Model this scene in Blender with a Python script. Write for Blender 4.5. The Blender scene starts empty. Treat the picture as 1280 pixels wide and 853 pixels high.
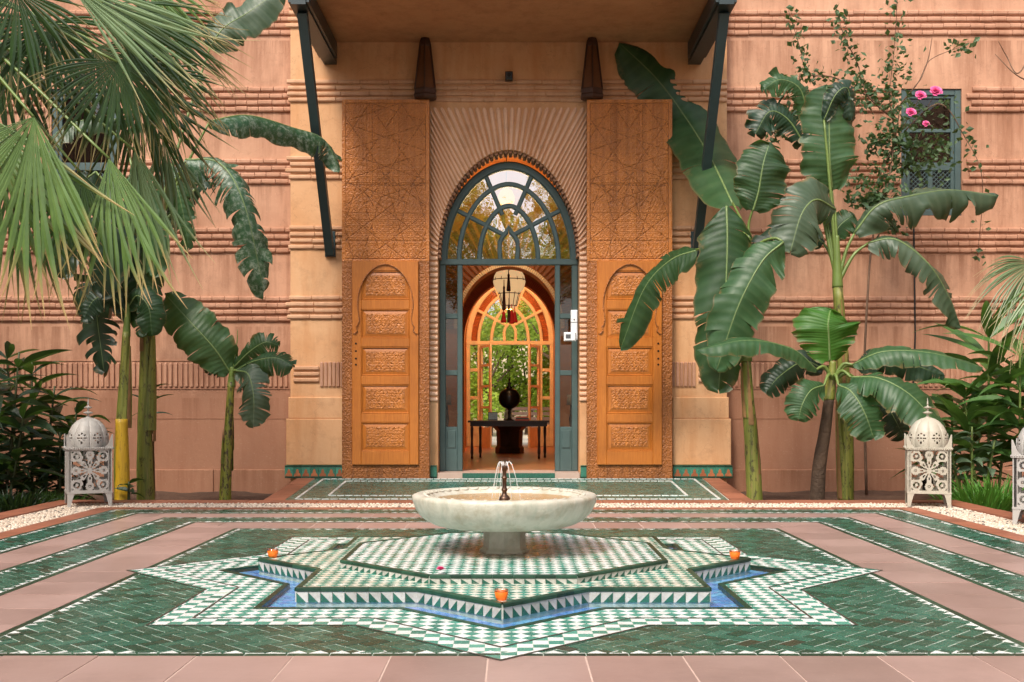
import bpy, math, random
from mathutils import Vector, Matrix, noise
random.seed(7)
PI = math.pi
R_ = math.radians
SC = bpy.context.scene
COL = SC.collection

# ------------------------------------------------------------------ camera, sky, sun, exposure
FPX, CX, HZ = 1345.0, 0.045, 505.0
cam = bpy.data.cameras.new('camera')
cam.sensor_width = 36.0
cam.lens = 36.0 * FPX / 1280.0
cam.shift_y = (HZ - 426.5) / 1280.0
cam.clip_end = 900
cam_o = bpy.data.objects.new('camera', cam)
COL.objects.link(cam_o)
cam_o.location = (CX, 0, 1.0)
cam_o.rotation_euler = (PI / 2, 0, 0)
SC.camera = cam_o

SUN_EL, SUN_AZ = 50.0, 205.0          # azimuth clockwise from +Y
w = bpy.data.worlds.new('World')
SC.world = w
w.use_nodes = True
wn = w.node_tree
wn.nodes.clear()
sky = wn.nodes.new('ShaderNodeTexSky')
sky.sky_type = 'NISHITA'
sky.sun_disc = False
sky.sun_elevation = R_(SUN_EL)
sky.sun_rotation = R_(SUN_AZ)
sky.air_density = 1.0
sky.dust_density = 4.0
sky.ozone_density = 1.0
hs = wn.nodes.new('ShaderNodeHueSaturation')
hs.inputs['Saturation'].default_value = 0.35
bg = wn.nodes.new('ShaderNodeBackground')
bg.inputs[1].default_value = 0.15
wo = wn.nodes.new('ShaderNodeOutputWorld')
wn.links.new(sky.outputs[0], hs.inputs['Color'])
wn.links.new(hs.outputs[0], bg.inputs[0])
wn.links.new(bg.outputs[0], wo.inputs[0])

sun = bpy.data.lights.new('sun', 'SUN')
sun.energy = 1.7
sun.angle = R_(11)
sun.color = (1.0, 0.88, 0.72)
sun_o = bpy.data.objects.new('sun', sun)
COL.objects.link(sun_o)
el, az = R_(SUN_EL), R_(SUN_AZ)
sd = Vector((math.sin(az) * math.cos(el), math.cos(az) * math.cos(el), math.sin(el)))
sun_o.rotation_euler = sd.to_track_quat('Z', 'Y').to_euler()
SC.view_settings.view_transform = 'Standard'
SC.view_settings.look = 'None'
SC.view_settings.gamma = 1.0
SC.view_settings.exposure = 0.80
try:
    SC.cycles.max_bounces = 10
    SC.cycles.transparent_max_bounces = 24
except Exception:
    pass


def W(u, v, Y):
    """A point of the place from where it is seen at depth Y."""
    return Vector(((u - 640.0) / FPX * Y + CX, Y, 1.0 - (v - HZ) / FPX * Y))


# ------------------------------------------------------------------ materials
MATS = {}


def base_nodes(name):
    m = bpy.data.materials.new(name)
    m.use_nodes = True
    nt = m.node_tree
    p = nt.nodes['Principled BSDF']
    return m, nt, p


def N(nt, t, **kw):
    n = nt.nodes.new(t)
    for k, v in kw.items():
        if k in n.inputs:
            n.inputs[k].default_value = v
        else:
            setattr(n, k, v)
    return n


def mixc(nt, a, b, f, mode='MIX'):
    n = nt.nodes.new('ShaderNodeMix')
    n.data_type = 'RGBA'
    n.blend_type = mode
    for s, val in ((0, f), (6, a), (7, b)):
        if hasattr(val, 'is_linked') or hasattr(val, 'links'):
            nt.links.new(val, n.inputs[s])
        elif s == 0:
            n.inputs[0].default_value = val
        else:
            n.inputs[s].default_value = (*val[:3], 1)
    return n.outputs[2]


def ramp(nt, src, stops):
    r = nt.nodes.new('ShaderNodeValToRGB')
    e = r.color_ramp.elements
    while len(e) < len(stops):
        e.new(0.5)
    for i, (p, c) in enumerate(stops):
        e[i].position = p
        e[i].color = (c, c, c, 1) if isinstance(c, (int, float)) else (*c, 1)
    nt.links.new(src, r.inputs[0])
    return r.outputs[0]


def coords(nt, kind='Object', scale=(1, 1, 1)):
    tc = nt.nodes.new('ShaderNodeTexCoord')
    mp = nt.nodes.new('ShaderNodeMapping')
    mp.inputs['Scale'].default_value = scale
    nt.links.new(tc.outputs[kind], mp.inputs[0])
    return mp.outputs[0]


def geo_pos(nt, scale=(1, 1, 1)):
    g = nt.nodes.new('ShaderNodeNewGeometry')
    mp = nt.nodes.new('ShaderNodeMapping')
    mp.inputs['Scale'].default_value = scale
    nt.links.new(g.outputs['Position'], mp.inputs[0])
    return mp.outputs[0]


def noise_n(nt, vec, scale, detail=4, rough=0.55, dist=0.0):
    n = N(nt, 'ShaderNodeTexNoise', Scale=scale, Detail=detail, Roughness=rough, Distortion=dist)
    nt.links.new(vec, n.inputs['Vector'])
    return n.outputs['Fac']


def bump(nt, p, src, strength=0.3, dist=0.01):
    b = N(nt, 'ShaderNodeBump', Strength=strength, Distance=dist)
    nt.links.new(src, b.inputs['Height'])
    prev = p.inputs['Normal']
    if prev.is_linked:
        nt.links.new(prev.links[0].from_socket, b.inputs['Normal'])
    nt.links.new(b.outputs[0], p.inputs['Normal'])


def var_source(nt):
    """0..1 per piece: the face attribute var plus the object's own random number."""
    a = nt.nodes.new('ShaderNodeAttribute')
    a.attribute_name = 'var'
    o = nt.nodes.new('ShaderNodeObjectInfo')
    s = N(nt, 'ShaderNodeMath', operation='ADD')
    nt.links.new(a.outputs['Fac'], s.inputs[0])
    nt.links.new(o.outputs['Random'], s.inputs[1])
    f = N(nt, 'ShaderNodeMath', operation='FRACT')
    nt.links.new(s.outputs[0], f.inputs[0])
    return f.outputs[0]


def simple(name, col, rough=0.6, metal=0.0, nscale=8, var=0.25, bscale=60, bstr=0.15, bdist=0.003, spec=0.5, pos=True, coat=0.0, tone=None, ov=0.0):
    if name in MATS:
        return MATS[name]
    m, nt, p = base_nodes(name)
    v = geo_pos(nt) if pos else coords(nt)
    n1 = noise_n(nt, v, nscale, 5)
    dark = tuple(c * (1 - var) for c in col)
    lite = tuple(min(1, c * (1 + var)) for c in (tone or col))
    c = mixc(nt, dark, lite, n1)
    if ov:
        oi = nt.nodes.new('ShaderNodeObjectInfo')
        c = mixc(nt, c, tuple(x * 0.45 for x in col), mixf(nt, oi.outputs['Random'], ov))
        st = noise_n(nt, geo_pos(nt), 1.1, 6, 0.7)
        c = mixc(nt, c, tuple(x * 0.5 for x in col), ramp(nt, st, [(0.50, 0.0), (0.68, 0.45)]))
        sp = noise_n(nt, geo_pos(nt), 55, 3, 0.6)
        c = mixc(nt, c, tuple(min(1, x * 1.35) for x in col), ramp(nt, sp, [(0.62, 0.0), (0.72, 0.4)]))
    nt.links.new(c, p.inputs['Base Color'])
    p.inputs['Roughness'].default_value = rough
    p.inputs['Metallic'].default_value = metal
    p.inputs['Specular IOR Level'].default_value = spec
    p.inputs['Coat Weight'].default_value = coat
    if bstr > 0:
        bump(nt, p, noise_n(nt, v, bscale, 3), bstr, bdist)
    MATS[name] = m
    return m


def plaster(name, c1, c2, stain, bstr=0.35, low=False):
    m, nt, p = base_nodes(name)
    v = geo_pos(nt)
    vs = geo_pos(nt, (2.6, 2.6, 0.35))
    big = noise_n(nt, v, 0.7, 5, 0.6, 0.6)
    c = mixc(nt, c1, c2, ramp(nt, big, [(0.35, 0.0), (0.65, 1.0)]))
    st = noise_n(nt, vs, 1.6, 6, 0.65)
    c = mixc(nt, c, stain, ramp(nt, st, [(0.45, 0.0), (0.70, 0.65)]))
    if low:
        # ragged darker brown towards the bottom, on the lowest courses
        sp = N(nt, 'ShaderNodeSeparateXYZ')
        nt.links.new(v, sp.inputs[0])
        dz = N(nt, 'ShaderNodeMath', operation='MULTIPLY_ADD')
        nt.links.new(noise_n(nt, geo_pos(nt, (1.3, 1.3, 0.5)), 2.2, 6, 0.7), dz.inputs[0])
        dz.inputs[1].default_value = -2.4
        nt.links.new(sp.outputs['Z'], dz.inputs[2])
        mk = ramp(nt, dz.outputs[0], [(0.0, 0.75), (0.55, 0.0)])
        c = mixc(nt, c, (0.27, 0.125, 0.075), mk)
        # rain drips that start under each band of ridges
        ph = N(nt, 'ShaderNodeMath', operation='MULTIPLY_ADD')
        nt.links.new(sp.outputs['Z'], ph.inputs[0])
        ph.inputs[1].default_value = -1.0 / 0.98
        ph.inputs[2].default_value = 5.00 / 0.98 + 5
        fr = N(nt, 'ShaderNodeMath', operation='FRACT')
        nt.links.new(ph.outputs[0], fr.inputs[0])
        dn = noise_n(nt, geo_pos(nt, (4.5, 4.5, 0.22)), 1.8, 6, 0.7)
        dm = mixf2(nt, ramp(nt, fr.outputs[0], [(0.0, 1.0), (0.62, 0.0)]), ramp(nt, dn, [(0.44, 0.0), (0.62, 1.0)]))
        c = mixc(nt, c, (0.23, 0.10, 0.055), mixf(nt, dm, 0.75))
    blot = noise_n(nt, v, 4.5, 6, 0.7)
    c = mixc(nt, c, tuple(x * 0.62 for x in c1), ramp(nt, blot, [(0.52, 0.0), (0.72, 0.45)]))
    fine = noise_n(nt, v, 45, 3)
    c = mixc(nt, c, (1, 0.85, 0.7), ramp(nt, fine, [(0.62, 0.0), (0.8, 0.12)]))
    # hairline cracks
    cr = N(nt, 'ShaderNodeTexVoronoi', Scale=1.3, feature='DISTANCE_TO_EDGE')
    wv = nt.nodes.new('ShaderNodeVectorMath')
    wv.operation = 'ADD'
    nn = N(nt, 'ShaderNodeTexNoise', Scale=3.0, Detail=5)
    nt.links.new(v, nn.inputs['Vector'])
    nt.links.new(v, wv.inputs[0])
    nt.links.new(nn.outputs['Color'], wv.inputs[1])
    nt.links.new(wv.outputs[0], cr.inputs['Vector'])
    crf = ramp(nt, cr.outputs['Distance'], [(0.0, 1.0), (0.006, 0.0)])
    c = mixc(nt, c, tuple(x * 0.45 for x in c1), mixf(nt, crf, 0.35))
    if 'ridge' in name:
        oi = nt.nodes.new('ShaderNodeObjectInfo')
        c = mixc(nt, c, stain, mixf(nt, oi.outputs['Random'], 0.22))
    nt.links.new(c, p.inputs['Base Color'])
    p.inputs['Roughness'].default_value = 0.82
    p.inputs['Specular IOR Level'].default_value = 0.3
    bump(nt, p, noise_n(nt, v, 28, 6, 0.7), bstr, 0.006)
    bump(nt, p, noise_n(nt, v, 3.0, 3), 0.4, 0.03)
    MATS[name] = m
    return m


def mixf2(nt, a, b):
    n = N(nt, 'ShaderNodeMath', operation='MULTIPLY')
    nt.links.new(a, n.inputs[0])
    nt.links.new(b, n.inputs[1])
    return n.outputs[0]


def mixf(nt, src, k):
    n = N(nt, 'ShaderNodeMath', operation='MULTIPLY')
    nt.links.new(src, n.inputs[0])
    n.inputs[1].default_value = k
    return n.outputs[0]


def glaze(name, stops, rough=0.16, wear=(0.3, 0.26, 0.2), wearamt=0.35, bstr=0.25):
    """Hand-cut glazed tile: every piece its own tone, a little chipped and worn."""
    m, nt, p = base_nodes(name)
    v = geo_pos(nt)
    c = ramp(nt, var_source(nt), stops)
    n1 = noise_n(nt, v, 22, 5, 0.65)
    c = mixc(nt, c, tuple(x * 0.6 for x in stops[0][1]), ramp(nt, n1, [(0.45, 0.0), (0.7, 0.5)]))
    n2 = noise_n(nt, v, 75, 3, 0.6)
    wr = ramp(nt, n2, [(0.63, 0.0), (0.70, 1.0)])
    c = mixc(nt, c, wear, mixf(nt, wr, wearamt))
    if name in ('white_glaze', 'checker_green_glaze'):
        # rust and lime run-off round the foot of the fountain
        sb_ = nt.nodes.new('ShaderNodeVectorMath')
        sb_.operation = 'DISTANCE'
        nt.links.new(v, sb_.inputs[0])
        sb_.inputs[1].default_value = (0.0, 6.45, 0.117)
        ad_ = N(nt, 'ShaderNodeMath', operation='MULTIPLY_ADD')
        nt.links.new(noise_n(nt, v, 7, 5, 0.7), ad_.inputs[0])
        ad_.inputs[1].default_value = 0.55
        nt.links.new(sb_.outputs['Value'], ad_.inputs[2])
        c = mixc(nt, c, (0.26, 0.14, 0.055), ramp(nt, ad_.outputs[0], [(0.42, 0.85), (0.66, 0.0)]))
    nt.links.new(c, p.inputs['Base Color'])
    rr = ramp(nt, n1, [(0.3, rough), (0.7, rough + 0.22)])
    nt.links.new(rr, p.inputs['Roughness'])
    p.inputs['Specular IOR Level'].default_value = 0.5
    bump(nt, p, noise_n(nt, v, 18, 4), bstr, 0.004)
    MATS[name] = m
    return m


def leafmat(name, c_dark, c_light, vein, rough=0.48, trans=0.28, stripes=120, tip=None, dust=0.0):
    m, nt, p = base_nodes(name)
    uv = nt.nodes.new('ShaderNodeUVMap')
    sep = nt.nodes.new('ShaderNodeSeparateXYZ')
    nt.links.new(uv.outputs[0], sep.inputs[0])
    v = geo_pos(nt)
    n1 = noise_n(nt, v, 3.2, 4, 0.6)
    c = mixc(nt, c_dark, c_light, ramp(nt, n1, [(0.35, 0.0), (0.68, 1.0)]))
    oi = nt.nodes.new('ShaderNodeObjectInfo')
    c = mixc(nt, c, c_light, mixf(nt, oi.outputs['Random'], 0.35))
    # lateral veins, v runs along the leaf
    mul = N(nt, 'ShaderNodeMath', operation='MULTIPLY')
    nt.links.new(sep.outputs['Y'], mul.inputs[0])
    mul.inputs[1].default_value = stripes
    sn = N(nt, 'ShaderNodeMath', operation='SINE')
    nt.links.new(mul.outputs[0], sn.inputs[0])
    st = ramp(nt, sn.outputs[0], [(0.0, 0.0), (1.0, 1.0)])
    c = mixc(nt, c, vein, mixf(nt, st, 0.16))
    # pale band along the rib: u = 0 at the rib, 1 at the edge
    rb = ramp(nt, sep.outputs['X'], [(0.0, 1.0), (0.05, 0.0)])
    c = mixc(nt, c, vein, rb)
    eg = ramp(nt, sep.outputs['X'], [(0.93, 0.0), (1.0, 0.7)])
    c = mixc(nt, c, (0.20, 0.12, 0.05), mixf(nt, eg, 0.9))
    bt = noise_n(nt, v, 7, 5, 0.7)
    c = mixc(nt, c, (0.19, 0.13, 0.05), mixf2(nt, ramp(nt, bt, [(0.56, 0.0), (0.64, 1.0)]), ramp(nt, sep.outputs['X'], [(0.72, 0.0), (0.95, 0.8)])))
    sp = noise_n(nt, v, 38, 4, 0.7)
    c = mixc(nt, c, (0.20, 0.15, 0.07), ramp(nt, sp, [(0.66, 0.0), (0.74, 0.6)]))
    if dust:
        ds = noise_n(nt, v, 17, 7, 0.8)
        c = mixc(nt, c, (0.36, 0.42, 0.34), ramp(nt, ds, [(0.48, 0.0), (0.66, dust)]))
    if tip:
        tp = ramp(nt, sep.outputs['Y'], [(0.72, 0.0), (0.95, 1.0)])
        c = mixc(nt, c, tip, tp)
    nt.links.new(c, p.inputs['Base Color'])
    p.inputs['Roughness'].default_value = rough
    bump(nt, p, sn.outputs[0], 0.28, 0.004)
    bump(nt, p, n1, 0.2, 0.02)
    tr = nt.nodes.new('ShaderNodeBsdfTranslucent')
    tcol = mixc(nt, c, (0.25, 0.5, 0.05), 0.4)
    nt.links.new(tcol, tr.inputs[0])
    mx = nt.nodes.new('ShaderNodeMixShader')
    mx.inputs[0].default_value = trans
    nt.links.new(p.outputs[0], mx.inputs[1])
    nt.links.new(tr.outputs[0], mx.inputs[2])
    nt.links.new(mx.outputs[0], nt.nodes['Material Output'].inputs[0])
    MATS[name] = m
    return m


def clear(name, tint, refl, rough=0.0, wav=0.0, wscale=6):
    """A thin transparent sheet that also mirrors: window glass, still water."""
    m, nt, p = base_nodes(name)
    nt.nodes.remove(p)
    t = nt.nodes.new('ShaderNodeBsdfTransparent')
    t.inputs[0].default_value = (*tint, 1)
    g = nt.nodes.new('ShaderNodeBsdfGlossy')
    g.inputs['Roughness'].default_value = rough
    fr = nt.nodes.new('ShaderNodeFresnel')
    fr.inputs[0].default_value = 1.4
    ad = N(nt, 'ShaderNodeMath', operation='ADD')
    ad.use_clamp = True
    nt.links.new(fr.outputs[0], ad.inputs[0])
    ad.inputs[1].default_value = refl
    mx = nt.nodes.new('ShaderNodeMixShader')
    nt.links.new(ad.outputs[0], mx.inputs[0])
    nt.links.new(t.outputs[0], mx.inputs[1])
    nt.links.new(g.outputs[0], mx.inputs[2])
    if wav:
        v = geo_pos(nt)
        b = N(nt, 'ShaderNodeBump', Strength=wav, Distance=0.02)
        nt.links.new(noise_n(nt, v, wscale, 3), b.inputs['Height'])
        nt.links.new(b.outputs[0], g.inputs['Normal'])
        nt.links.new(b.outputs[0], fr.inputs['Normal'])
    nt.links.new(mx.outputs[0], nt.nodes['Material Output'].inputs[0])
    MATS[name] = m
    return m


def wood(name, c1, c2, rough=0.42, carve=0.0, cscale=40, cav=False):
    m, nt, p = base_nodes(name)
    v = geo_pos(nt, (14, 14, 1.2))
    v2 = geo_pos(nt)
    g = noise_n(nt, v, 3.0, 6, 0.6, 1.2)
    c = mixc(nt, c1, c2, ramp(nt, g, [(0.3, 0.0), (0.7, 1.0)]))
    n2 = noise_n(nt, v2, 1.7, 4)
    c = mixc(nt, c, tuple(x * 0.55 for x in c1), ramp(nt, n2, [(0.48, 0.0), (0.75, 0.5)]))
    if carve:
        vo = N(nt, 'ShaderNodeTexVoronoi', Scale=cscale, feature='SMOOTH_F1')
        wv = nt.nodes.new('ShaderNodeVectorMath')
        wv.operation = 'MULTIPLY_ADD'
        nn = N(nt, 'ShaderNodeTexNoise', Scale=14.0, Detail=2)
        nt.links.new(v2, nn.inputs['Vector'])
        nt.links.new(nn.outputs['Color'], wv.inputs[0])
        wv.inputs[1].default_value = (0.08, 0.08, 0.08)
        nt.links.new(v2, wv.inputs[2])
        nt.links.new(wv.outputs[0], vo.inputs['Vector'])
        bump(nt, p, vo.outputs['Distance'], carve, 0.02)
        c = mixc(nt, c, tuple(x * 0.45 for x in c1), ramp(nt, noise_n(nt, v2, 30, 4), [(0.45, 0.0), (0.7, 0.30)]))
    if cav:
        # crevice shade painted into the cuts of the carving, darker with depth
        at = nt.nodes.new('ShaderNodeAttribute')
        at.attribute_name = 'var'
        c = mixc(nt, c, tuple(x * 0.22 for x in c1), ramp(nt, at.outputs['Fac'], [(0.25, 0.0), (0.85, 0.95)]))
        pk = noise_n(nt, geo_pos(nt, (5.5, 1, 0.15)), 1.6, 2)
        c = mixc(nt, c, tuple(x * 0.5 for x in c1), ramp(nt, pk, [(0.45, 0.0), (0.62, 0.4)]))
    nt.links.new(c, p.inputs['Base Color'])
    p.inputs['Roughness'].default_value = rough
    bump(nt, p, g, 0.12, 0.003)
    MATS[name] = m
    return m


def stalkmat(name, c1, c2, patch=0.8, th=0.54):
    m, nt, p = base_nodes(name)
    st = noise_n(nt, geo_pos(nt, (22, 22, 0.8)), 2.0, 5, 0.6)
    c = mixc(nt, c1, c2, ramp(nt, st, [(0.35, 0.0), (0.65, 1.0)]))
    pt = noise_n(nt, geo_pos(nt, (9, 9, 3.5)), 2.4, 6, 0.75)
    c = mixc(nt, c, (0.035, 0.022, 0.012), ramp(nt, pt, [(th, 0.0), (th + 0.06, patch)]))
    dr = noise_n(nt, geo_pos(nt, (12, 12, 1.4)), 1.7, 5, 0.7)
    c = mixc(nt, c, (0.30, 0.20, 0.09), ramp(nt, dr, [(0.56, 0.0), (0.66, patch * 0.8)]))
    nt.links.new(c, p.inputs['Base Color'])
    p.inputs['Roughness'].default_value = 0.5
    bump(nt, p, st, 0.5, 0.008)
    bump(nt, p, pt, 0.4, 0.008)
    MATS[name] = m
    return m


def emit(name, col, k):
    m, nt, p = base_nodes(name)
    p.inputs['Base Color'].default_value = (*col, 1)
    p.inputs['Emission Color'].default_value = (*col, 1)
    p.inputs['Emission Strength'].default_value = k
    MATS[name] = m
    return m


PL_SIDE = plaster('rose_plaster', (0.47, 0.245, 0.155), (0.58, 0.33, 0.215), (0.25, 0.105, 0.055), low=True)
PL_PORTAL = plaster('peach_plaster', (0.613, 0.319, 0.155), (0.664, 0.386, 0.210), (0.521, 0.227, 0.084), 0.25)
PL_BRICK = plaster('ridge_plaster', (0.437, 0.223, 0.139), (0.554, 0.311, 0.210), (0.269, 0.118, 0.067), 0.5)
PL_PRIDGE = plaster('portal_ridge_plaster', (0.571, 0.319, 0.185), (0.655, 0.395, 0.252), (0.420, 0.202, 0.101), 0.4)
PL_ARCH = plaster('arch_ridge_plaster', (0.76, 0.47, 0.31), (0.82, 0.54, 0.38), (0.58, 0.30, 0.17), 0.5)
PL_ROOM = plaster('orange_plaster', (0.72, 0.30, 0.09), (0.78, 0.36, 0.12), (0.55, 0.2, 0.06), 0.2)
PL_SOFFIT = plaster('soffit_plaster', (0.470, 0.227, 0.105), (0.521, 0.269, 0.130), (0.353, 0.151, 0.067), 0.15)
BRICK_DARK = simple('dark_brick', (0.20, 0.085, 0.05), 0.85, nscale=14, var=0.4, bscale=60, bstr=0.4)
BRICK_RED = simple('orange_brick', (0.62, 0.16, 0.05), 0.8, nscale=14, var=0.3, bstr=0.3)
CREAM = simple('cream_plaster', (0.72, 0.58, 0.40), 0.7, var=0.12)
TEAL = simple('teal_paint', (0.052, 0.090, 0.090), 0.42, nscale=6, var=0.2, bscale=70, bstr=0.08, tone=(0.065, 0.107, 0.105))
TEAL_D = simple('dark_teal_paint', (0.018, 0.032, 0.036), 0.4, nscale=5, var=0.25, bstr=0.08)
WOOD = wood('cedar_wood', (0.400, 0.118, 0.016), (0.528, 0.180, 0.029), 0.36)
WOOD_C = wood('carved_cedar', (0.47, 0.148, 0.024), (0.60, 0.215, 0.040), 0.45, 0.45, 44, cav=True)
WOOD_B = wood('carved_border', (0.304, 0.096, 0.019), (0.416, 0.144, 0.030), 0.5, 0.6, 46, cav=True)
WOOD_DK = wood('dark_wood', (0.018, 0.010, 0.007), (0.035, 0.019, 0.012), 0.45)
LAMP_BR = simple('brown_lamp_metal', (0.055, 0.024, 0.014), 0.45, 0.3, nscale=12, var=0.4)
AMBER = simple('amber_lamp_glass', (0.11, 0.045, 0.02), 0.25, 0.0, nscale=5, var=0.3, bstr=0)
GREEN = glaze('green_glaze', [(0.0, (0.015, 0.052, 0.034)), (0.35, (0.024, 0.095, 0.065)), (0.7, (0.031, 0.129, 0.090)), (0.95, (0.047, 0.163, 0.120)), (0.99, (0.043, 0.047, 0.030))], 0.17, (0.258, 0.310, 0.258), 0.22)
GREEN_L = glaze('checker_green_glaze', [(0.0, (0.03, 0.19, 0.145)), (0.5, (0.06, 0.28, 0.215)), (1.0, (0.11, 0.38, 0.30))], 0.14)
WHITE_R = glaze('riser_white_glaze', [(0.0, (0.42, 0.41, 0.37)), (1.0, (0.58, 0.57, 0.53))], 0.25, (0.3, 0.25, 0.18), 0.4)
GREEN_R = glaze('riser_green_glaze', [(0.0, (0.012, 0.075, 0.050)), (1.0, (0.035, 0.15, 0.105))], 0.15)
GREEN_D = glaze('edging_green_glaze', [(0.0, (0.006, 0.030, 0.016)), (0.6, (0.012, 0.055, 0.030)), (1.0, (0.022, 0.08, 0.045))], 0.25, (0.10, 0.12, 0.07), 0.25)
WHITE_G = glaze('white_glaze', [(0.0, (0.68, 0.71, 0.70)), (0.3, (0.80, 0.82, 0.81)), (1.0, (0.84, 0.86, 0.86))], 0.15, (0.52, 0.46, 0.38), 0.2)
OCHRE_G = glaze('cream_glaze', [(0.0, (0.58, 0.55, 0.45)), (0.5, (0.68, 0.67, 0.58)), (1.0, (0.74, 0.74, 0.67))], 0.2, (0.34, 0.27, 0.18), 0.35)
TERRA_G = glaze('terracotta_glaze', [(0.0, (0.30, 0.09, 0.035)), (1.0, (0.42, 0.15, 0.06))], 0.35)
AQUA_G = glaze('aqua_glaze', [(0.0, (0.03, 0.15, 0.10)), (1.0, (0.06, 0.24, 0.17))], 0.2)
BLUE_G = glaze('blue_glaze', [(0.0, (0.12, 0.26, 0.66)), (0.4, (0.14, 0.42, 0.80)), (0.8, (0.24, 0.58, 0.84)), (1.0, (0.26, 0.32, 0.76))], 0.2, (0.2, 0.3, 0.5), 0.3)
PINK = simple('pink_paving', (0.37, 0.235, 0.205), 0.34, nscale=2.4, var=0.16, bscale=22, bstr=0.25, bdist=0.004, tone=(0.42, 0.29, 0.265), ov=0.42)
ORANGE_T = simple('red_brick_paving', (0.361, 0.133, 0.077), 0.5, nscale=7, var=0.3, bscale=40, bstr=0.3, ov=0.5)
GROUT = simple('pale_grout', (0.46, 0.52, 0.45), 0.85, nscale=20, var=0.3)
GROUT_B = simple('blue_grout', (0.10, 0.18, 0.36), 0.8)
GROUT_P = simple('pink_grout', (0.55, 0.40, 0.34), 0.85, nscale=20, var=0.25)
LINE_D = simple('dark_line', (0.06, 0.05, 0.035), 0.5, nscale=20, var=0.3)
PEBBLE = glaze('pebble_stone', [(0.0, (0.50, 0.40, 0.31)), (0.6, (0.66, 0.55, 0.45)), (0.86, (0.72, 0.62, 0.52)), (0.90, (0.10, 0.09, 0.08)), (1.0, (0.20, 0.16, 0.13))], 0.45, (0.3, 0.22, 0.15), 0.2)
MORTAR = simple('pebble_mortar', (0.40, 0.30, 0.23), 0.9, nscale=15, var=0.3)
SOIL = simple('soil', (0.085, 0.045, 0.028), 0.95, nscale=6, var=0.5, bscale=25, bstr=0.9, bdist=0.03)
GROUND = simple('packed_earth', (0.22, 0.15, 0.10), 0.95, nscale=1, var=0.3, bscale=12, bstr=0.5)
MARBLE = None
WATER = clear('pool_water', (0.95, 0.99, 1.0), -0.12, 0.02, 0.35, 14)
WATER_B = clear('basin_water', (0.93, 0.85, 0.68), -0.16, 0.05, 0.5, 26)
GLASS = clear('fan_glass', (0.42, 0.42, 0.34), 0.48, 0.0, 0.05, 5)
GLASS_S = clear('side_glass', (0.60, 0.60, 0.56), 0.03, 0.0, 0.05, 5)
GLASS_FAR = clear('clear_glass', (0.9, 0.9, 0.85), 0.02)
BLACK = simple('black_plastic', (0.012, 0.012, 0.013), 0.35, bstr=0)
WHITE_P = simple('white_plastic', (0.78, 0.79, 0.82), 0.4, var=0.05, bstr=0)
LANT = simple('white_painted_metal', (0.370, 0.353, 0.335), 0.5, nscale=9, var=0.14, bscale=50, bstr=0.12, tone=(0.430, 0.413, 0.396))
LANT2 = simple('cream_painted_metal', (0.404, 0.370, 0.292), 0.5, nscale=9, var=0.14, bscale=50, bstr=0.12, tone=(0.464, 0.430, 0.361))
BRONZE = simple('bronze', (0.11, 0.065, 0.045), 0.35, 0.8, nscale=20, var=0.5)
JET = simple('falling_water', (0.90, 0.93, 0.95), 0.1, var=0.02, bstr=0)
BURNT = emit('glowing_orange_wax', (0.90, 0.17, 0.012), 0.08)
CUP = clear('votive_glass', (0.99, 0.95, 0.88), 0.03)
PETAL = simple('pink_petal', (0.90, 0.13, 0.34), 0.55, nscale=30, var=0.3, bstr=0)
STALK = stalkmat('banana_stalk', (0.112, 0.146, 0.026), (0.232, 0.232, 0.043))
STALK_S = stalkmat('spotted_stalk', (0.120, 0.146, 0.017), (0.258, 0.249, 0.034), 1.0, 0.50)
STALK_Y = stalkmat('yellow_stalk', (0.430, 0.258, 0.017), (0.568, 0.361, 0.017), .35)
STALK_B = simple('brown_stalk', (0.055, 0.032, 0.018), 0.85, nscale=9, var=0.6, bscale=30, bstr=0.9, bdist=0.02)
PETI = simple('petiole_green', (0.13, 0.19, 0.045), 0.4, nscale=6, var=0.3, bstr=0.1)
RIB = simple('leaf_rib', (0.15, 0.22, 0.075), 0.45, nscale=6, var=0.2, bstr=0)
LF = leafmat('banana_leaf', (0.009, 0.034, 0.012), (0.021, 0.073, 0.022), (0.077, 0.146, 0.052))
LF_G = leafmat('grey_banana_leaf', (0.034, 0.069, 0.036), (0.069, 0.107, 0.065), (0.138, 0.181, 0.112), 0.45, 0.2)
LF_B = leafmat('young_banana_leaf', (0.030, 0.129, 0.014), (0.056, 0.189, 0.022), (0.189, 0.361, 0.086), 0.45, 0.4)
LF_M = leafmat('mid_banana_leaf', (0.021, 0.065, 0.022), (0.041, 0.112, 0.040), (0.112, 0.181, 0.077), 0.46, 0.25)
LF_D = leafmat('dark_banana_leaf', (0.007, 0.022, 0.012), (0.014, 0.043, 0.021), (0.034, 0.069, 0.026), 0.45, 0.12)
LF_W = leafmat('spotted_banana_leaf', (0.012, 0.050, 0.022), (0.030, 0.095, 0.042), (0.10, 0.16, 0.07), 0.4, 0.15, dust=0.75)
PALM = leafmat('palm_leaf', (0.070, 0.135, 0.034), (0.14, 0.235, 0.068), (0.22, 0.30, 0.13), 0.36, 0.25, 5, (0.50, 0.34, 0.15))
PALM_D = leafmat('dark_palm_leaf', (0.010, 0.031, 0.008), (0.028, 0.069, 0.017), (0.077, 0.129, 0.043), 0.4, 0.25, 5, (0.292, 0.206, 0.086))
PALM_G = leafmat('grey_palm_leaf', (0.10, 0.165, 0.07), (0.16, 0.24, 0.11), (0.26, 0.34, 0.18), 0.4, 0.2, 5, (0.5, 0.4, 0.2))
SHRUB = leafmat('shrub_leaf', (0.007, 0.019, 0.009), (0.019, 0.047, 0.019), (0.043, 0.077, 0.030), 0.4, 0.2, 20)
CORD = leafmat('cordyline_leaf', (0.030, 0.085, 0.022), (0.09, 0.20, 0.045), (0.10, 0.20, 0.07), 0.36, 0.25, 8)
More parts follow.
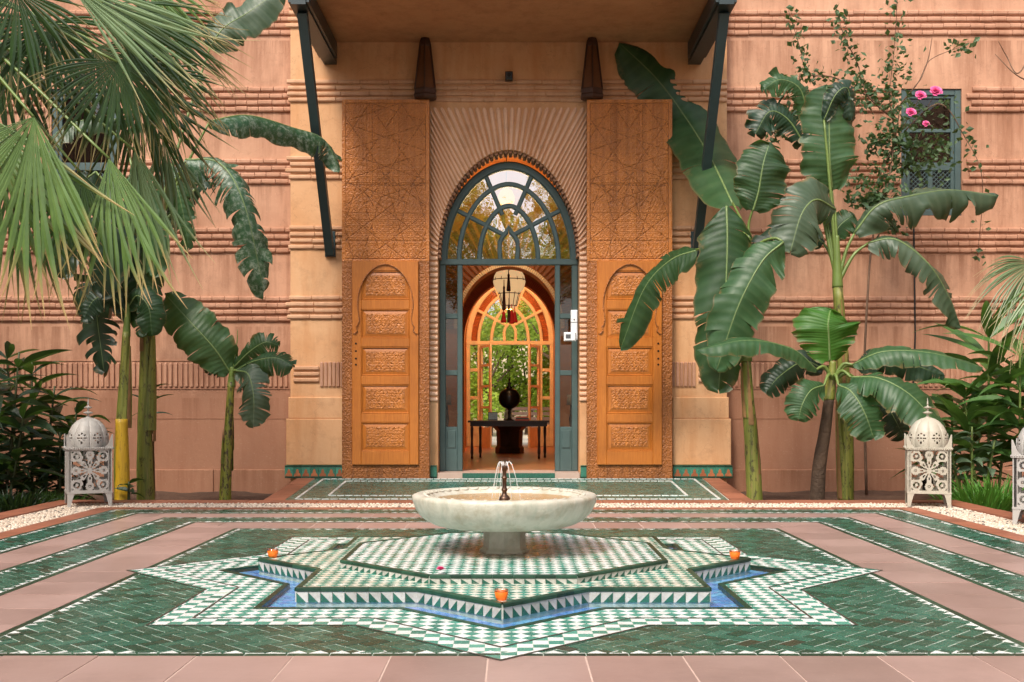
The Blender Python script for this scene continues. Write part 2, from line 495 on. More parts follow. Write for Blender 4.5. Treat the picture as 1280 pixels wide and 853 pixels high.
GRASS = leafmat('grass_blade', (0.06, 0.19, 0.02), (0.11, 0.30, 0.04), (0.16, 0.34, 0.06), 0.45, 0.3, 4)
ROSE = leafmat('rose_leaf', (0.030, 0.075, 0.028), (0.075, 0.135, 0.055), (0.12, 0.18, 0.08), 0.5, 0.2, 30)
TREE_L = leafmat('garden_leaf', (0.16, 0.27, 0.02), (0.42, 0.50, 0.06), (0.3, 0.4, 0.08), 0.5, 0.45, 20)
TREE_Y = leafmat('yellow_tree_leaf', (0.40, 0.34, 0.04), (0.58, 0.46, 0.07), (0.4, 0.4, 0.1), 0.5, 0.4, 20)
BARK = simple('bark', (0.13, 0.085, 0.055), 0.9, nscale=9, var=0.4, bscale=25, bstr=0.8, bdist=0.02)
TWIG = simple('twig', (0.16, 0.095, 0.06), 0.85, nscale=20, var=0.4)
FLOOR_IN = simple('hall_floor', (0.36, 0.15, 0.06), 0.3, nscale=3, var=0.25, bscale=30, bstr=0.1)
RED_T = simple('red_tassel', (0.60, 0.02, 0.02), 0.7, bstr=0.2)
DKRED_T = simple('dark_tassel', (0.05, 0.012, 0.012), 0.7, bstr=0.2)
LAMPSKIN = emit('lit_lantern_skin', (0.95, 0.62, 0.30), 0.38)
LAMPGOLD = emit('lit_amber_lamp', (1.0, 0.50, 0.02), 1.0)
DARKM = simple('dark_metal', (0.018, 0.013, 0.011), 0.3, 0.6, nscale=16, var=0.5)
BOOK_R = simple('red_book', (0.55, 0.10, 0.05), 0.5, bstr=0)
SCREEN = simple('picture_print', (0.30, 0.42, 0.50), 0.3, nscale=30, var=0.6, bstr=0)


def marble():
    m, nt, p = base_nodes('white_marble')
    v = geo_pos(nt)
    n1 = noise_n(nt, v, 5, 7, 0.65, 1.5)
    c = mixc(nt, (0.47, 0.44, 0.365), (0.62, 0.59, 0.51), ramp(nt, n1, [(0.35, 0.0), (0.65, 1.0)]))
    n2 = noise_n(nt, v, 9, 6, 0.7)
    c = mixc(nt, c, (0.34, 0.27, 0.16), ramp(nt, n2, [(0.50, 0.0), (0.70, 0.7)]))
    n3 = noise_n(nt, geo_pos(nt, (6, 6, 1.5)), 4, 5)
    c = mixc(nt, c, (0.36, 0.40, 0.33), ramp(nt, n3, [(0.52, 0.0), (0.72, 0.5)]))
    nt.links.new(c, p.inputs['Base Color'])
    p.inputs['Roughness'].default_value = 0.42
    bump(nt, p, noise_n(nt, v, 40, 5, 0.7), 0.3, 0.004)
    return m


MARBLE = marble()
BASIN_IN = simple('stained_basin', (0.52, 0.33, 0.15), 0.5, nscale=6, var=0.35, tone=(0.50, 0.34, 0.17))


# ------------------------------------------------------------------ object helpers
ORG = {}


def org(o):
    return ORG.get(o.name, Vector((0, 0, 0))) if o else Vector((0, 0, 0))


def tag(o, label=None, cat=None, group=None, kind=None):
    if label:
        o['label'] = label
    if cat:
        o['category'] = cat
    if group:
        o['group'] = group
    if kind:
        o['kind'] = kind
    return o


def thing(name, loc, label, cat, group=None):
    o = bpy.data.objects.new(name, None)
    o.empty_display_size = 0.1
    COL.objects.link(o)
    o.location = loc
    ORG[o.name] = Vector(loc)
    return tag(o, label, cat, group)


class MB:
    def __init__(self):
        self.v, self.f, self.m, self.var, self.uv = [], [], [], [], []

    def face(self, pts, m=0, var=0.0, uv=None):
        b = len(self.v)
        self.v += [tuple(p) for p in pts]
        self.f.append(tuple(range(b, b + len(pts))))
        self.m.append(m)
        self.var.append(var)
        self.uv.append(uv)

    def box(self, x0, y0, z0, x1, y1, z1, m=0, var=0.0):
        b = len(self.v)
        self.v += [(x0, y0, z0), (x1, y0, z0), (x1, y1, z0), (x0, y1, z0), (x0, y0, z1), (x1, y0, z1), (x1, y1, z1), (x0, y1, z1)]
        for q in ((0, 3, 2, 1), (4, 5, 6, 7), (0, 1, 5, 4), (1, 2, 6, 5), (2, 3, 7, 6), (3, 0, 4, 7)):
            self.f.append(tuple(b + i for i in q))
            self.m.append(m)
            self.var.append(var)
            self.uv.append(None)
        return self

    def bbox(self, x0, y0, z0, x1, y1, z1, bv=0.005, m=0):
        """A box with chamfered front (-Y) edges."""
        self.box(x0, y0 + bv, z0, x1, y1, z1, m)
        a = [(x0, y0 + bv, z0), (x1, y0 + bv, z0), (x1, y0 + bv, z1), (x0, y0 + bv, z1)]
        c = [(x0 + bv, y0, z0 + bv), (x1 - bv, y0, z0 + bv), (x1 - bv, y0, z1 - bv), (x0 + bv, y0, z1 - bv)]
        self.face(c, m)
        for i in range(4):
            j = (i + 1) % 4
            self.face([a[i], a[j], c[j], c[i]], m)
        return self

    def loft(self, rings, m=0, caps=True, closed=True, uvf=None):
        b = len(self.v)
        n = len(rings[0])
        for r in rings:
            self.v += [tuple(p) for p in r]
        for i in range(len(rings) - 1):
            for j in range(n if closed else n - 1):
                k = (j + 1) % n
                self.f.append((b + i * n + j, b + i * n + k, b + (i + 1) * n + k, b + (i + 1) * n + j))
                self.m.append(m)
                self.var.append(0.0)
                self.uv.append(None)
        if caps and closed:
            for base, rev in ((b, True), (b + (len(rings) - 1) * n, False)):
                idx = list(range(base, base + n))
                self.f.append(tuple(reversed(idx)) if rev else tuple(idx))
                self.m.append(m)
                self.var.append(0.0)
                self.uv.append(None)
        return self

    def tube(self, pts, rad, seg=6, m=0):
        pts = [Vector(p) for p in pts]
        if not isinstance(rad, (list, tuple)):
            rad = [rad] * len(pts)
        rings = []
        up = None
        for i, p in enumerate(pts):
            t = (pts[min(i + 1, len(pts) - 1)] - pts[max(i - 1, 0)])
            if t.length < 1e-9:
                t = Vector((0, 0, 1))
            t.normalize()
            if up is None:
                up = t.orthogonal().normalized()
            up = (up - t * up.dot(t))
            if up.length < 1e-6:
                up = t.orthogonal()
            up.normalize()
            s = t.cross(up)
            rings.append([p + (up * math.cos(a) + s * math.sin(a)) * rad[i] for a in [2 * PI * k / seg for k in range(seg)]])
        return self.loft(rings, m)

    def lathe(self, prof, c=(0, 0, 0), seg=24, m=0, mod=None, caps=True):
        rings = []
        for r, z in prof:
            ring = []
            for k in range(seg):
                a = 2 * PI * k / seg
                rr = r * (mod(a, r, z) if mod else 1)
                ring.append((c[0] + rr * math.cos(a), c[1] + rr * math.sin(a), c[2] + z))
            rings.append(ring)
        return self.loft(rings, m, caps)

    def prism(self, poly, z0, z1, m=0, var=0.0, bottom=False, tilt=None, ch=0.0):
        """poly 2-D counter-clockwise in XY, extruded from z0 up to z1."""
        def zz(p):
            return z1 + (tilt[0] * (p[0] - tilt[2]) + tilt[1] * (p[1] - tilt[3]) if tilt else 0)
        n = len(poly)
        b = len(self.v)
        self.v += [(p[0], p[1], z0) for p in poly] + [(p[0], p[1], zz(p)) for p in poly]
        for i in range(n):
            j = (i + 1) % n
            self.f.append((b + i, b + j, b + n + j, b + n + i))
            self.m.append(m)
            self.var.append(var)
            self.uv.append(None)
        self.f.append(tuple(b + n + i for i in range(n)))
        self.m.append(m)
        self.var.append(var)
        self.uv.append(None)
        return self

    def fprism(self, poly, y0, y1, m=0):
        """poly in XZ (seen from -Y), front at y0, back at y1."""
        n = len(poly)
        a = sum(poly[i][0] * poly[(i + 1) % n][1] - poly[(i + 1) % n][0] * poly[i][1] for i in range(n))
        if a < 0:
            poly = poly[::-1]
        self.face([(p[0], y0, p[1]) for p in poly], m)
        self.face([(p[0], y1, p[1]) for p in poly[::-1]], m)
        for i in range(n):
            p, q = poly[i], poly[(i + 1) % n]
            self.face([(p[0], y0, p[1]), (p[0], y1, p[1]), (q[0], y1, q[1]), (q[0], y0, q[1])], m)
        return self

    def ribbon(self, pts, wd, y0, y1, m=0, closed=False):
        """A bar of width wd that follows pts (XZ), front y0, back y1."""
        n = len(pts)
        L, Rr = [], []
        for i in range(n):
            a = pts[max(i - 1, 0)] if not closed else pts[(i - 1) % n]
            c = pts[min(i + 1, n - 1)] if not closed else pts[(i + 1) % n]
            dx, dz = c[0] - a[0], c[1] - a[1]
            l = math.hypot(dx, dz) or 1
            nx, nz = -dz / l * wd / 2, dx / l * wd / 2
            L.append((pts[i][0] + nx, pts[i][1] + nz))
            Rr.append((pts[i][0] - nx, pts[i][1] - nz))
        bv = min(wd, abs(y1 - y0)) * 0.22
        rings = []
        for i in range(n):
            l, r = L[i], Rr[i]
            t = bv / wd
            li = (l[0] + (r[0] - l[0]) * t, l[1] + (r[1] - l[1]) * t)
            ri = (r[0] + (l[0] - r[0]) * t, r[1] + (l[1] - r[1]) * t)
            rings.append([(l[0], y1, l[1]), (r[0], y1, r[1]), (r[0], y0 + bv, r[1]), (ri[0], y0, ri[1]), (li[0], y0, li[1]), (l[0], y0 + bv, l[1])])
        if closed:
            rings.append(rings[0])
        return self.loft(rings, m, caps=not closed)

    def build(self, name, mats, parent=None, smooth=False, kind=None, auto=None):
        me = bpy.data.meshes.new(name)
        o0 = org(parent)
        vs = self.v
        if o0.length > 0:
            vs = [(p[0] - o0.x, p[1] - o0.y, p[2] - o0.z) for p in vs]
        me.from_pydata(vs, [], self.f)
        if not isinstance(mats, (list, tuple)):
            mats = [mats]
        for mt in mats:
            me.materials.append(mt)
        if len(mats) > 1:
            me.polygons.foreach_set('material_index', self.m)
        if any(self.var):
            at = me.attributes.new('var', 'FLOAT', 'FACE')
            at.data.foreach_set('value', self.var)
        if any(u is not None for u in self.uv):
            l = me.uv_layers.new(name='UVMap')
            flat = []
            for f, u in zip(self.f, self.uv):
                for i in range(len(f)):
                    flat += list(u[i]) if u else [0.5, 0.5]
            l.data.foreach_set('uv', flat)
        if smooth:
            me.polygons.foreach_set('use_smooth', [True] * len(self.f))
        me.update()
        o = bpy.data.objects.new(name, me)
        COL.objects.link(o)
        if smooth and auto:
            try:
                me.set_sharp_from_angle(angle=R_(auto))
            except Exception:
                pass
        if parent:
            o.parent = parent
            ORG[o.name] = o0
        if kind:
            o['kind'] = kind
        return o


def put(name, me, parent, loc, rot=(0, 0, 0), scale=(1, 1, 1)):
    o = bpy.data.objects.new(name, me)
    COL.objects.link(o)
    o.location = Vector(loc) - org(parent)
    o.rotation_euler = rot
    o.scale = scale
    o.parent = parent
    return o


def mesh_only(mb, name, mats):
    me = bpy.data.meshes.new(name)
    me.from_pydata(mb.v, [], mb.f)
    for mt in (mats if isinstance(mats, (list, tuple)) else [mats]):
        me.materials.append(mt)
    me.polygons.foreach_set('material_index', mb.m)
    if any(u is not None for u in mb.uv):
        l = me.uv_layers.new(name='UVMap')
        flat = []
        for f, u in zip(mb.f, mb.uv):
            for i in range(len(f)):
                flat += list(u[i]) if u else [0.5, 0.5]
        l.data.foreach_set('uv', flat)
    me.update()
    return me


def copy_tree(o, parent=None):
    c = o.copy()
    COL.objects.link(c)
    c.parent = parent
    for ch in [x for x in o.children]:
        copy_tree(ch, c)
    return c


# ------------------------------------------------------------------ 2-D clipping and tilings
def clip(poly, conv):
    """poly clipped by the convex counter-clockwise polygon conv."""
    out = poly
    n = len(conv)
    for i in range(n):
        ax, ay = conv[i]
        bx, by = conv[(i + 1) % n]
        ex, ey = bx - ax, by - ay
        inp, out = out, []
        if not inp:
            return []
        for k in range(len(inp)):
            p, q = inp[k - 1], inp[k]
            dp = ex * (p[1] - ay) - ey * (p[0] - ax)
            dq = ex * (q[1] - ay) - ey * (q[0] - ax)
            if dq >= 0:
                if dp < 0:
                    t = dp / (dp - dq)
                    out.append((p[0] + (q[0] - p[0]) * t, p[1] + (q[1] - p[1]) * t))
                out.append(q)
            elif dp >= 0:
                t = dp / (dp - dq)
                out.append((p[0] + (q[0] - p[0]) * t, p[1] + (q[1] - p[1]) * t))
    return out


def area(p):
    return 0.5 * sum(p[i - 1][0] * p[i][1] - p[i][0] * p[i - 1][1] for i in range(len(p)))


def ccw(p):
    return p if area(p) > 0 else p[::-1]


def herring(L, wd, ang, c, ext, gap):
    """45-degree herringbone cells covering the square of half-size ext about c."""
    n = max(2, round(L / wd))
    ca, sa = math.cos(ang), math.sin(ang)
    k = int(ext * 1.5 / wd) + 2 * n
    res = []
    g = gap / 2
    for i in range(-k, k):
        for m in range(-int(k / n) - 2, int(k / n) + 2):
            ox = i + 2 * n * m
            oy = i
            for (x0, y0, x1, y1) in ((ox, oy, ox + n, oy + 1), (ox + n, oy + 1 - n, ox + n + 1, oy + 1)):
                mx, my = (x0 + x1) / 2 * wd, (y0 + y1) / 2 * wd
                X, Y = mx * ca - my * sa, mx * sa + my * ca
                if abs(X) > ext + L or abs(Y) > ext + L:
                    continue
                q = [(x0 * wd + g, y0 * wd + g), (x1 * wd - g, y0 * wd + g), (x1 * wd - g, y1 * wd - g), (x0 * wd + g, y1 * wd - g)]
                res.append([(c[0] + x * ca - y * sa, c[1] + x * sa + y * ca) for x, y in q])
    return res


def checker(s, ang, c, ext, gap):
    ca, sa = math.cos(ang), math.sin(ang)
    k = int(ext * 1.5 / s) + 1
    g = gap / 2
    res = []
    for i in range(-k, k):
        for j in range(-k, k):
            x0, y0 = i * s, j * s
            mx, my = x0 + s / 2, y0 + s / 2
            X, Y = mx * ca - my * sa, mx * sa + my * ca
            if abs(X) > ext + s or abs(Y) > ext + s:
                continue
            q = [(x0 + g, y0 + g), (x0 + s - g, y0 + g), (x0 + s - g, y0 + s - g), (x0 + g, y0 + s - g)]
            res.append(([(c[0] + x * ca - y * sa, c[1] + x * sa + y * ca) for x, y in q], (i + j) % 2))
    return res


CY = 6.45     # centre of the star and the fountain


def star_pts(R, c=(0.0, CY)):
    out = []
    for k in range(16):
        r = R if k % 2 == 0 else R * 0.7654 * 0.9239 / 0.9239
        a = k * PI / 8
        out.append((c[0] + r * math.cos(a), c[1] + r * math.sin(a)))
    return out


def star_ring(Ra, Rb):
    A, B = star_pts(Ra), star_pts(Rb)
    return [[A[k], B[k], B[(k + 1) % 16], A[(k + 1) % 16]] for k in range(16)]


def square_ring(r0, r1):
    o = []
    c0 = [(-r0, CY - r0), (r0, CY - r0), (r0, CY + r0), (-r0, CY + r0)]
    c1 = [(-r1, CY - r1), (r1, CY - r1), (r1, CY + r1), (-r1, CY + r1)]
    for i in range(4):
        j = (i + 1) % 4
        o.append(ccw([c0[i], c0[j], c1[j], c1[i]]))
    return o


def in_view(x, y, z=0.0):
    if y < 2.0:
        return False
    u = 640 + FPX * (x - CX) / y
    v = HZ + FPX * (1 - z) / y
    return -5 < u < 1285 and v < 860


def lay(cells, regions, z0, z1, mats, parent, limit=300, tiltk=0.012, name='tile', min_area=4e-5, hidden=None):
    """Lay tiles (poly, material index) clipped to convex regions: the largest in view as objects, the rest as one stuff part."""
    items = []
    boxes = [(min(p[0] for p in r), max(p[0] for p in r), min(p[1] for p in r), max(p[1] for p in r), r) for r in regions]
    for cell in cells:
        poly, mi = cell
        x0, x1 = min(p[0] for p in poly), max(p[0] for p in poly)
        y0, y1 = min(p[1] for p in poly), max(p[1] for p in poly)
        pcs = []
        for (a, b, c_, d, r) in boxes:
            if x1 < a or x0 > b or y1 < c_ or y0 > d:
                continue
            q = clip(poly, r)
            if len(q) >= 3 and area(q) > min_area:
                pcs.append(q)
        if pcs:
            cx_, cy_ = (x0 + x1) / 2, (y0 + y1) / 2
            ar = sum(area(q) for q in pcs)
            sc = ar / cy_ ** 3 if in_view(cx_, cy_, z1) else 0
            if hidden and hidden(cx_, cy_):
                sc *= 0.01
            items.append((sc, pcs, mi, cx_, cy_))
    items.sort(key=lambda t: -t[0])
    rest = MB()
    for idx, (sc, pcs, mi, cx_, cy_) in enumerate(items):
        mb = MB() if (idx < limit and sc > 0) else rest
        tl = (random.gauss(0, tiltk), random.gauss(0, tiltk), cx_, cy_)
        dz = random.gauss(0, 0.0005)
        va = random.random() * 0.998 + 0.001
        for q in pcs:
            mb.prism(q, z0, z1 + dz, mi, va, tilt=tl)
        if mb is not rest:
            mb.build(name, mats, parent)
    if rest.f:
        rest.build(name + '_field', mats, parent, kind='stuff')


def flat(name, polys, z, mat, parent=None, kind=None):
    mb = MB()
    for p in polys:
        mb.face([(q[0], q[1], z) for q in p])
    return mb.build(name, mat, parent, kind=kind)


# ------------------------------------------------------------------ ground and courtyard floor
def build_ground():
    mb = MB()
    mb.face([(-300, -300, -0.45), (300, -300, -0.45), (300, 400, -0.45), (-300, 400, -0.45)])
    mb.build('ground', GROUND, kind='structure')
    # planting beds, lumpy soil
    def bed(name, x0, x1, y0, y1, z, n=60):
        b = MB()
        ny = max(6, int((y1 - y0) / 0.12))
        nx = max(6, int((x1 - x0) / 0.12))
        vs = []
        for j in range(ny + 1):
            for i in range(nx + 1):
                x, y = x0 + (x1 - x0) * i / nx, y0 + (y1 - y0) * j / ny
                h = noise.noise(Vector((x * 2, y * 2, 3))) * 0.05 + noise.noise(Vector((x * 7, y * 7, 9))) * 0.02
                vs.append((x, y, z + h))
        fs = [(j * (nx + 1) + i, j * (nx + 1) + i + 1, (j + 1) * (nx + 1) + i + 1, (j + 1) * (nx + 1) + i) for j in range(ny) for i in range(nx)]
        b.v, b.f = vs, fs
        b.m, b.var, b.uv = [0] * len(fs), [0.0] * len(fs), [None] * len(fs)
        o = b.build(name, SOIL, smooth=True, kind='structure')
        return o
    bed('flower_bed', -9.5, -2.9, 11.05, 14.9, -0.20)
    bed('flower_bed', 2.9, 9.5, 11.05, 14.9, -0.20)
    bed('flower_bed', -10.5, -4.55, 1.0, 11.1, -0.10)
    bed('flower_bed', 4.55, 10.5, 1.0, 11.1, -0.10)

    floor = MB()
    # slab under the paving, open where the pool is
    star_out = star_pts(1.70)
    for k in range(16):
        a, b_ = star_out[k], star_out[(k + 1) % 16]
        ang = [k * PI / 8, (k + 1) * PI / 8]
        def sq(t):
            c, s = math.cos(t), math.sin(t)
            r = 4.62 / max(abs(c), abs(s))
            return (r * c, CY + r * s)
        p = [a, sq(ang[0]), sq(ang[1]), b_]
        floor.face([(q[0], q[1], -0.006) for q in p])
        floor.face([(a[0], a[1], -0.006), (b_[0], b_[1], -0.006), (b_[0], b_[1], -0.09), (a[0], a[1], -0.09)])
    floor.prism([(-2.52, 11.06), (2.52, 11.06), (2.83, 14.40), (2.83, 14.8), (-2.83, 14.8), (-2.83, 14.40)], -0.4, -0.006)
    for (x0, y0, x1, y1) in ((-4.62, 11.0, 4.62, 11.065), (-4.62, CY - 4.63, -4.6, 11.0), (4.6, CY - 4.63, 4.62, 11.0), (-4.62, CY - 4.65, 4.62, CY - 4.62)):
        floor.box(x0, y0, -0.4, x1, y1, -0.008)
    fl = floor.build('courtyard_floor', GROUT_P, kind='structure')

    flat('paving_joint', square_ring(2.18, 2.62) + square_ring(3.02, 3.36), -0.0016, GROUT_P, fl)
    # pink paving tiles in the rings between the green bands
    cells = []
    P = 0.385
    def ring_cells(r0, r1):
        out = []
        g = 0.004
        nn = int(2 * r1 / P) + 1
        for side in range(4):
            for i in range(-nn, nn):
                a, b_ = i * P - 0.05 + g, (i + 1) * P - 0.05 - g
                if side == 0:
                    q = [(a, CY - r1 + g), (b_, CY - r1 + g), (b_, CY - r0 - g), (a, CY - r0 - g)]
                elif side == 2:
                    q = [(a, CY + r0 + g), (b_, CY + r0 + g), (b_, CY + r1 - g), (a, CY + r1 - g)]
                elif side == 1:
                    q = [(r0 + g, CY + a), (r1 - g, CY + a), (r1 - g, CY + b_), (r0 + g, CY + b_)]
                else:
                    q = [(-r1 + g, CY + a), (-r0 - g, CY + a), (-r0 - g, CY + b_), (-r1 + g, CY + b_)]
                reg = square_ring(r0, r1)[side]
                out.append((q, reg))
        return out
    items = ring_cells(2.18, 2.62) + ring_cells(3.02, 3.36)
    for q, reg in items:
        r = clip(ccw(q), reg)
        if len(r) < 3 or area(r) < 1e-3:
            continue
        m = MB()
        cx_, cy_ = sum(p[0] for p in r) / len(r), sum(p[1] for p in r) / len(r)
        m.prism(r, -0.03, 0.0008 + random.gauss(0, 0.0005), 0, 0.01, tilt=(random.gauss(0, 0.002), random.gauss(0, 0.002), cx_, cy_))
        m.build('paving_tile', PINK, fl)
    # the red brick lines and the kerb
    for (r0, r1, nm) in ((3.73, 3.93, 'border_brick'), (4.36, 4.60, 'kerb_brick')):
        sides = square_ring(r0, r1)
        L = 0.24
        for s in range(4):
            for i in range(-22, 22):
                a, b_ = i * L + 0.003, (i + 1) * L - 0.003
                q = {0: [(a, CY - r1 + .002), (b_, CY - r1 + .002), (b_, CY - r0 - .002), (a, CY - r0 - .002)],
                     2: [(a, CY + r0 + .002), (b_, CY + r0 + .002), (b_, CY + r1 - .002), (a, CY + r1 - .002)],
                     1: [(r0 + .002, CY + a), (r1 - .002, CY + a), (r1 - .002, CY + b_), (r0 + .002, CY + b_)],
                     3: [(-r1 + .002, CY + a), (-r0 - .002, CY + a), (-r0 - .002, CY + b_), (-r1 + .002, CY + b_)]}[s]
                r = clip(ccw(q), sides[s])
                if len(r) < 3 or area(r) < 1e-4:
                    continue
                if s == 0 and r0 > 3:
                    continue
                m = MB()
                m.prism(r, -0.05, (0.012 if nm == 'kerb_brick' else 0.001) + random.gauss(0, 0.001), 0, 0.01)
                m.build(nm, ORANGE_T, fl)
    # pebble mosaic strip
    peb = MB()
    rnd = random.Random(3)
    bed_p = flat('pebble_bed', square_ring(3.93, 4.36), -0.002, MORTAR, fl)
    s = 0.036
    n = int(4.4 / s) + 1
    for i in range(-n, n + 1):
        for j in range(-n, n + 1):
            x, y = (i + rnd.uniform(-.25, .25)) * s, (j + rnd.uniform(-.25, .25)) * s
            mx = max(abs(x), abs(y))
            if not (3.945 < mx < 4.345) or y < -2.6:
                continue
            r = s * rnd.uniform(0.38, 0.52)
            el_ = rnd.uniform(0.65, 1.0)
            a0 = rnd.uniform(0, PI)
            h = rnd.uniform(0.004, 0.010)
            b = len(peb.v)
            ring = []
            for k in range(6):
                a = k * PI / 3
                px, py = r * math.cos(a), r * el_ * math.sin(a)
                ring.append((x + px * math.cos(a0) - py * math.sin(a0), CY + y + px * math.sin(a0) + py * math.cos(a0), -0.003))
            top = [(x + (p[0] - x) * 0.55, CY + y + (p[1] - CY - y) * 0.55, h) for p in ring]
            peb.v += ring + top
            # a lozenge chain of dark stones runs along the strip
            t = (y if abs(x) > abs(y) else x)
            off = mx - 4.145
            dark = abs(abs(((t * 3.2) % 1.0) - 0.5) * 0.36 - abs(off) - 0.03) < 0.022
            va = rnd.uniform(0.90, 0.99) if dark and rnd.random() < 0.75 else rnd.uniform(0.01, 0.86)
            for k in range(6):
                kk = (k + 1) % 6
                peb.f.append((b + k, b + kk, b + 6 + kk, b + 6 + k))
                peb.m.append(0); peb.var.append(va); peb.uv.append(None)
            peb.f.append(tuple(b + 6 + k for k in range(6)))
            peb.m.append(0); peb.var.append(va); peb.uv.append(None)
    o = peb.build('pebbles', PEBBLE, fl, smooth=True, kind='stuff')

    # ---- green bands
    def sawtooth(rin, inward, mbx, base=0.085, h=0.045, z=0.0022):
        n_ = int(2 * rin / base)
        st = 2 * rin / n_
        for s_ in range(4):
            for i in range(n_):
                a = -rin + i * st + 0.004
                b_ = a + st - 0.008
                c_ = (a + b_) / 2
                r2 = rin - h if inward else rin + h
                tri = {0: [(a, CY - rin), (b_, CY - rin), (c_, CY - r2)], 2: [(a, CY + rin), (b_, CY + rin), (c_, CY + r2)],
                       1: [(rin, CY + a), (rin, CY + b_), (r2, CY + c_)], 3: [(-rin, CY + a), (-rin, CY + b_), (-r2, CY + c_)]}[s_]
                mbx.prism(ccw(tri), -0.004, z, 0, random.uniform(0.01, 0.99))

    def edging(r0, r1, parent, L=0.17):
        mbx = MB()
        sides = square_ring(r0, r1)
        for s_ in range(4):
            n_ = int(r1 / L) + 1
            for i in range(-n_, n_):
                a, b_ = i * L + 0.002, (i + 1) * L - 0.002
                q = {0: [(a, CY - r1), (b_, CY - r1), (b_, CY - r0), (a, CY - r0)], 2: [(a, CY + r0), (b_, CY + r0), (b_, CY + r1), (a, CY + r1)],
                     1: [(r0, CY + a), (r1, CY + a), (r1, CY + b_), (r0, CY + b_)], 3: [(-r1, CY + a), (-r0, CY + a), (-r0, CY + b_), (-r1, CY + b_)]}[s_]
                r = clip(ccw(q), sides[s_])
                if len(r) >= 3 and area(r) > 1e-5:
                    mbx.prism(r, -0.02, 0.0015 + random.gauss(0, .0004), 0, random.uniform(.01, .99))
        return mbx.build('edging_strip', GREEN_D, parent, kind='stuff')

    for (r0, r1, lab) in ((2.62, 3.02, None), (3.36, 3.73, None)):
        root = flat('zellige_band', square_ring(r0, r1), -0.0006, GROUT, kind='structure')
        edging(r0, r0 + 0.035, root)
        edging(r1 - 0.035, r1, root)
        saw = MB()
        sawtooth(r0 + 0.037, False, saw)
        sawtooth(r1 - 0.037, True, saw)
        saw.build('triangle_row', WHITE_G, root, kind='stuff')
        cells = [(ccw(q), 0) for q in herring(0.120, 0.060, -PI / 4, (0, CY), r1, 0.007)
                 if r0 - .2 < max(abs(q[0][0]), abs(q[0][1] - CY)) < r1 + .2]
        lay(cells, square_ring(r0 + 0.04, r1 - 0.04), -0.02, 0.0020, [GREEN], root, 300, 0.007)

    # ---- main square panel of herringbone round the star
    root = MB()
    A = star_pts(2.266)
    HP = 2.18
    regs = []
    for k in range(16):
        def sq2(t, r_):
            c, s_ = math.cos(t), math.sin(t)
            return (r_ / max(abs(c), abs(s_)) * c, CY + r_ / max(abs(c), abs(s_)) * s_)
        t0, t1 = k * PI / 8, (k + 1) * PI / 8
        hp = HP - 0.04
        a, b_ = A[k], A[(k + 1) % 16]
        # clip wedge triangle (centre-side removed) to the square
        far0, far1 = (6 * math.cos(t0), CY + 6 * math.sin(t0)), (6 * math.cos(t1), CY + 6 * math.sin(t1))
        wedge = ccw([a, far0, far1, b_])
        sqr = [(-hp, CY - hp), (hp, CY - hp), (hp, CY + hp), (-hp, CY + hp)]
        r = clip(wedge, sqr)
        if len(r) >= 3 and area(r) > 1e-5:
            regs.append(r)
        sq3 = [(-HP, CY - HP), (HP, CY - HP), (HP, CY + HP), (-HP, CY + HP)]
        r = clip(wedge, sq3)
        if len(r) >= 3:
            root.face([(p[0], p[1], -0.0006) for p in r])
    ro = root.build('herringbone_panel', GROUT, kind='structure')
    edging(HP - 0.035, HP, ro)
    saw = MB()
    sawtooth(HP - 0.037, True, saw)
    so = saw.build('triangle_row', WHITE_G, ro, kind='stuff')
    cells = [(ccw(q), 0) for q in herring(0.130, 0.065, -PI / 4, (0, CY), HP, 0.0080)]
    lay(cells, regs, -0.02, 0.0020, [GREEN], ro, 300, 0.007)

    # ---- checkered star: outer band square to the court, inner band on the diagonal
    sb = flat('checkered_star_border', star_ring(1.70, 2.266), 0.0008, GROUT, kind='structure')
    lay(checker(0.066, 0, (0.0, CY), 2.3, 0.0022), star_ring(2.045, 2.256), -0.02, 0.0022, [WHITE_G, GREEN_L], sb, 290, 0.006)
    lay(checker(0.060, PI / 4, (0.0, CY), 2.1, 0.0022), star_ring(1.725, 2.03), -0.02, 0.0022, [WHITE_G, GREEN_L], sb, 290, 0.006, name='diagonal_tile')
    flat('outline_strip', star_ring(2.03, 2.045) + star_ring(2.256, 2.272), 0.0042, LINE_D, sb)
    e = MB()
    for q in star_ring(1.675, 1.72):
        e.prism(ccw(q), -0.09, 0.0055, 0, random.uniform(.01, .99))
    e.build('pool_edging', GREEN_D, sb)
    return fl


build_ground()


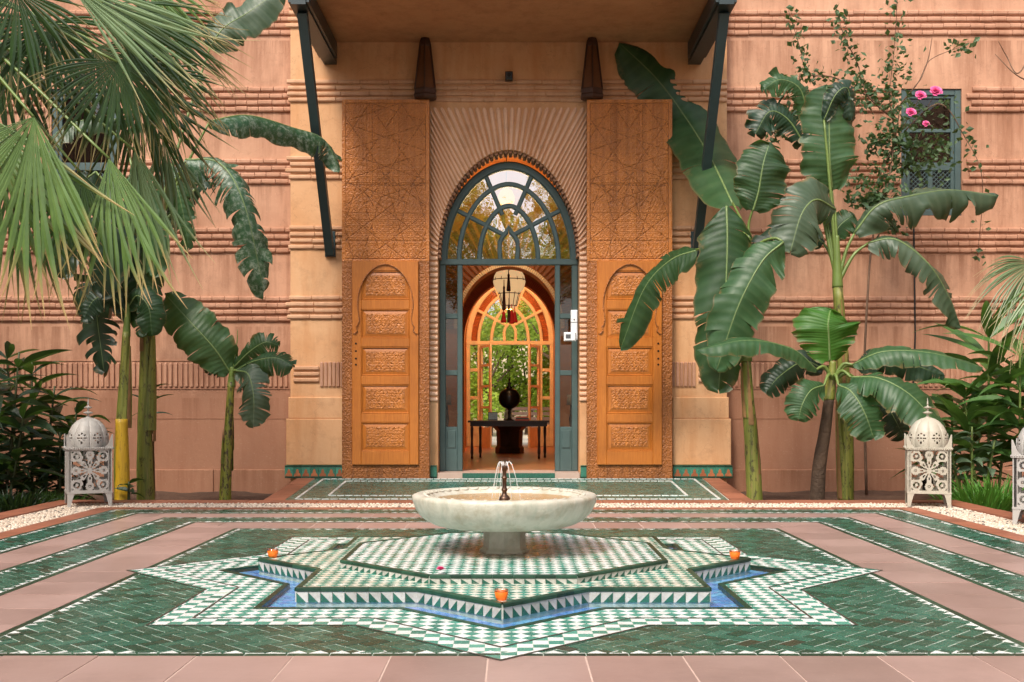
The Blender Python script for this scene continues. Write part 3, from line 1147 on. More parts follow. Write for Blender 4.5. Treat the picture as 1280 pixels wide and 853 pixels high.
# ------------------------------------------------------------------ pool, fountain platform, fountain
def build_fountain():
    pool = flat('pool_bottom', star_ring(1.40, 1.69), -0.028, GROUT_B, kind='structure')
    lay(checker(0.055, PI / 4, (0, CY), 1.75, 0.003), star_ring(1.42, 1.675), -0.04, -0.022, [BLUE_G, BLUE_G], pool, 300, 0.01)
    wtr = MB()
    for q in star_ring(1.478, 1.674):
        wtr.face([(p[0], p[1], 0.0015) for p in q])
    o = wtr.build('pool_water', WATER, kind='structure')

    root = thing('fountain_platform', (0, CY, -0.09), 'two-step tiled platform, an eight-pointed star under an octagon, standing in the blue water', 'platform')
    H1, H2 = 0.0745, 0.117
    base = MB()
    S = star_pts(1.470)
    poly = ccw(S)
    # body of the star (wedges) and of the octagon
    for k in range(16):
        a, b = S[k], S[(k + 1) % 16]
        base.face([(0, CY, H1 - 0.006), (a[0], a[1], H1 - 0.006), (b[0], b[1], H1 - 0.006)])
        base.face([(a[0], a[1], -0.09), (b[0], b[1], -0.09), (b[0], b[1], H1 - 0.006), (a[0], a[1], H1 - 0.006)])
    base.build('star_step', GROUT, root)
    def octo(r):
        return [(r * math.cos(PI / 8 + k * PI / 4), CY + r * math.sin(PI / 8 + k * PI / 4)) for k in range(8)]
    O = octo(0.992)
    ob = MB()
    ob.prism(O, H1 - 0.01, H2 - 0.005)
    ob.build('octagon_step', GROUT, root)

    def under(x, y):
        return False
    lay(checker(0.0485, PI / 4, (0, CY), 1.5, 0.002), star_ring(0.99, 1.437) if False else [ccw(q) for q in star_oct_ring(1.449)], H1 - 0.02, H1, [OCHRE_G, GREEN_L], root, 300, 0.008)
    lay(checker(0.0485, PI / 4, (0.012, CY), 1.0, 0.002), [octo(0.97)], H2 - 0.02, H2, [WHITE_G, GREEN_L], root, 300, 0.008, name='top_tile')
    # green nosing and half-green riser tiles along every edge
    def edge_run(p, q, ztop, zbot, flip, tw, nos_h=0.017, nos_w=0.024, nm='riser_tile', nose='nosing_tile'):
        dx, dy = q[0] - p[0], q[1] - p[1]
        L = math.hypot(dx, dy)
        ux, uy = dx / L, dy / L
        nx, ny = uy, -ux           # outward for a counter-clockwise outline
        n_ = max(2, round(L / tw))
        for i in range(n_):
            a, b = L * i / n_ + 0.0012, L * (i + 1) / n_ - 0.0012
            def pt(s, o_, z):
                return (p[0] + ux * s + nx * o_, p[1] + uy * s + ny * o_, z)
            m = MB()
            zt, zb = ztop - nos_h - 0.002, zbot
            o_ = 0.006
            c = [pt(a, o_, zb), pt(b, o_, zb), pt(b, o_, zt), pt(a, o_, zt)]
            va = random.uniform(.01, .99)
            zh = zb + (zt - zb) * 0.93
            if flip:
                g0, g1, g2 = pt(a + (b - a) * .16, o_, zb), c[1], pt(b, o_, zh)
                m.face([g0, g1, g2], 1, va)
                m.face([c[0], g0, g2, c[2], c[3]], 0, va)
            else:
                g0, g1, g2 = c[0], pt(a + (b - a) * .84, o_, zb), pt(a, o_, zh)
                m.face([g0, g1, g2], 1, va)
                m.face([g1, c[1], c[2], c[3], g2], 0, va)
            d = [pt(a, 0, zb), pt(b, 0, zb), pt(b, 0, zt), pt(a, 0, zt)]
            for j in range(4):
                jj = (j + 1) % 4
                m.face([c[jj], c[j], d[j], d[jj]], 0, va)
            m.build(nm, [WHITE_R, GREEN_R], root)
        n2 = max(2, round(L / (tw * 2.0)))
        for i in range(n2):
            a, b = L * i / n2 + 0.001, L * (i + 1) / n2 - 0.001
            # mitre the run's two ends a little
            a2 = a + (nos_w * 0.5 if i == 0 else 0)
            b2 = b - (nos_w * 0.5 if i == n2 - 1 else 0)
            def pt(s, o_, z):
                return (p[0] + ux * s + nx * o_, p[1] + uy * s + ny * o_, z)
            m = MB()
            z1, z0 = ztop + 0.003, ztop - nos_h
            out = 0.010
            f = [pt(a, out, z0), pt(b, out, z0), pt(b, out, z1 - .004), pt(a, out, z1 - .004)]
            t0 = [pt(a, out - .005, z1), pt(b, out - .005, z1)]
            t1 = [pt(a2, -nos_w, z1), pt(b2, -nos_w, z1)]
            bk = [pt(a2, -nos_w, z0), pt(b2, -nos_w, z0)]
            va = random.uniform(.01, .99)
            m.face(f, 0, va)
            m.face([f[3], f[2], t0[1], t0[0]], 0, va)
            m.face([t0[0], t0[1], t1[1], t1[0]], 0, va)
            m.face([t1[0], t1[1], bk[1], bk[0]], 0, va)
            m.face([f[1], f[0], bk[0], bk[1]], 0, va)
            m.face([f[0], f[3], t0[0], t1[0], bk[0]], 0, va)
            m.face([f[2], f[1], bk[1], t1[1], t0[1]], 0, va)
            m.build(nose, GREEN_D, root)
    for k in range(16):
        edge_run(S[k], S[(k + 1) % 16], H1, 0.002, k % 2 == 1, 0.064)
    for k in range(8):
        edge_run(O[k], O[(k + 1) % 8], H2, H1 - 0.002, k % 2 == 0, 0.056, nos_h=0.013, nos_w=0.022, nm='step_riser_tile', nose='step_nosing_tile')

    # ---- the fountain itself
    ft = thing('fountain', (0, CY, H2), 'white marble bowl fountain on an octagonal pedestal with a bronze jet in the middle', 'fountain')
    m = MB()
    m.lathe([(0.150, 0), (0.150, 0.012), (0.135, 0.02), (0.128, 0.03), (0.125, 0.14), (0.14, 0.155), (0.16, 0.166)], (0, CY, H2), 8)
    m.build('pedestal', MARBLE, ft)
    m = MB()
    # bowl, outside then lip then inside
    def mod(a, r, z):
        if 0.16 < z - 0 and 0.40 < r < 0.52:
            return 1 + 0.012 * abs(math.sin(a * 22))
        return 1 + 0.0035 * noise.noise(Vector((math.cos(a) * 3, math.sin(a) * 3, z * 30)))
    prof = [(0.02, 0.160), (0.34, 0.156), (0.385, 0.160), (0.425, 0.172), (0.468, 0.196), (0.507, 0.23), (0.534, 0.268), (0.547, 0.300), (0.552, 0.322),
            (0.551, 0.335), (0.543, 0.343), (0.528, 0.348), (0.505, 0.349), (0.487, 0.346), (0.470, 0.341), (0.455, 0.331), (0.44, 0.318), (0.425, 0.305)]
    m.lathe(prof, (0, CY, H2), 144, mod=mod, caps=False)
    m.build('bowl', MARBLE, ft, smooth=True)
    m = MB()
    m.lathe([(0.434, 0.312), (0.40, 0.288), (0.3, 0.268), (0.02, 0.262)], (0, CY, H2), 48, caps=False)
    m.build('bowl_inside', BASIN_IN, ft, smooth=True)
    m = MB()
    # scalloped carving under the inner lip
    for k in range(44):
        a = 2 * PI * k / 44
        c = Vector((0.487 * math.cos(a), CY + 0.487 * math.sin(a), H2 + 0.347))
        t = Vector((-math.sin(a), math.cos(a), 0))
        r = Vector((math.cos(a), math.sin(a), 0))
        pts = [c + t * 0.031 * math.cos(q) + r * (-0.026 * math.sin(q)) + Vector((0, 0, -0.010 * math.sin(q))) for q in [PI * i / 6 for i in range(7)]]
        m.tube(pts, 0.0045, 5)
    m.build('scalloped_lip', MARBLE, ft, smooth=True)
    m = MB()
    m.lathe([(0.437, 0.3135), (0.3, 0.3135), (0.1, 0.3135), (0.01, 0.3135)], (0, CY, H2), 64, caps=False)
    m.build('basin_water', WATER_B, ft, smooth=True)
    m = MB()
    Z = H2
    m.lathe([(0.034, 0.28), (0.034, 0.318), (0.028, 0.328), (0.016, 0.338), (0.013, 0.355), (0.019, 0.368), (0.013, 0.382), (0.012, 0.43), (0.018, 0.440), (0.012, 0.45),
             (0.011, 0.475), (0.017, 0.49), (0.020, 0.505), (0.014, 0.512), (0.010, 0.514)], (0, CY, Z), 20)
    m.build('jet_nozzle', BRONZE, ft, smooth=True, auto=40)
    for k in range(9):
        a = 2 * PI * k / 9 + 0.25 + random.uniform(-.1, .1)
        sp = random.uniform(0.06, 0.115)
        pts, rad = [], []
        for i in range(15):
            t = i / 14
            r = 0.012 + sp * t
            z = 0.512 + 0.045 * math.sin(min(t * PI * 1.1, PI)) * (1 - t) * 1.3 - 0.195 * t ** 2.1
            if z < 0.315:
                z = 0.315
            pts.append((r * math.cos(a) + random.gauss(0, .001), CY + r * math.sin(a), Z + z))
            rad.append(0.0032 * (1 - 0.6 * t) * random.uniform(0.6, 1.15))
        mm = MB()
        mm.tube(pts, rad, 5)
        mm.build('water_jet', clear_jet(), ft, smooth=True)

    # orange candle cups on three tips, one fallen flower
    spots = [((-1.395, CY + 0.03, H1), 'small orange candle cup on the left tip of the star platform'),
             ((1.375, CY - 0.03, H1), 'small orange candle cup on the right tip of the star platform'),
             ((-0.005, CY - 1.38, H1), 'small orange candle cup on the front tip of the star platform')]
    first = None
    for (loc, lab) in spots:
        if first is None:
            t = thing('candle_cup', loc, lab, 'candle', 'orange candle cups on the platform tips')
            m = MB()
            m.lathe([(0.038, 0.049), (0.040, 0.060), (0.0385, 0.060), (0.0365, 0.050)], loc, 24, caps=False)
            m.build('cup', CUP, t, smooth=True)
            m = MB()
            m.lathe([(0.001, 0.004), (0.026, 0.002), (0.034, 0.02), (0.0375, 0.048), (0.034, 0.052), (0.030, 0.046), (0.001, 0.046)], loc, 24)
            m.build('wax', BURNT, t, smooth=True)
            first = t
        else:
            t = copy_tree(first)
            t.location = loc
            t['label'] = lab
        t.scale = (0.86, 0.86, 0.86)
    t = thing('fallen_flower', (-0.325, CY - 0.885, H2 + 0.004), 'pink flower head lying on the front edge of the octagonal step', 'flower')
    flower_mesh(t, Vector((-0.325, CY - 0.885, H2 + 0.022)), 0.026)


def clear_jet():
    if 'jet' in MATS:
        return MATS['jet']
    m, nt, p = base_nodes('falling_water_clear')
    p.inputs['Base Color'].default_value = (0.9, 0.93, 0.95, 1)
    p.inputs['Roughness'].default_value = 0.08
    p.inputs['Alpha'].default_value = 0.5
    MATS['jet'] = m
    return m


def star_oct_ring(R):
    """Region between the octagon step and the outline of the star step."""
    S = star_pts(R)
    out = []
    for k in range(16):
        def op(j):
            a = j * PI / 8
            r = 0.995 if j % 2 else 0.995 * math.cos(PI / 8)
            return (r * math.cos(a), CY + r * math.sin(a))
        out.append([op(k), S[k], S[(k + 1) % 16], op(k + 1)])
    return out


def flower_mesh(parent, c, r, mat=None, name='petals', n=22):
    m = MB()
    rnd = random.Random(int(c.x * 1000) + 5)
    rot = Matrix.Rotation(R_(55), 3, 'X') if n > 25 else Matrix.Identity(3)
    for k in range(n):
        t = k / n
        a = k * 2.4
        tilt = 0.15 + 1.25 * t
        d = Vector((math.cos(a) * math.sin(tilt), math.sin(a) * math.sin(tilt), math.cos(tilt)))
        s = d.cross(Vector((0, 0, 1)))
        s = s.normalized() if s.length > 1e-3 else Vector((1, 0, 0))
        up = s.cross(d)
        d, s, up = rot @ d, rot @ s, rot @ up
        L = r * (0.75 + 0.35 * t)
        wd = r * 0.45
        p0, p1, p2 = c, c + d * L * 0.6 + up * r * 0.10, c + d * L
        m.face([p0 - s * wd * 0.3, p0 + s * wd * 0.3, p1 + s * wd, p1 - s * wd])
        m.face([p1 - s * wd, p1 + s * wd, p2 + s * wd * 0.5, p2 - s * wd * 0.5])
    return m.build(name, mat or PETAL, parent, smooth=True)


build_fountain()
exec_marker = True


# ------------------------------------------------------------------ arches and walls
def arch_pts(a, zs, b, n=24, c=0.0):
    """Slightly pointed arch from the left springing over the crown to the right one (XZ)."""
    cc = max((b * b - a * a) / (2 * a), 0)
    Rr = a + cc
    half = []
    for i in range(n + 1):
        th = PI / 2 * i / n
        z = b * math.sin(th)
        xe = a * math.cos(th)
        xp = math.sqrt(max(Rr * Rr - z * z, 0)) - cc
        half.append((-(0.84 * xe + 0.16 * xp), z))
    left = [(c + x, zs + z) for x, z in half]
    right = [(c - x, zs + z) for x, z in reversed(half[:-1])]
    return left + right


def arch_wall(mb, x0, x1, z0, z1, y0, y1, pts, m=0, mr=None):
    """Wall slab with an arched doorway whose outline (with straight jambs down to z0) is pts."""
    mr = m if mr is None else mr
    a0, a1 = pts[0][0], pts[-1][0]
    full = [(a0, z0)] + pts + [(a1, z0)]
    for y, s in ((y0, 1), (y1, -1)):
        def f(p):
            mb.face([(q[0], y, q[1]) for q in (p if s > 0 else p[::-1])], m)
        f([(x0, z0), (a0, z0), (a0, z1), (x0, z1)])
        f([(a1, z0), (x1, z0), (x1, z1), (a1, z1)])
        for i in range(len(pts) - 1):
            p, q = pts[i], pts[i + 1]
            f([p, q, (q[0], z1), (p[0], z1)])
    for i in range(len(full) - 1):
        p, q = full[i], full[i + 1]
        mb.face([(p[0], y0, p[1]), (p[0], y1, p[1]), (q[0], y1, q[1]), (q[0], y0, q[1])], mr)
    for (xa, za, xb, zb) in ((x0, z0, x0, z1), (x0, z1, x1, z1), (x1, z1, x1, z0)):
        mb.face([(xa, y0, za), (xb, y0, zb), (xb, y1, zb), (xa, y1, za)], m)


def ridge_mesh(L, h, d, name):
    """A rounded brick course piece, back on y = 0, bulging towards -Y."""
    mb = MB()
    prof = [(0, -h / 2), (-d * 0.75, -h / 2 * 0.86), (-d, -h / 2 * 0.45), (-d, h / 2 * 0.45), (-d * 0.75, h / 2 * 0.86), (0, h / 2)]
    rings = []
    for x, k in ((-L / 2, 0.9), (-L / 2 + 0.006, 1.0), (L / 2 - 0.006, 1.0), (L / 2, 0.9)):
        rings.append([(x, y * k, z * k) for y, z in prof])
    mb.loft(rings, 0, True, True)
    return mesh_only(mb, name, PL_BRICK)


BR = [ridge_mesh(l, 0.070, 0.034, 'brick') for l in (0.15, 0.17, 0.19)]
BRL = [ridge_mesh(l, 0.060, 0.030, 'brick') for l in (0.30, 0.34, 0.38)]
for m_ in BRL:
    m_.materials[0] = PL_PRIDGE


def flute_mesh(h, wd, d):
    mb = MB()
    prof = [(-wd / 2, 0), (-wd / 2 * .8, -d), (wd / 2 * .8, -d), (wd / 2, 0)]
    rings = [[(x, y, -h / 2) for x, y in prof], [(x, y, -h / 2 + 0.012) for x, y in prof], [(x, y, h / 2 - 0.012) for x, y in prof], [(x * .8, y * .5, h / 2) for x, y in prof]]
    mb.loft(rings, 0)
    return mesh_only(mb, 'flute', PL_BRICK)


FL = flute_mesh(0.33, 0.045, 0.022)
BANDS = [6.22, 5.17, 4.18, 3.24, 2.30]


def courses(parent, x0, x1, y, zc, rows, pitch, meshes, lens, excl=None, budget=None, rest=None):
    rnd = random.Random(int(x0 * 100 + zc * 1000))
    for r in range(rows):
        z = zc + (r - (rows - 1) / 2) * pitch
        x = x0 - (rnd.uniform(0, 0.08))
        while x < x1:
            k = rnd.randrange(len(meshes))
            L = lens[k]
            if x + L > x1 + 0.03:
                L = x1 - x
                if L < 0.04:
                    break
            cx_ = x + L / 2
            if not (excl and excl(cx_, z)):
                dz, dy, sc = rnd.gauss(0, 0.0022), rnd.uniform(-0.003, 0.002), L / (lens[k] + 0.0)
                if budget is None or budget[0] > 0:
                    put('brick', meshes[k], parent, (cx_, y + dy, z + dz), (rnd.gauss(0, .02), rnd.gauss(0, .006), 0), (sc * 0.985, 1, 1))
                    if budget:
                        budget[0] -= 1
                else:
                    me = meshes[k]
                    b = len(rest.v)
                    rest.v += [(p.co.x * sc + cx_, p.co.y + y + dy, p.co.z + z + dz) for p in me.vertices]
                    for pl in me.polygons:
                        rest.f.append(tuple(b + i for i in pl.vertices))
                        rest.m.append(0); rest.var.append(0.0); rest.uv.append(None)
            x += L + 0.004


def window_unit(x0, x1, z0, z1, Y, label):
    t = thing('window', ((x0 + x1) / 2, Y, z0), label, 'window', 'small teal windows in the side walls')
    m = MB()
    fw = 0.085
    # frame: two uprights and three rails, butted
    m.bbox(x0, Y - 0.02, z0, x0 + fw, Y + 0.08, z1, 0.008)
    m.bbox(x1 - fw, Y - 0.02, z0, x1, Y + 0.08, z1, 0.008)
    m.bbox(x0 + fw, Y - 0.018, z1 - fw, x1 - fw, Y + 0.08, z1, 0.008)
    m.bbox(x0 + fw, Y - 0.018, z0, x1 - fw, Y + 0.08, z0 + fw, 0.008)
    m.build('window_frame', TEAL, t)
    ix0, ix1 = x0 + fw, x1 - fw
    zs = z0 + (z1 - z0) * 0.36
    m = MB()
    m.bbox(ix0, Y, zs, ix1, Y + 0.06, zs + 0.11, 0.006)
    m.bbox(ix0, Y, zs + 0.11, ix0 + 0.045, Y + 0.06, z1 - fw, 0.006)
    m.bbox(ix1 - 0.045, Y, zs + 0.11, ix1, Y + 0.06, z1 - fw, 0.006)
    zm = zs + 0.11 + (z1 - fw - zs - 0.11) * 0.45
    m.bbox(ix0 + 0.045, Y + .002, zm, ix1 - 0.045, Y + 0.06, zm + 0.05, 0.006)
    m.bbox(ix0 + 0.045, Y + .002, z1 - fw - .04, ix1 - 0.045, Y + 0.06, z1 - fw, 0.006)
    m.bbox(ix0, Y, z0 + fw, ix0 + 0.05, Y + 0.06, zs, 0.006)
    m.bbox(ix1 - .05, Y, z0 + fw, ix1, Y + 0.06, zs, 0.006)
    m.bbox((ix0 + ix1) / 2 - .035, Y + .001, z0 + fw, (ix0 + ix1) / 2 + .035, Y + 0.06, zs, 0.006)
    m.build('sash', TEAL, t)
    for (za, zb) in ((zs + 0.11, zm), (zm + 0.05, z1 - fw - .04)):
        m = MB()
        m.box(ix0 + 0.045, Y + 0.03, za, ix1 - 0.045, Y + 0.035, zb)
        m.build('pane', GLASS_S, t)
    # lattice grilles in the lower panels
    for (xa, xb) in ((ix0 + .05, (ix0 + ix1) / 2 - .035), ((ix0 + ix1) / 2 + .035, ix1 - .05)):
        m = MB()
        za, zb = z0 + fw, zs
        n = 9
        hgt, wdt = zb - za, xb - xa
        s = wdt / 4
        for i in range(-12, 16):
            for sg in (1, -1):
                p0 = (xa + i * s, za) if sg > 0 else (xa + i * s, zb)
                pts = []
                # clip the diagonal to the panel
                steps = 40
                seg = []
                for q in range(steps + 1):
                    tt = q / steps * hgt
                    x = p0[0] + tt
                    z = p0[1] + sg * tt
                    if xa <= x <= xb:
                        seg.append((x, z))
                if len(seg) > 1:
                    m.ribbon([seg[0], seg[-1]], 0.010, Y + (0.012 if sg > 0 else 0.020), Y + (0.020 if sg > 0 else 0.028))
        m.build('lattice', TEAL, t)
    m = MB()
    m.box(ix0, Y + 0.055, z0 + fw, ix1, Y + 0.06, zs)
    m.build('back_board', BLACK, t)
    m = MB()
    m.box(x0 + .01, Y + .20, z0 + .01, x1 - .01, Y + 0.21, z1 - .01)
    m.build('shutter', simple('dark_curtain', (0.03, 0.022, 0.018), 0.8), t)
    return t


SIDE_Y, POR_Y = 14.75, 14.50


def side_wall(s):
    lab = ('rose plastered wall with brick ridges left of the carved doors' if s < 0 else 'rose plastered wall with brick ridges right of the carved doors')
    x_in, x_out = 2.94, 9.5
    xw0, xw1 = (5.38, 6.21) if s > 0 else (-6.27, -5.36)
    zw0, zw1 = 3.58, 5.32
    t = thing('plaster_wall', (s * 6, SIDE_Y, -0.4), lab, 'wall', 'plastered walls either side of the portal')
    m = MB()
    a, b = (x_in - 0.02, x_out) if s > 0 else (-x_out, -x_in + 0.02)
    y0, y1 = SIDE_Y, SIDE_Y + 0.3
    m.box(a, y0, -0.4, xw0, y1, 8.5)
    m.box(xw1, y0, -0.4, b, y1, 8.5)
    m.box(xw0, y0, -0.4, xw1, y1, zw0)
    m.box(xw0, y0, zw1, xw1, y1, 8.5)
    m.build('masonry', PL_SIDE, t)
    # plinth course of render slabs
    x = a
    rnd = random.Random(5)
    while x < b - 0.05:
        L = min(rnd.uniform(0.9, 1.5), b - x)
        q = MB()
        q.bbox(x + 0.003, y0 - 0.03, -0.4, x + L - 0.003, y0, 0.10, 0.008)
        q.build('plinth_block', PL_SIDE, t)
        x += L
    q = MB()
    q.box(a, y0 - 0.006, 0.795, b, y0, 0.80)
    q.box(a, y0 - 0.01, 1.20, b, y0, 1.215)
    q.box(a, y0 - 0.01, 1.585, b, y0, 1.60)
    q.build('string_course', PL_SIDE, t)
    budget = [300]
    rest = MB()
    lens = (0.15, 0.17, 0.19)
    vis0, vis1 = (x_in, 7.3) if s > 0 else (-7.3, -x_in)
    ex = lambda cx_, z: (xw0 - 0.08 < cx_ < xw1 + 0.08 and zw0 < z < zw1)
    for zc in sorted(BANDS, key=lambda z: abs(z - 4.7)):
        courses(t, vis0, vis1, y0, zc, 4, 0.092, BR, lens, ex, budget, rest)
        courses(t, *((7.3, 9.3) if s > 0 else (-9.3, -7.3)), y0, zc, 4, 0.092, BR, lens, None, [0], rest)
    if rest.f:
        rest.build('ridge_courses', PL_BRICK, t, kind='stuff')
    n = int((vis1 - vis0) / 0.072)
    for i in range(n):
        x = vis0 + (i + 0.5) * 0.072
        if s < 0:
            x = -(x_in + (i + 0.5) * 0.072)
        put('flute', FL, t, (x, y0, 1.40), (0, random.gauss(0, 0.004), 0), (random.uniform(.92, 1.06), 1, random.uniform(.98, 1.0)))
    for z in BANDS:
        pass
    window_unit(xw0, xw1, zw0, zw1, SIDE_Y + 0.04, ('small teal window behind the climbing rose in the right wall' if s > 0 else 'small teal window behind the fan palm in the left wall'))
    return t


side_wall(-1)
side_wall(1)
for s_, lab_ in ((-1, 'tall rose wall closing the court on the left, unseen, added to cut sky light'), (1, 'tall rose wall closing the court on the right, unseen, added to cut sky light')):
    t = thing('added_court_wall', (s_ * 9.4, 5, -.4), lab_, 'wall')  # unseen side wall, added to cut sky light and darken the edges
    m = MB()
    xa_, xb_ = sorted((s_ * 9.3, s_ * 9.6))
    m.box(xa_, -8, -.4, xb_, 14.74, 7.5)
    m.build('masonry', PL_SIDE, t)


AP_A, AP_ZS, AP_B = 0.955, 2.99, 1.43     # the doorway arch


def portal():
    t = thing('portal_bay', (0, POR_Y, 0), 'projecting peach bay with a fluted pointed arch around the garden door', 'portal')
    m = MB()
    arch_wall(m, -2.94, 2.94, -0.35, 8.5, POR_Y, 14.86, arch_pts(AP_A, AP_ZS, AP_B, 24))
    m.build('masonry', PL_PORTAL, t)
    # stepped bases of the two corner piers
    for s in (-1, 1):
        for (xa, xb, z0, z1, d) in ((2.20, 2.99, 0.175, 0.80, 0.05), (2.21, 2.965, 0.80, 1.09, 0.028)):
            q = MB()
            x0_, x1_ = (xa, xb) if s > 0 else (-xb, -xa)
            q.bbox(x0_, POR_Y - d, z0, x1_, POR_Y + .2, z1, 0.01)
            q.build('pier_base', PL_PORTAL, t)
    # ridge courses: full width above, short on the piers
    lens = (0.30, 0.34, 0.38)
    courses(t, -2.94, 2.94, POR_Y, 5.215, 4, 0.080, BRL, lens)
    for s in (-1, 1):
        for zc in (4.18, 3.24, 2.30, 6.22):
            a, b = (2.18, 2.94) if s > 0 else (-2.94, -2.22)
            if zc > 6:
                a, b = (2.62, 2.94) if s > 0 else (-2.94, -2.62)
            courses(t, a, b, POR_Y, zc, 4, 0.085, BRL, lens)
        for i in range(3):
            z = 1.29 + i * 0.08
            a = -2.90 if s < 0 else 2.55
            put('brick', BRL[1], t, (a + 0.175, POR_Y, z + 0.03))
        for i in range(6):
            x = (-2.52 + i * 0.055) if s < 0 else (2.22 + i * 0.055)
            put('flute', FL, t, (x, POR_Y, 1.40))
    # radiating ridges round the arch
    top, xr = 5.00, 1.06
    edge = arch_pts(AP_A, AP_ZS, AP_B, 60)
    def along(P, N_):
        L = [0.0]
        for i in range(1, len(P)):
            L.append(L[-1] + math.hypot(P[i][0] - P[i - 1][0], P[i][1] - P[i - 1][1]))
        out = []
        k = 0
        for j in range(N_ + 1):
            d = L[-1] * j / N_
            while k < len(L) - 2 and L[k + 1] < d:
                k += 1
            f = (d - L[k]) / max(L[k + 1] - L[k], 1e-9)
            out.append((P[k][0] + (P[k + 1][0] - P[k][0]) * f, P[k][1] + (P[k + 1][1] - P[k][1]) * f))
        return out
    nr = 62
    inner = along(edge, nr * 2)
    # the outer ends are spread a little wider along the top than up the sides
    outer = along([(-xr, 2.99), (-xr, top)], 40)[:-1] + along([(-xr, top), (xr, top)], 44)[:-1] + along([(xr, top), (xr, 2.99)], 40)
    for i in range(nr):
        im = inner[2 * i + 1]
        om = outer[2 * i + 1]
        dx, dz = om[0] - im[0], om[1] - im[1]
        Lr = math.hypot(dx, dz)
        if Lr < 0.03:
            continue
        ux, uz = dx / Lr, dz / Lr
        def wid(f):
            pi_ = (inner[2 * i + 2][0] - inner[2 * i][0], inner[2 * i + 2][1] - inner[2 * i][1])
            po_ = (outer[2 * i + 2][0] - outer[2 * i][0], outer[2 * i + 2][1] - outer[2 * i][1])
            wi = abs(pi_[0] * -uz + pi_[1] * ux)
            wo = abs(po_[0] * -uz + po_[1] * ux)
            return (wi + (wo - wi) * f) * 0.315
        end = Lr - 0.014
        k = max(1, round(end / 0.33))
        for j in range(k):
            ra, rb = end * j / k + .001, end * (j + 1) / k - .001
            dd = 0.034 + random.uniform(-.002, .002)
            rings = []
            last = j == k - 1
            steps = [(ra, 1.0, 1.0), (rb - (.03 if last else .004), 1.0, 1.0), (rb, .55 if last else .96, .8 if last else .95)]
            for (r_, kk, kd) in steps:
                hw = max(wid(r_ / Lr), 0.012) * kk
                px, pz = im[0] + ux * r_, im[1] + uz * r_
                rings.append([(px - uz * hw * q, POR_Y - dd * kd * dq, pz + ux * hw * q) for q, dq in ((1, 0), (.88, .75), (.45, 1), (-.45, 1), (-.88, .75), (-1, 0))])
            q = MB()
            q.loft(rings)
            q.build('arch_brick', PL_ARCH, t)
    # jamb courses
    jm = ridge_mesh(0.105, 0.052, 0.028, 'jamb_brick')
    jm.materials[0] = PL_ARCH
    for s in (-1, 1):
        for i in range(26):
            z = 1.06 + i * 0.076
            put('jamb_brick', jm, t, (s * (AP_A + 0.053), POR_Y, z), (0, random.gauss(0, .01), 0))
    # toothed intrados: small bricks on edge inside the arch
    pts = arch_pts(AP_A, AP_ZS, AP_B, 40)
    path = []
    acc = 0
    for i in range(len(pts) - 1):
        p, q = Vector(pts[i]), Vector(pts[i + 1])
        L = (q - p).length
        while acc < L:
            path.append((p.lerp(q, acc / L), (q - p).normalized()))
            acc += 0.068
        acc -= L
    for p, tn in path:
        nrm = Vector((tn.y, -tn.x))      # inwards
        q = MB()
        hw = 0.024
        a = p - tn * hw
        b = p + tn * hw
        di = 0.035
        poly = [(a.x, a.y), (b.x, b.y), (b.x + nrm.x * di - tn.x * .006, b.y + nrm.y * di - tn.y * .006), (a.x + nrm.x * di + tn.x * .006, a.y + nrm.y * di + tn.y * .006)]
        q.fprism(poly, POR_Y + 0.015 + random.uniform(0, .006), POR_Y + 0.30)
        q.build('soffit_brick', BRICK_MID, t)
    # tile skirting: aqua ground, terracotta peaks
    for s in (-1, 1):
        for (xa, xb) in ((2.21, 3.005), (0.965, 1.05)):
            n = max(1, round((xb - xa) / 0.115))
            wd = (xb - xa) / n
            for i in range(n):
                x0 = s * (xa + i * wd)
                x1 = s * (xa + (i + 1) * wd)
                x0, x1 = min(x0, x1) + .001, max(x0, x1) - .001
                Yf = POR_Y - 0.062
                q = MB()
                q.box(x0, Yf, 0.002, x1, POR_Y, 0.173, 0, random.uniform(.01, .99))
                for (za, zb, mi) in ((0.004, 0.024, 1), (0.150, 0.171, 1)):
                    q.box(x0 + .001, Yf - 0.003, za, x1 - .001, Yf, zb, mi, random.uniform(.01, .99))
                if xb > 1.5:
                    xm = (x0 + x1) / 2
                    hw = wd * 0.42
                    poly = [(xm - hw, .028), (xm + hw, .028), (xm + hw * .85, .06), (xm + hw * .45, .072), (xm + hw * .4, .10), (xm + .006, .125), (xm - .006, .125), (xm - hw * .4, .10), (xm - hw * .45, .072), (xm - hw * .85, .06)]
                    q.fprism(poly, Yf - 0.004, Yf - 0.001, 2)
                q.build('skirting_tile', [AQUA_G, GREEN_D, TERRA_G], t)


BRICK_MID = simple('arch_soffit_brick', (0.33, 0.17, 0.10), 0.85, nscale=14, var=0.35, bscale=50, bstr=0.4)
portal()


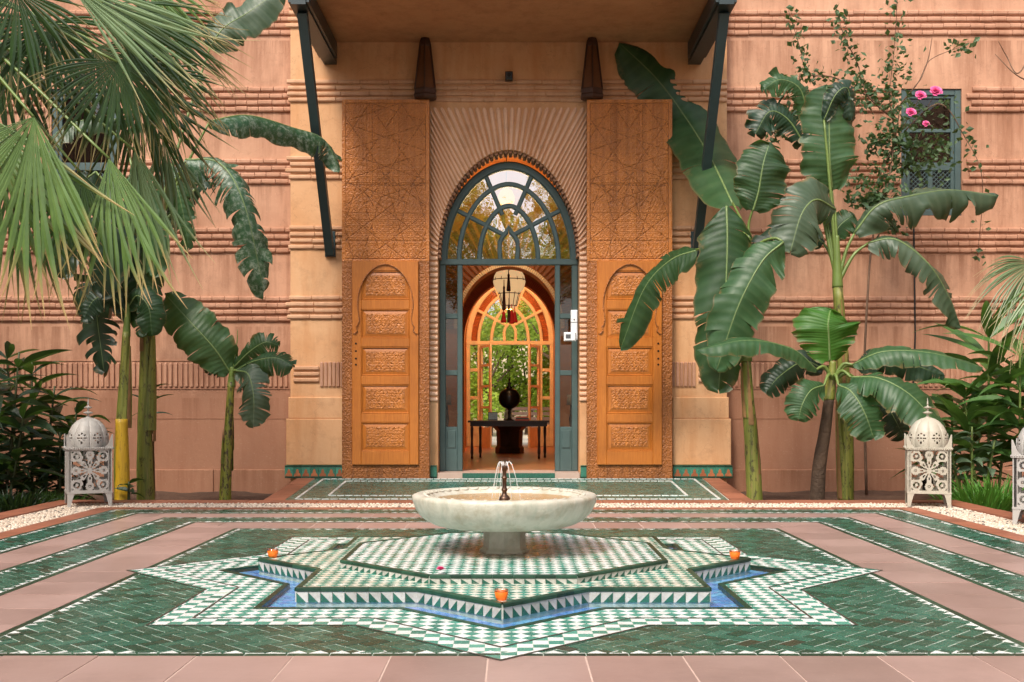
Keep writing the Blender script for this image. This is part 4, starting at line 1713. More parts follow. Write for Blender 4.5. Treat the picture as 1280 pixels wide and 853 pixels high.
# ------------------------------------------------------------------ glazed door frames
def fan_frame(name, Y, k, zt, floor_z, label, glass_fan, glass_side, mat, leafs=False):
    """Glazed arch with side lights. k scales the design; zt is the transom height."""
    s = 1.0 / k
    t = thing(name, (0, Y, floor_z), label, 'door frame')
    cx0 = 0.0
    zs = zt
    def ar(hw, h, n=20):
        return arch_pts(hw * s, zs, h * s, n)
    y0, y1 = Y, Y + 0.09
    m = MB()
    m.ribbon(ar(81.5, 117, 26), 10.5 * s, y0, y1)
    m.build('arch_frame', mat, t)
    m = MB()
    m.ribbon(ar(62.0, 94, 22), 6.0 * s, y0 + .012, y1 - .01)
    m.build('middle_ring', mat, t)
    m = MB()
    m.ribbon(ar(36.5, 67, 20), 6.0 * s, y0 + .012, y1 - .01)
    m.build('inner_ring', mat, t)
    m = MB()
    kp = [(-10.5, 0), (-11.5, 12), (-11, 22), (-7.5, 29), (-3.0, 34), (0, 41), (3.0, 34), (7.5, 29), (11, 22), (11.5, 12), (10.5, 0)]
    m.ribbon([(x * s, zs + z * s) for x, z in kp], 5.6 * s, y0 + .004, y1 - .014)
    m.build('keyhole_ring', mat, t)
    # spokes
    for sg in (-1, 1):
        for pts in (((-6.0, 31), (-69, 64)), ((-8.0, 56), (-28, 103))):
            m = MB()
            pp = [(sg * x * s, zs + z * s) for x, z in pts]
            m.ribbon(pp, 5.4 * s, y0 + .016, y1 - .012)
            m.build('spoke', mat, t)
    # transom and uprights
    m = MB()
    m.bbox(-86 * s, y0 - 0.012, zs - 7 * s, 86 * s, y1, zs + 0.5 * s, 0.008)
    m.build('transom', mat, t)
    zb = floor_z
    zt_ = zs - 7 * s
    for sg in (-1, 1):
        m = MB()
        for (a, b) in ((78.5, 86), (57.5, 64)):
            xa, xb = sorted((sg * a * s, sg * b * s))
            m.bbox(xa, y0, zb, xb, y1, zt_, 0.008)
        m.build('stile', mat, t)
        H = zt_ - zb
        rails = [zb + H * 0.215, zb + H * 0.477, zb + H * 0.752]
        xa, xb = sorted((sg * 64 * s, sg * 78.5 * s))
        m = MB()
        for r in rails[1:]:
            m.bbox(xa, y0 + .004, r - 3.2 * s, xb, y1 - .006, r + 3.2 * s, 0.006)
        m.bbox(xa, y0 + .004, zb, xb, y1 - .006, rails[0], 0.006)
        m.build('rail', mat, t)
        m = MB()
        m.bbox(xa + .02, y0 - .008, rails[0] - .31 * H / 3, xb - .02, y0 + .004, rails[0] - .045, 0.008)
        m.build('raised_panel', mat, t)
        zz = [rails[0], rails[1], rails[2], zt_]
        for i in range(3):
            m = MB()
            m.box(xa, Y + 0.045, zz[i] + (3.2 * s if i else 0), xb, Y + 0.049, zz[i + 1] - (3.2 * s if i < 2 else 0))
            m.build('pane', glass_side, t)
    # fan panes: one per opening, each leaning a hair differently
    def fan_pane(poly):
        q = MB()
        rx, rz = random.gauss(0, 0.006), random.gauss(0, 0.006)
        cx_ = sum(p[0] for p in poly) / len(poly)
        cz_ = sum(p[1] for p in poly) / len(poly)
        q.face([(p[0], Y + 0.045 + rx * (p[0] - cx_) + rz * (p[1] - cz_), p[1]) for p in poly])
        q.build('fan_pane', glass_fan, t)
    O_, M_, I_ = ar(80, 116, 24), ar(62, 94, 24), ar(36.5, 67, 24)
    n = len(O_)
    c0 = (0, zs)
    def cut(P, lo, hi):
        return P[lo:hi + 1]
    segs = [(0, 11), (11, 19), (19, 29), (29, 37), (37, 48)]
    for lo, hi in segs:
        fan_pane(cut(O_, lo, hi) + cut(M_, lo, hi)[::-1])
    for lo, hi in segs:
        fan_pane(cut(M_, lo, hi) + cut(I_, lo, hi)[::-1])
    kk = [(x * s, zs + z * s) for x, z in kp]
    fan_pane(cut(I_, 0, 17) + [kk[4], kk[3], kk[2], kk[1], kk[0]])
    fan_pane(cut(I_, 31, 48) + [kk[10], kk[9], kk[8], kk[7], kk[6]])
    fan_pane(cut(I_, 17, 31) + [kk[6], kk[5], kk[4]])
    fan_pane(kk)
    return t


fan_frame('glazed_door_frame', 14.78, 90.6, 2.985, 0.075, 'grey teal arched door frame with fanlight and side lights in the portal', GLASS, GLASS_S, TEAL)

# threshold
m = MB()
m.box(-0.953, 14.44, -0.004, 0.953, 15.05, 0.074)
th = m.build('threshold_step', simple('threshold_stone', (0.50, 0.36, 0.30), 0.4, nscale=4, var=0.2), kind='structure')
m = MB()
m.box(-0.62, 14.43, 0.004, 0.62, 14.44, 0.070)
m.build('step_tiles', GREEN, th)


# ------------------------------------------------------------------ the hall behind, its far door and the garden
def hall():
    fz = 0.075
    m = MB()
    m.box(-3.2, 15.05, -0.1, 3.2, 24.0, fz)
    fo = m.build('hall_floor', FLOOR_IN, kind='structure')
    t = thing('hall_room', (0, 19, fz), 'orange plastered hall seen through the open door', 'room')
    m = MB()
    m.box(-3.35, 14.87, fz, -3.2, 23.6, 4.8)
    m.box(3.2, 14.87, fz, 3.35, 23.6, 4.8)
    m.box(-3.35, 14.87, 4.8, 3.35, 23.9, 5.0)
    m.build('side_walls', PL_ROOM, t)
    m = MB()
    arch_wall(m, -3.2, 3.2, fz, 4.8, 16.9, 17.25, arch_pts(0.80, 2.18, 0.97, 22), 0, 1)
    m.build('arch_wall', [PL_ROOM, PL_ROOM], t)
    # brick rings on its front face
    cream = arch_pts(0.805, 2.18, 0.975, 40)
    for i in range(0, len(cream) - 1, 1):
        p, q = Vector(cream[i]), Vector(cream[i + 1])
        tn = (q - p)
        L = tn.length
        tn.normalize()
        nr = Vector((-tn.y, tn.x))
        b = MB()
        b.fprism([tuple(p + tn * .003), tuple(q - tn * .003), tuple(q - tn * .003 + nr * .06), tuple(p + tn * .003 + nr * .06)], 16.85, 16.9)
        b.build('ring_brick', CREAM, t)
        if i % 2 == 0:
            for j in range(3):
                b = MB()
                b.fprism([tuple(p + tn * .002 + nr * (.07 + j * .25)), tuple(p + tn * .045 + nr * (.07 + j * .25)), tuple(p + tn * .055 + nr * (.31 + j * .25)), tuple(p - tn * .006 + nr * (.31 + j * .25))], 16.86, 16.9)
                b.build('vault_brick', BRICK_DARK, t)
    m = MB()
    arch_wall(m, -3.2, 3.2, fz, 4.8, 20.4, 20.7, arch_pts(0.86, 2.20, 1.12, 22), 0, 0)
    m.build('middle_arch_wall', PL_ROOM, t)
    ring = arch_pts(0.865, 2.20, 1.125, 46)
    for i in range(0, len(ring) - 1):
        p, q = Vector(ring[i]), Vector(ring[i + 1])
        tn = (q - p).normalized()
        nr = Vector((-tn.y, tn.x))
        b = MB()
        b.fprism([tuple(p + tn * .004), tuple(q - tn * .004), tuple(q - tn * .002 + nr * .15), tuple(p + tn * .002 + nr * .15)], 20.36, 20.40)
        b.build('ring_brick', BRICK_RED, t)
    # far wall with its own arch
    m = MB()
    arch_wall(m, -3.2, 3.2, fz, 4.8, 23.5, 23.9, arch_pts(0.95, 2.30, 1.33, 22), 0, 0)
    m.build('far_wall', PL_ROOM, t)
    ring = arch_pts(0.715, 2.38, 1.05, 40)
    for i in range(0, len(ring) - 1):
        p, q = Vector(ring[i]), Vector(ring[i + 1])
        tn = (q - p).normalized()
        nr = Vector((-tn.y, tn.x))
        b = MB()
        b.fprism([tuple(p + tn * .004), tuple(q - tn * .004), tuple(q - tn * .002 + nr * .20), tuple(p + tn * .002 + nr * .20)], 23.55, 23.75)
        b.build('reveal_brick', BRICK_RED, t)
    fan_frame('garden_door_frame', 23.38, 90.6, 2.36, fz, 'cream arched garden door frame at the far end of the hall', GLASS_FAR, GLASS_FAR, simple('tan_paint', (0.78, 0.66, 0.42), 0.5))

    for s_ in (-1, 1):
        dl = thing('garden_door_leaf', (s_ * 0.63, 23.3, fz), 'slim cream glazed door leaf standing open on the %s of the garden doorway' % ('left' if s_ < 0 else 'right'), 'door', 'open leaves of the garden door')
        cp = simple('cream_paint', (0.74, 0.66, 0.48), 0.5)
        P0, P1 = Vector((s_ * 0.63, 23.32, 0)), Vector((s_ * 0.40, 22.75, 0))
        dv_ = (P1 - P0)
        def seg_(f0, f1, z0, z1, nm):
            a_, b_ = P0 + dv_ * f0, P0 + dv_ * f1
            nn_ = Vector((-dv_.y, dv_.x, 0)).normalized() * .02
            q = MB()
            q.loft([[a_ - nn_ + Vector((0, 0, z)), b_ - nn_ + Vector((0, 0, z)), b_ + nn_ + Vector((0, 0, z)), a_ + nn_ + Vector((0, 0, z))] for z in (z0, z1)])
            q.build(nm, cp, dl)
        seg_(0, .12, fz, 2.27, 'stile'); seg_(.88, 1, fz, 2.27, 'stile'); seg_(.12, .88, fz, .5, 'rail')
        for z in (.9, 1.35, 1.8, 2.21):
            seg_(.12, .88, z, z + .05, 'glazing_bar')
    # console table
    tb = thing('console_table', (0, 18.3, fz), 'thin dark console table in the hall behind the fountain jet', 'table')
    m = MB()
    m.box(-0.70, 18.1, 0.685, 0.68, 18.6, 0.715)
    m.box(-0.66, 18.14, 0.62, 0.64, 18.56, 0.685)
    m.build('table_top', WOOD_DK, tb)
    for (x, y) in ((-0.63, 18.15), (-0.50, 18.52), (0.50, 18.15), (0.61, 18.52)):
        m = MB()
        m.lathe([(0.022, 0), (0.018, 0.06), (0.026, 0.1), (0.018, 0.3), (0.026, 0.5), (0.02, 0.545)], (x, y, fz), 10)
        m.build('leg', WOOD_DK, tb, smooth=True)
    # metal orb standing on it
    ob = thing('metal_orb', (0, 18.35, 0.715), 'dark pierced metal orb on a stem standing on the console table', 'ornament')
    m = MB()
    m.lathe([(0.085, 0), (0.085, 0.012), (0.03, 0.03), (0.022, 0.08), (0.03, 0.13), (0.022, 0.17), (0.05, 0.21)], (0, 18.35, 0.715), 20)
    m.build('stem', DARKM, ob, smooth=True)
    m = MB()
    prof = [(0.02 + 0.165 * math.sin(PI * i / 14), 0.375 - 0.175 * math.cos(PI * i / 14)) for i in range(15)]
    m.lathe(prof, (0, 18.35, 0.715), 28)
    m.build('orb', DARKM, ob, smooth=True)
    m = MB()
    m.lathe([(0.05, 0.54), (0.055, 0.56), (0.02, 0.60), (0.03, 0.63), (0.012, 0.66), (0.02, 0.70), (0.006, 0.74), (0.002, 0.80)], (0, 18.35, 0.715), 14)
    m.build('finial', DARKM, ob, smooth=True)
    # octagonal pedestal table behind
    pt = thing('pedestal_table', (0.02, 20.2, fz), 'dark broad-topped pedestal table behind the console table', 'table')
    m = MB()
    m.lathe([(0.42, 0.50), (0.46, 0.52), (0.46, 0.55), (0.40, 0.56)], (0.0, 20.2, fz), 8)
    m.build('table_top', WOOD_DK, pt)
    m = MB()
    m.lathe([(0.27, 0.0), (0.27, 0.10), (0.24, 0.14), (0.25, 0.42), (0.33, 0.5)], (0.0, 20.2, fz), 8)
    m.build('base', WOOD_DK, pt)
    # small things on the console
    t2 = thing('picture_stand', (-0.28, 18.3, 0.715), 'small framed picture leaning at the left end of the console table', 'picture')
    m = MB()
    m.box(-0.36, 18.26, 0.72, -0.20, 18.275, 0.86)
    fr = m.build('picture_frame', BLACK, t2)
    m = MB()
    m.box(-0.35, 18.256, 0.735, -0.21, 18.26, 0.85)
    m.build('picture_print', SCREEN, t2)
    t3 = thing('book_stack', (0.20, 18.3, 0.715), 'red and black books stacked on the right of the console table', 'books')
    for i, (mt, hh) in enumerate(((BOOK_R, .02), (BLACK, .018), (BOOK_R, .022))):
        m = MB()
        m.box(0.10 + i * .008, 18.2, 0.716 + i * .024, 0.34 - i * .012, 18.38, 0.716 + i * .024 + hh)
        m.build('book', mt, t3)
    # hanging leather lantern with tassels
    ln = thing('pendant_lantern', (0, 17.9, 4.78), 'pale hide pendant lantern hung with red tassels in the hall', 'lantern')
    zc = 2.93
    m = MB()
    m.tube([(0, 17.9, 4.79), (0, 17.9, zc + 0.42)], 0.008, 6)
    m.build('cord', BLACK, ln)
    m = MB()
    m.lathe([(0.06, 0.45), (0.17, 0.34), (0.25, 0.20), (0.27, 0.10), (0.24, -0.02), (0.17, -0.10), (0.12, -0.30), (0.05, -0.36)], (0, 17.9, zc), 12, caps=False)
    m.build('lamp_shade', LAMPSKIN, ln)
    m = MB()
    rings = [(0.17, 0.34), (0.265, 0.13), (0.175, -0.10), (0.12, -0.30)]
    for r, z in rings:
        m.tube([(r * 1.02 * math.cos(2 * PI * k / 24), 17.9 + r * 1.02 * math.sin(2 * PI * k / 24), zc + z) for k in range(25)], 0.007, 5)
    for k in range(12):
        a = 2 * PI * k / 12
        m.tube([(r * 1.02 * math.cos(a), 17.9 + r * 1.02 * math.sin(a), zc + z) for r, z in rings], 0.006, 5)
    m.build('wire_cage', DARKM, ln)
    for (x, z0, z1, r, mt) in ((-0.01, 3.12, 2.83, .035, DKRED_T), (-0.085, 2.92, 2.52, .032, DKRED_T), (-0.005, 2.62, 2.32, .032, DKRED_T),
                               (-0.09, 2.50, 2.32, .05, RED_T), (0.09, 2.50, 2.32, .05, RED_T), (0.04, 2.52, 2.30, .045, RED_T)):
        m = MB()
        m.lathe([(.006, z0 - z1 + .1), (.008, z0 - z1), (r * .6, z0 - z1 - .03), (r * .5, z0 - z1 - .06), (r, .02), (r * .9, 0)], (x, 17.48, z1), 10)
        m.build('tassel', mt, ln, smooth=True)
    # lit amber lamp higher up, seen in the fanlight
    al = thing('amber_lamp', (0, 16.0, 4.78), 'small lit amber glass lamp hung high behind the fanlight', 'lamp')
    m = MB()
    m.lathe([(0.02, 0.17), (0.09, 0.12), (0.13, 0.02), (0.12, -0.05), (0.07, -0.12), (0.01, -0.14)], (-0.04, 16.0, 4.05), 10)
    m.build('lamp_glass', LAMPGOLD, al)
    m = MB()
    m.tube([(-0.04, 16.0, 4.8), (-0.04, 16.0, 4.24)], 0.007, 5)
    m.build('chain', BLACK, al)
    for (loc, e) in (((0, 17.9, 2.75), 80), ((-0.04, 16.0, 3.75), 30), ((0, 20.8, 3.6), 110)):  # pendant and amber lamp, then an added far-end fill light without a lamp
        L = bpy.data.lights.new('hall_lamp_and_fill', 'POINT')
        L.energy = e
        L.color = (1.0, 0.66, 0.34)
        L.shadow_soft_size = 0.15
        lo = bpy.data.objects.new('hall_lamp_and_fill', L)
        COL.objects.link(lo)
        lo.location = loc
    # table lamps on low cabinets beside the door
    for s in (-1, 1):
        lt = thing('side_lamp', (s * 0.93, 16.1, fz), ('slim dark lamp on a cabinet behind the left side light' if s < 0 else 'slim dark lamp on a cabinet behind the right side light'), 'lamp', 'lamps behind the side lights')
        m = MB()
        m.box(s * 0.93 - .16, 15.95, fz, s * 0.93 + .16, 16.25, 0.62)
        m.build('cabinet', WOOD_DK, lt)
        m = MB()
        m.lathe([(.06, 0), (.07, .01), (.02, .04), (.035, .15), (.02, .25), (.015, .36)], (s * .93, 16.1, .62), 14)
        m.build('lamp_stem', DARKM, lt, smooth=True)
        m = MB()
        m.lathe([(.07, .36), (.06, .52)], (s * .93, 16.1, .62), 16)
        m.build('lamp_shade', simple('lamp_linen', (0.30, 0.22, 0.14), 0.8), lt, smooth=True)


hall()


# ------------------------------------------------------------------ carved cedar doors
def heightfield(x0, x1, z0, z1, nx, nz, fn, y):
    mb = MB()
    for j in range(nz + 1):
        for i in range(nx + 1):
            x, z = x0 + (x1 - x0) * i / nx, z0 + (z1 - z0) * j / nz
            mb.v.append((x, y - fn(x, z), z))
    for j in range(nz):
        for i in range(nx):
            a = j * (nx + 1) + i
            mb.f.append((a, a + 1, a + nx + 2, a + nx + 1))
            hgt = [y - mb.v[q][1] for q in (a, a + 1, a + nx + 2, a + nx + 1)]
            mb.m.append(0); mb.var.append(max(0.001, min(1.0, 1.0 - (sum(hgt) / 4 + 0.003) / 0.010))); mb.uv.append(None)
    return mb


def arabesque(x, z, k=1.0):
    """Scrolling carved relief."""
    a = math.sin(x * 62 * k + 2.2 * math.sin(z * 40 * k)) * math.cos(z * 58 * k + 2.0 * math.sin(x * 45 * k))
    b = noise.noise(Vector((x * 45 * k, z * 45 * k, 1.7)))
    v = 0.5 + 0.5 * a + 0.5 * b
    return max(0.0, min(1.0, v * 1.6 - 0.2))


def motif(x, z, cell):
    """Carved lattice of six-petalled flowers joined by rings."""
    x += 0.004 * noise.noise(Vector((x * 9, z * 9, 2)))
    z += 0.004 * noise.noise(Vector((x * 9, z * 9, 6)))
    v = z / (cell * 0.866)
    row = math.floor(v)
    u = x / cell + (0.5 if row % 2 else 0.0)
    du, dv = u - math.floor(u) - .5, (v - row - .5) * 0.866
    r = math.hypot(du, dv)
    th = math.atan2(dv, du)
    h = 0.0
    if r < 0.07:
        h = 1.0
    elif r < 0.40:
        w_ = abs(math.cos(3 * th))
        e = w_ - (0.42 + 5.5 * (r - 0.24) ** 2)
        h = max(0.0, min(1.0, e * 5))
        if w_ > 0.96 and 0.14 < r < 0.33:
            h *= 0.45
    if abs(r - 0.47) < 0.035:
        h = max(h, 0.8)
    return max(0.0, h + 0.18 * noise.noise(Vector((x * 70, z * 70, 3))))


def girih(x, z):
    """Incised straight strapwork: families of lines at 0, 36, 72, 108, 144 degrees round two rosettes, over finely carved ground."""
    d = 1.0
    for q, (cx_, cz_) in enumerate(((0.0, 4.35), (0.0, 3.35))):
        for k in range(5):
            a = k * PI / 5 + 0.31 * q
            ca, sa = math.cos(a), math.sin(a)
            s = (x - cx_) * ca + (z - cz_) * sa
            per = 0.37
            t = abs(((s / per) % 1.0) - 0.5) * per
            rr = math.hypot(x - cx_, z - cz_)
            if rr < 0.75:
                d = min(d, t)
    return d


def carved_door(s):
    lab = ('tall carved cedar door folded back on the left of the arch' if s < 0 else 'tall carved cedar door folded back on the right of the arch, partly behind a banana leaf')
    x_out, x_in = 2.215, 1.055
    xa, xb = (-x_out, -x_in) if s < 0 else (x_in, x_out)
    if s > 0:
        xa, xb = 1.04, 2.175
    Yf = 14.30
    t = thing('carved_door', ((xa + xb) / 2, Yf, 0.01), lab, 'door', 'carved cedar door leaves')
    m = MB()
    m.box(xa, Yf + 0.012, 0.012, xb, Yf + 0.075, 5.045)
    m.build('door_leaf', WOOD_B, t)
    xm = (xa + xb) / 2
    bw = 0.135
    z_split = 2.90
    # carved upper field, relief modelled
    def up(x, z):
        xx = x - xm
        ex = min(x - xa, xb - x, 5.045 - z, z - z_split + 0.02)
        h = 0.004
        h += 0.007 * motif(xx, z, 0.094)
        d = girih(xx * 1.05, z)
        if d < 0.007:
            h -= 0.009 * (1 - d / 0.007)
        # plank joints
        for px in (-0.25, 0.10):
            if abs(xx - px) < 0.004:
                h -= 0.004
        if abs(z - 3.93) < 0.004:
            h -= 0.004
        if ex < 0.05:
            h = 0.008 + 0.003 * arabesque(x * 1.5, z * 1.5)
            if ex > 0.042:
                h = 0.0
        return h
    mb = heightfield(xa, xb, z_split, 5.045, 230, 430, up, Yf + 0.010)
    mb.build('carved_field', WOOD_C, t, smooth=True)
    # carved border round the wicket
    def bd(x, z):
        return 0.003 + 0.008 * max(motif(x - xm + .02, z, 0.085), 0.5 * arabesque(x, z, 1.2))
    for (a, b, c, d, nx, nz) in ((xa, xa + bw, 0.012, z_split, 20, 300), (xb - bw, xb, 0.012, z_split, 20, 300), (xa + bw, xb - bw, 0.012, 0.185, 110, 22)):
        heightfield(a, b, c, d, nx + 4, nz + 60, bd, Yf + 0.012).build('carved_border', WOOD_B, t, smooth=True)
    # wicket door
    wx0, wx1, wz0, wz1 = xa + bw, xb - bw, 0.185, z_split
    m = MB()
    m.box(wx0, Yf - 0.004, wz0, wx1, Yf + 0.012, wz1)
    m.build('wicket_board', WOOD, t)
    # thin dark shadow gap frame
    px0, px1 = wx0 + 0.125, wx1 - 0.125
    zp = [2.78 - 0.5 * i for i in range(5)]
    prev = wz1
    # stiles and rails proud of the board
    m = MB()
    m.bbox(wx0 + .006, Yf - 0.030, wz0 + .006, px0, Yf - .004, wz1 - .006, 0.006)
    m.bbox(px1, Yf - 0.030, wz0 + .006, wx1 - .006, Yf - .004, wz1 - .006, 0.006)
    m.build('stile', WOOD, t)
    tops = [2.765, 2.255, 1.755, 1.255, 0.755]
    hh = 0.385
    zprev = wz1 - .006
    for i, zt in enumerate(tops):
        m = MB()
        m.bbox(px0, Yf - 0.028, zt, px1, Yf - .004, zprev, 0.005)
        m.build('rail', WOOD, t)
        zprev = zt - hh
        # panel: moulding, bevel and carved face
        m = MB()
        a, b, c, d = px0, px1, zt - hh, zt
        mo = 0.018
        for (q0, q1, q2, q3) in ((a, b, c, c + mo), (a, b, d - mo, d)):
            m.bbox(q0, Yf - 0.024, q2, q1, Yf - .004, q3, 0.007)
        for (q0, q1) in ((a, a + mo), (b - mo, b)):
            m.bbox(q0, Yf - 0.0235, c + mo, q1, Yf - .004, d - mo, 0.007)
        m.build('panel_moulding', WOOD, t)
        fa, fb, fc, fd = a + 0.06, b - 0.06, c + 0.06, d - 0.06
        m = MB()
        o_ = [(a + mo, c + mo), (b - mo, c + mo), (b - mo, d - mo), (a + mo, d - mo)]
        i_ = [(fa, fc), (fb, fc), (fb, fd), (fa, fd)]
        for k in range(4):
            kk = (k + 1) % 4
            m.face([(o_[k][0], Yf - .006, o_[k][1]), (o_[kk][0], Yf - .006, o_[kk][1]), (i_[kk][0], Yf - .016, i_[kk][1]), (i_[k][0], Yf - .016, i_[k][1])])
        m.build('panel_bevel', WOOD, t)
        def pf(x, z):
            e = min(x - fa, fb - x, z - fc, fd - z)
            if e < 0.012:
                return 0.003
            return 0.001 + 0.008 * max(motif(x - xm, z - (fc + fd) / 2, 0.118), 0.55 * arabesque(abs(x - xm) + i * .31, z, 1.1))
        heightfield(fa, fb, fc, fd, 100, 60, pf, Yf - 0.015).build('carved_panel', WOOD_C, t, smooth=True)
    m = MB()
    m.bbox(px0, Yf - 0.028, wz0 + .006, px1, Yf - .004, zprev, 0.005)
    m.build('rail', WOOD, t)
    # pointed horseshoe arch board over the top of the wicket
    cx_ = (wx0 + wx1) / 2
    hw = (wx1 - wx0) / 2 - 0.075
    zs = 2.30
    ap = arch_pts(hw, zs, 0.55, 16, cx_)
    low = [(cx_ - hw * 0.93, 2.12), (cx_ - hw * 0.98, 2.05), (cx_ - hw * 1.04, 2.02), (cx_ - hw * 1.0, 1.97), (cx_ - hw * 1.10, 1.93)]
    lowr = [(2 * cx_ - x, z) for x, z in low]
    curve = low[::-1] + ap + lowr
    m = MB()
    a0, a1 = wx0 + .012, wx1 - .012
    ztop = wz1 - .012
    yb, yf = Yf - 0.030, Yf - 0.044
    left = [p for p in curve if p[0] <= cx_ + 1e-6]
    right = [p for p in curve if p[0] >= cx_ - 1e-6]
    for i in range(len(ap) - 1):
        p, q = ap[i], ap[i + 1]
        m.fprism([p, q, (q[0], ztop), (p[0], ztop)], yf, yb)
    m.fprism([(a0, 1.93), (low[4][0], 1.93), low[3], low[2], low[1], low[0], ap[0], (ap[0][0], ztop), (a0, ztop)], yf, yb)
    m.fprism([(a1, 1.93), (lowr[4][0], 1.93), lowr[3], lowr[2], lowr[1], lowr[0], ap[-1], (ap[-1][0], ztop), (a1, ztop)], yf, yb)
    m.build('arch_board', WOOD, t)
    m = MB()
    m.ribbon(curve, 0.014, yf - 0.010, yf + .004)
    m.build('arch_moulding', WOOD_B, t)
    # lock plates
    lx = (wx0 + 0.055) if s < 0 else (wx1 - 0.055)
    for z in (1.80, 1.70, 1.60, 1.52):
        m = MB()
        m.lathe([(0.001, 0.0), (0.012, 0.0), (0.014, 0.004), (0.001, 0.006)], (0, 0, 0), 10)
        me = mesh_only(m, 'lock_stud', DARKM)
        put('lock_stud', me, t, (lx, Yf - 0.0305, z), (PI / 2, 0, 0))
    return t


carved_door(-1)
carved_door(1)


# ------------------------------------------------------------------ canopy, wall lamps, camera, sensor
def canopy():
    t = thing('canopy', (0, 14.5, 5.87), 'flat brown canopy over the portal on dark green beams and struts', 'canopy')
    m = MB()
    m.box(-2.50, 12.35, 5.87, 2.60, 14.5, 5.95)
    m.build('soffit', PL_SOFFIT, t)
    m = MB()
    m.box(-2.65, 12.20, 5.95, 2.75, 14.5, 6.10)
    m.build('roof_slab', TEAL_D, t)
    for s in (-1, 1):
        c = -2.40 if s < 0 else 2.50
        m = MB()
        m.box(c - .085, 12.3, 5.57, c + .085, 14.497, 5.868)
        m.build('beam', TEAL_D, t)
        m = MB()
        m.box(c - .12, 12.32, 5.60, c - .087, 14.3, 5.80)
        m.box(c + .087, 12.32, 5.60, c + .12, 14.3, 5.80)
        m.build('beam_flange', TEAL_D, t)
        # strut
        m = MB()
        cc = c + (0.0 if s < 0 else 0.02)
        hw = 0.055
        p0, p1 = Vector((cc, 14.45, 3.02)), Vector((cc, 12.55, 5.57))
        d = (p1 - p0).normalized()
        n = Vector((0, d.z, -d.y)) * 0.055
        r0 = [p0 + Vector((-hw, 0, 0)) - n, p0 + Vector((hw, 0, 0)) - n, p0 + Vector((hw, 0, 0)) + n, p0 + Vector((-hw, 0, 0)) + n]
        r1 = [q + (p1 - p0) for q in r0]
        m.loft([r0, r1])
        m.build('strut', TEAL, t).data.materials[0] = TEAL_D2
        m = MB()
        m.bbox(cc - .07, 14.46, 2.98, cc + .07, 14.50, 3.32, .006)
        m.build('wall_plate', TEAL_D2, t)


TEAL_D2 = simple('strut_paint', (0.034, 0.058, 0.062), 0.4, nscale=5, var=0.25, bstr=0.08)
canopy()


def wall_lamp(xc, lab):
    t = thing('wall_lamp', (xc, 14.32, 5.05), lab, 'lamp', 'tapered brown wall lamps under the canopy')
    zb, zt = 5.07, 5.80
    rb, rt = 0.155, 0.075
    def ring(r, z, n=6, o=0.0):
        return [(xc + r * math.cos(2 * PI * k / n + PI / 6), 14.33 + r * math.sin(2 * PI * k / n + PI / 6) * 0.85, z) for k in range(n)]
    m = MB()
    m.loft([ring(rb * .95, zb + .12), ring(rt * .92, zt - .03)])
    m.build('lamp_glass', AMBER, t)
    m = MB()
    for k in range(6):
        a, b = ring(rb, zb + .10)[k], ring(rt, zt)[k]
        m.tube([a, b], 0.011, 5)
    m.build('lamp_rib', LAMP_BR, t)
    m = MB()
    m.loft([ring(rb * .85, zb - .02), ring(rb * 1.06, zb), ring(rb * 1.10, zb + .03), ring(rb * 1.02, zb + .05), ring(rb * 1.02, zb + .10), ring(rb * 1.07, zb + .115), ring(rb * .9, zb + .12)])
    m.build('lamp_base', LAMP_BR, t)
    m = MB()
    m.loft([ring(rt * .9, zt - .05), ring(rt * 1.12, zt - .03), ring(rt * 1.12, zt + .01), ring(rt * .8, zt + .068)])
    m.build('lamp_cap', LAMP_BR, t)
    return t


wall_lamp(-1.11, 'tapered brown lamp above the inner corner of the left carved door')
wall_lamp(1.11, 'tapered brown lamp above the inner corner of the right carved door')

t = thing('security_camera', (0.0, 14.40, 5.36), 'small black box camera on the wall above the middle of the arch', 'camera')
m = MB()
m.bbox(-0.045, 14.36, 5.33, 0.055, 14.46, 5.44, .01)
m.build('body', BLACK, t)
m = MB()
m.box(-0.02, 14.46, 5.36, 0.03, 14.5, 5.41)
m.build('bracket', BLACK, t)
m = MB()
m.lathe([(0.026, 0), (0.026, 0.012), (0.016, 0.014)], (0, 0, 0), 14)
put('lens', mesh_only(m, 'lens', DARKM), t, (0.005, 14.36, 5.385), (PI / 2, 0, 0))

t = thing('door_sensor', (0.83, 14.40, 2.05), 'white plastic reader on the right jamb of the doorway', 'device')
m = MB()
m.bbox(0.835, 14.43, 1.86, 0.925, 14.50, 2.26, .012)
m.build('upright', WHITE_P, t)
m = MB()
m.bbox(0.74, 14.40, 1.84, 0.90, 14.43, 1.96, .012)
m.build('reader_box', WHITE_P, t)
m = MB()
m.bbox(0.765, 14.396, 1.875, 0.83, 14.40, 1.93, .001)
m.build('reader_window', simple('smoked_plastic', (0.10, 0.10, 0.11), 0.2, bstr=0), t)
m = MB()
m.box(0.836, 14.427, 2.09, 0.924, 14.43, 2.096)
m.box(0.872, 14.427, 2.12, 0.888, 14.43, 2.136)
m.build('seam', BLACK, t)


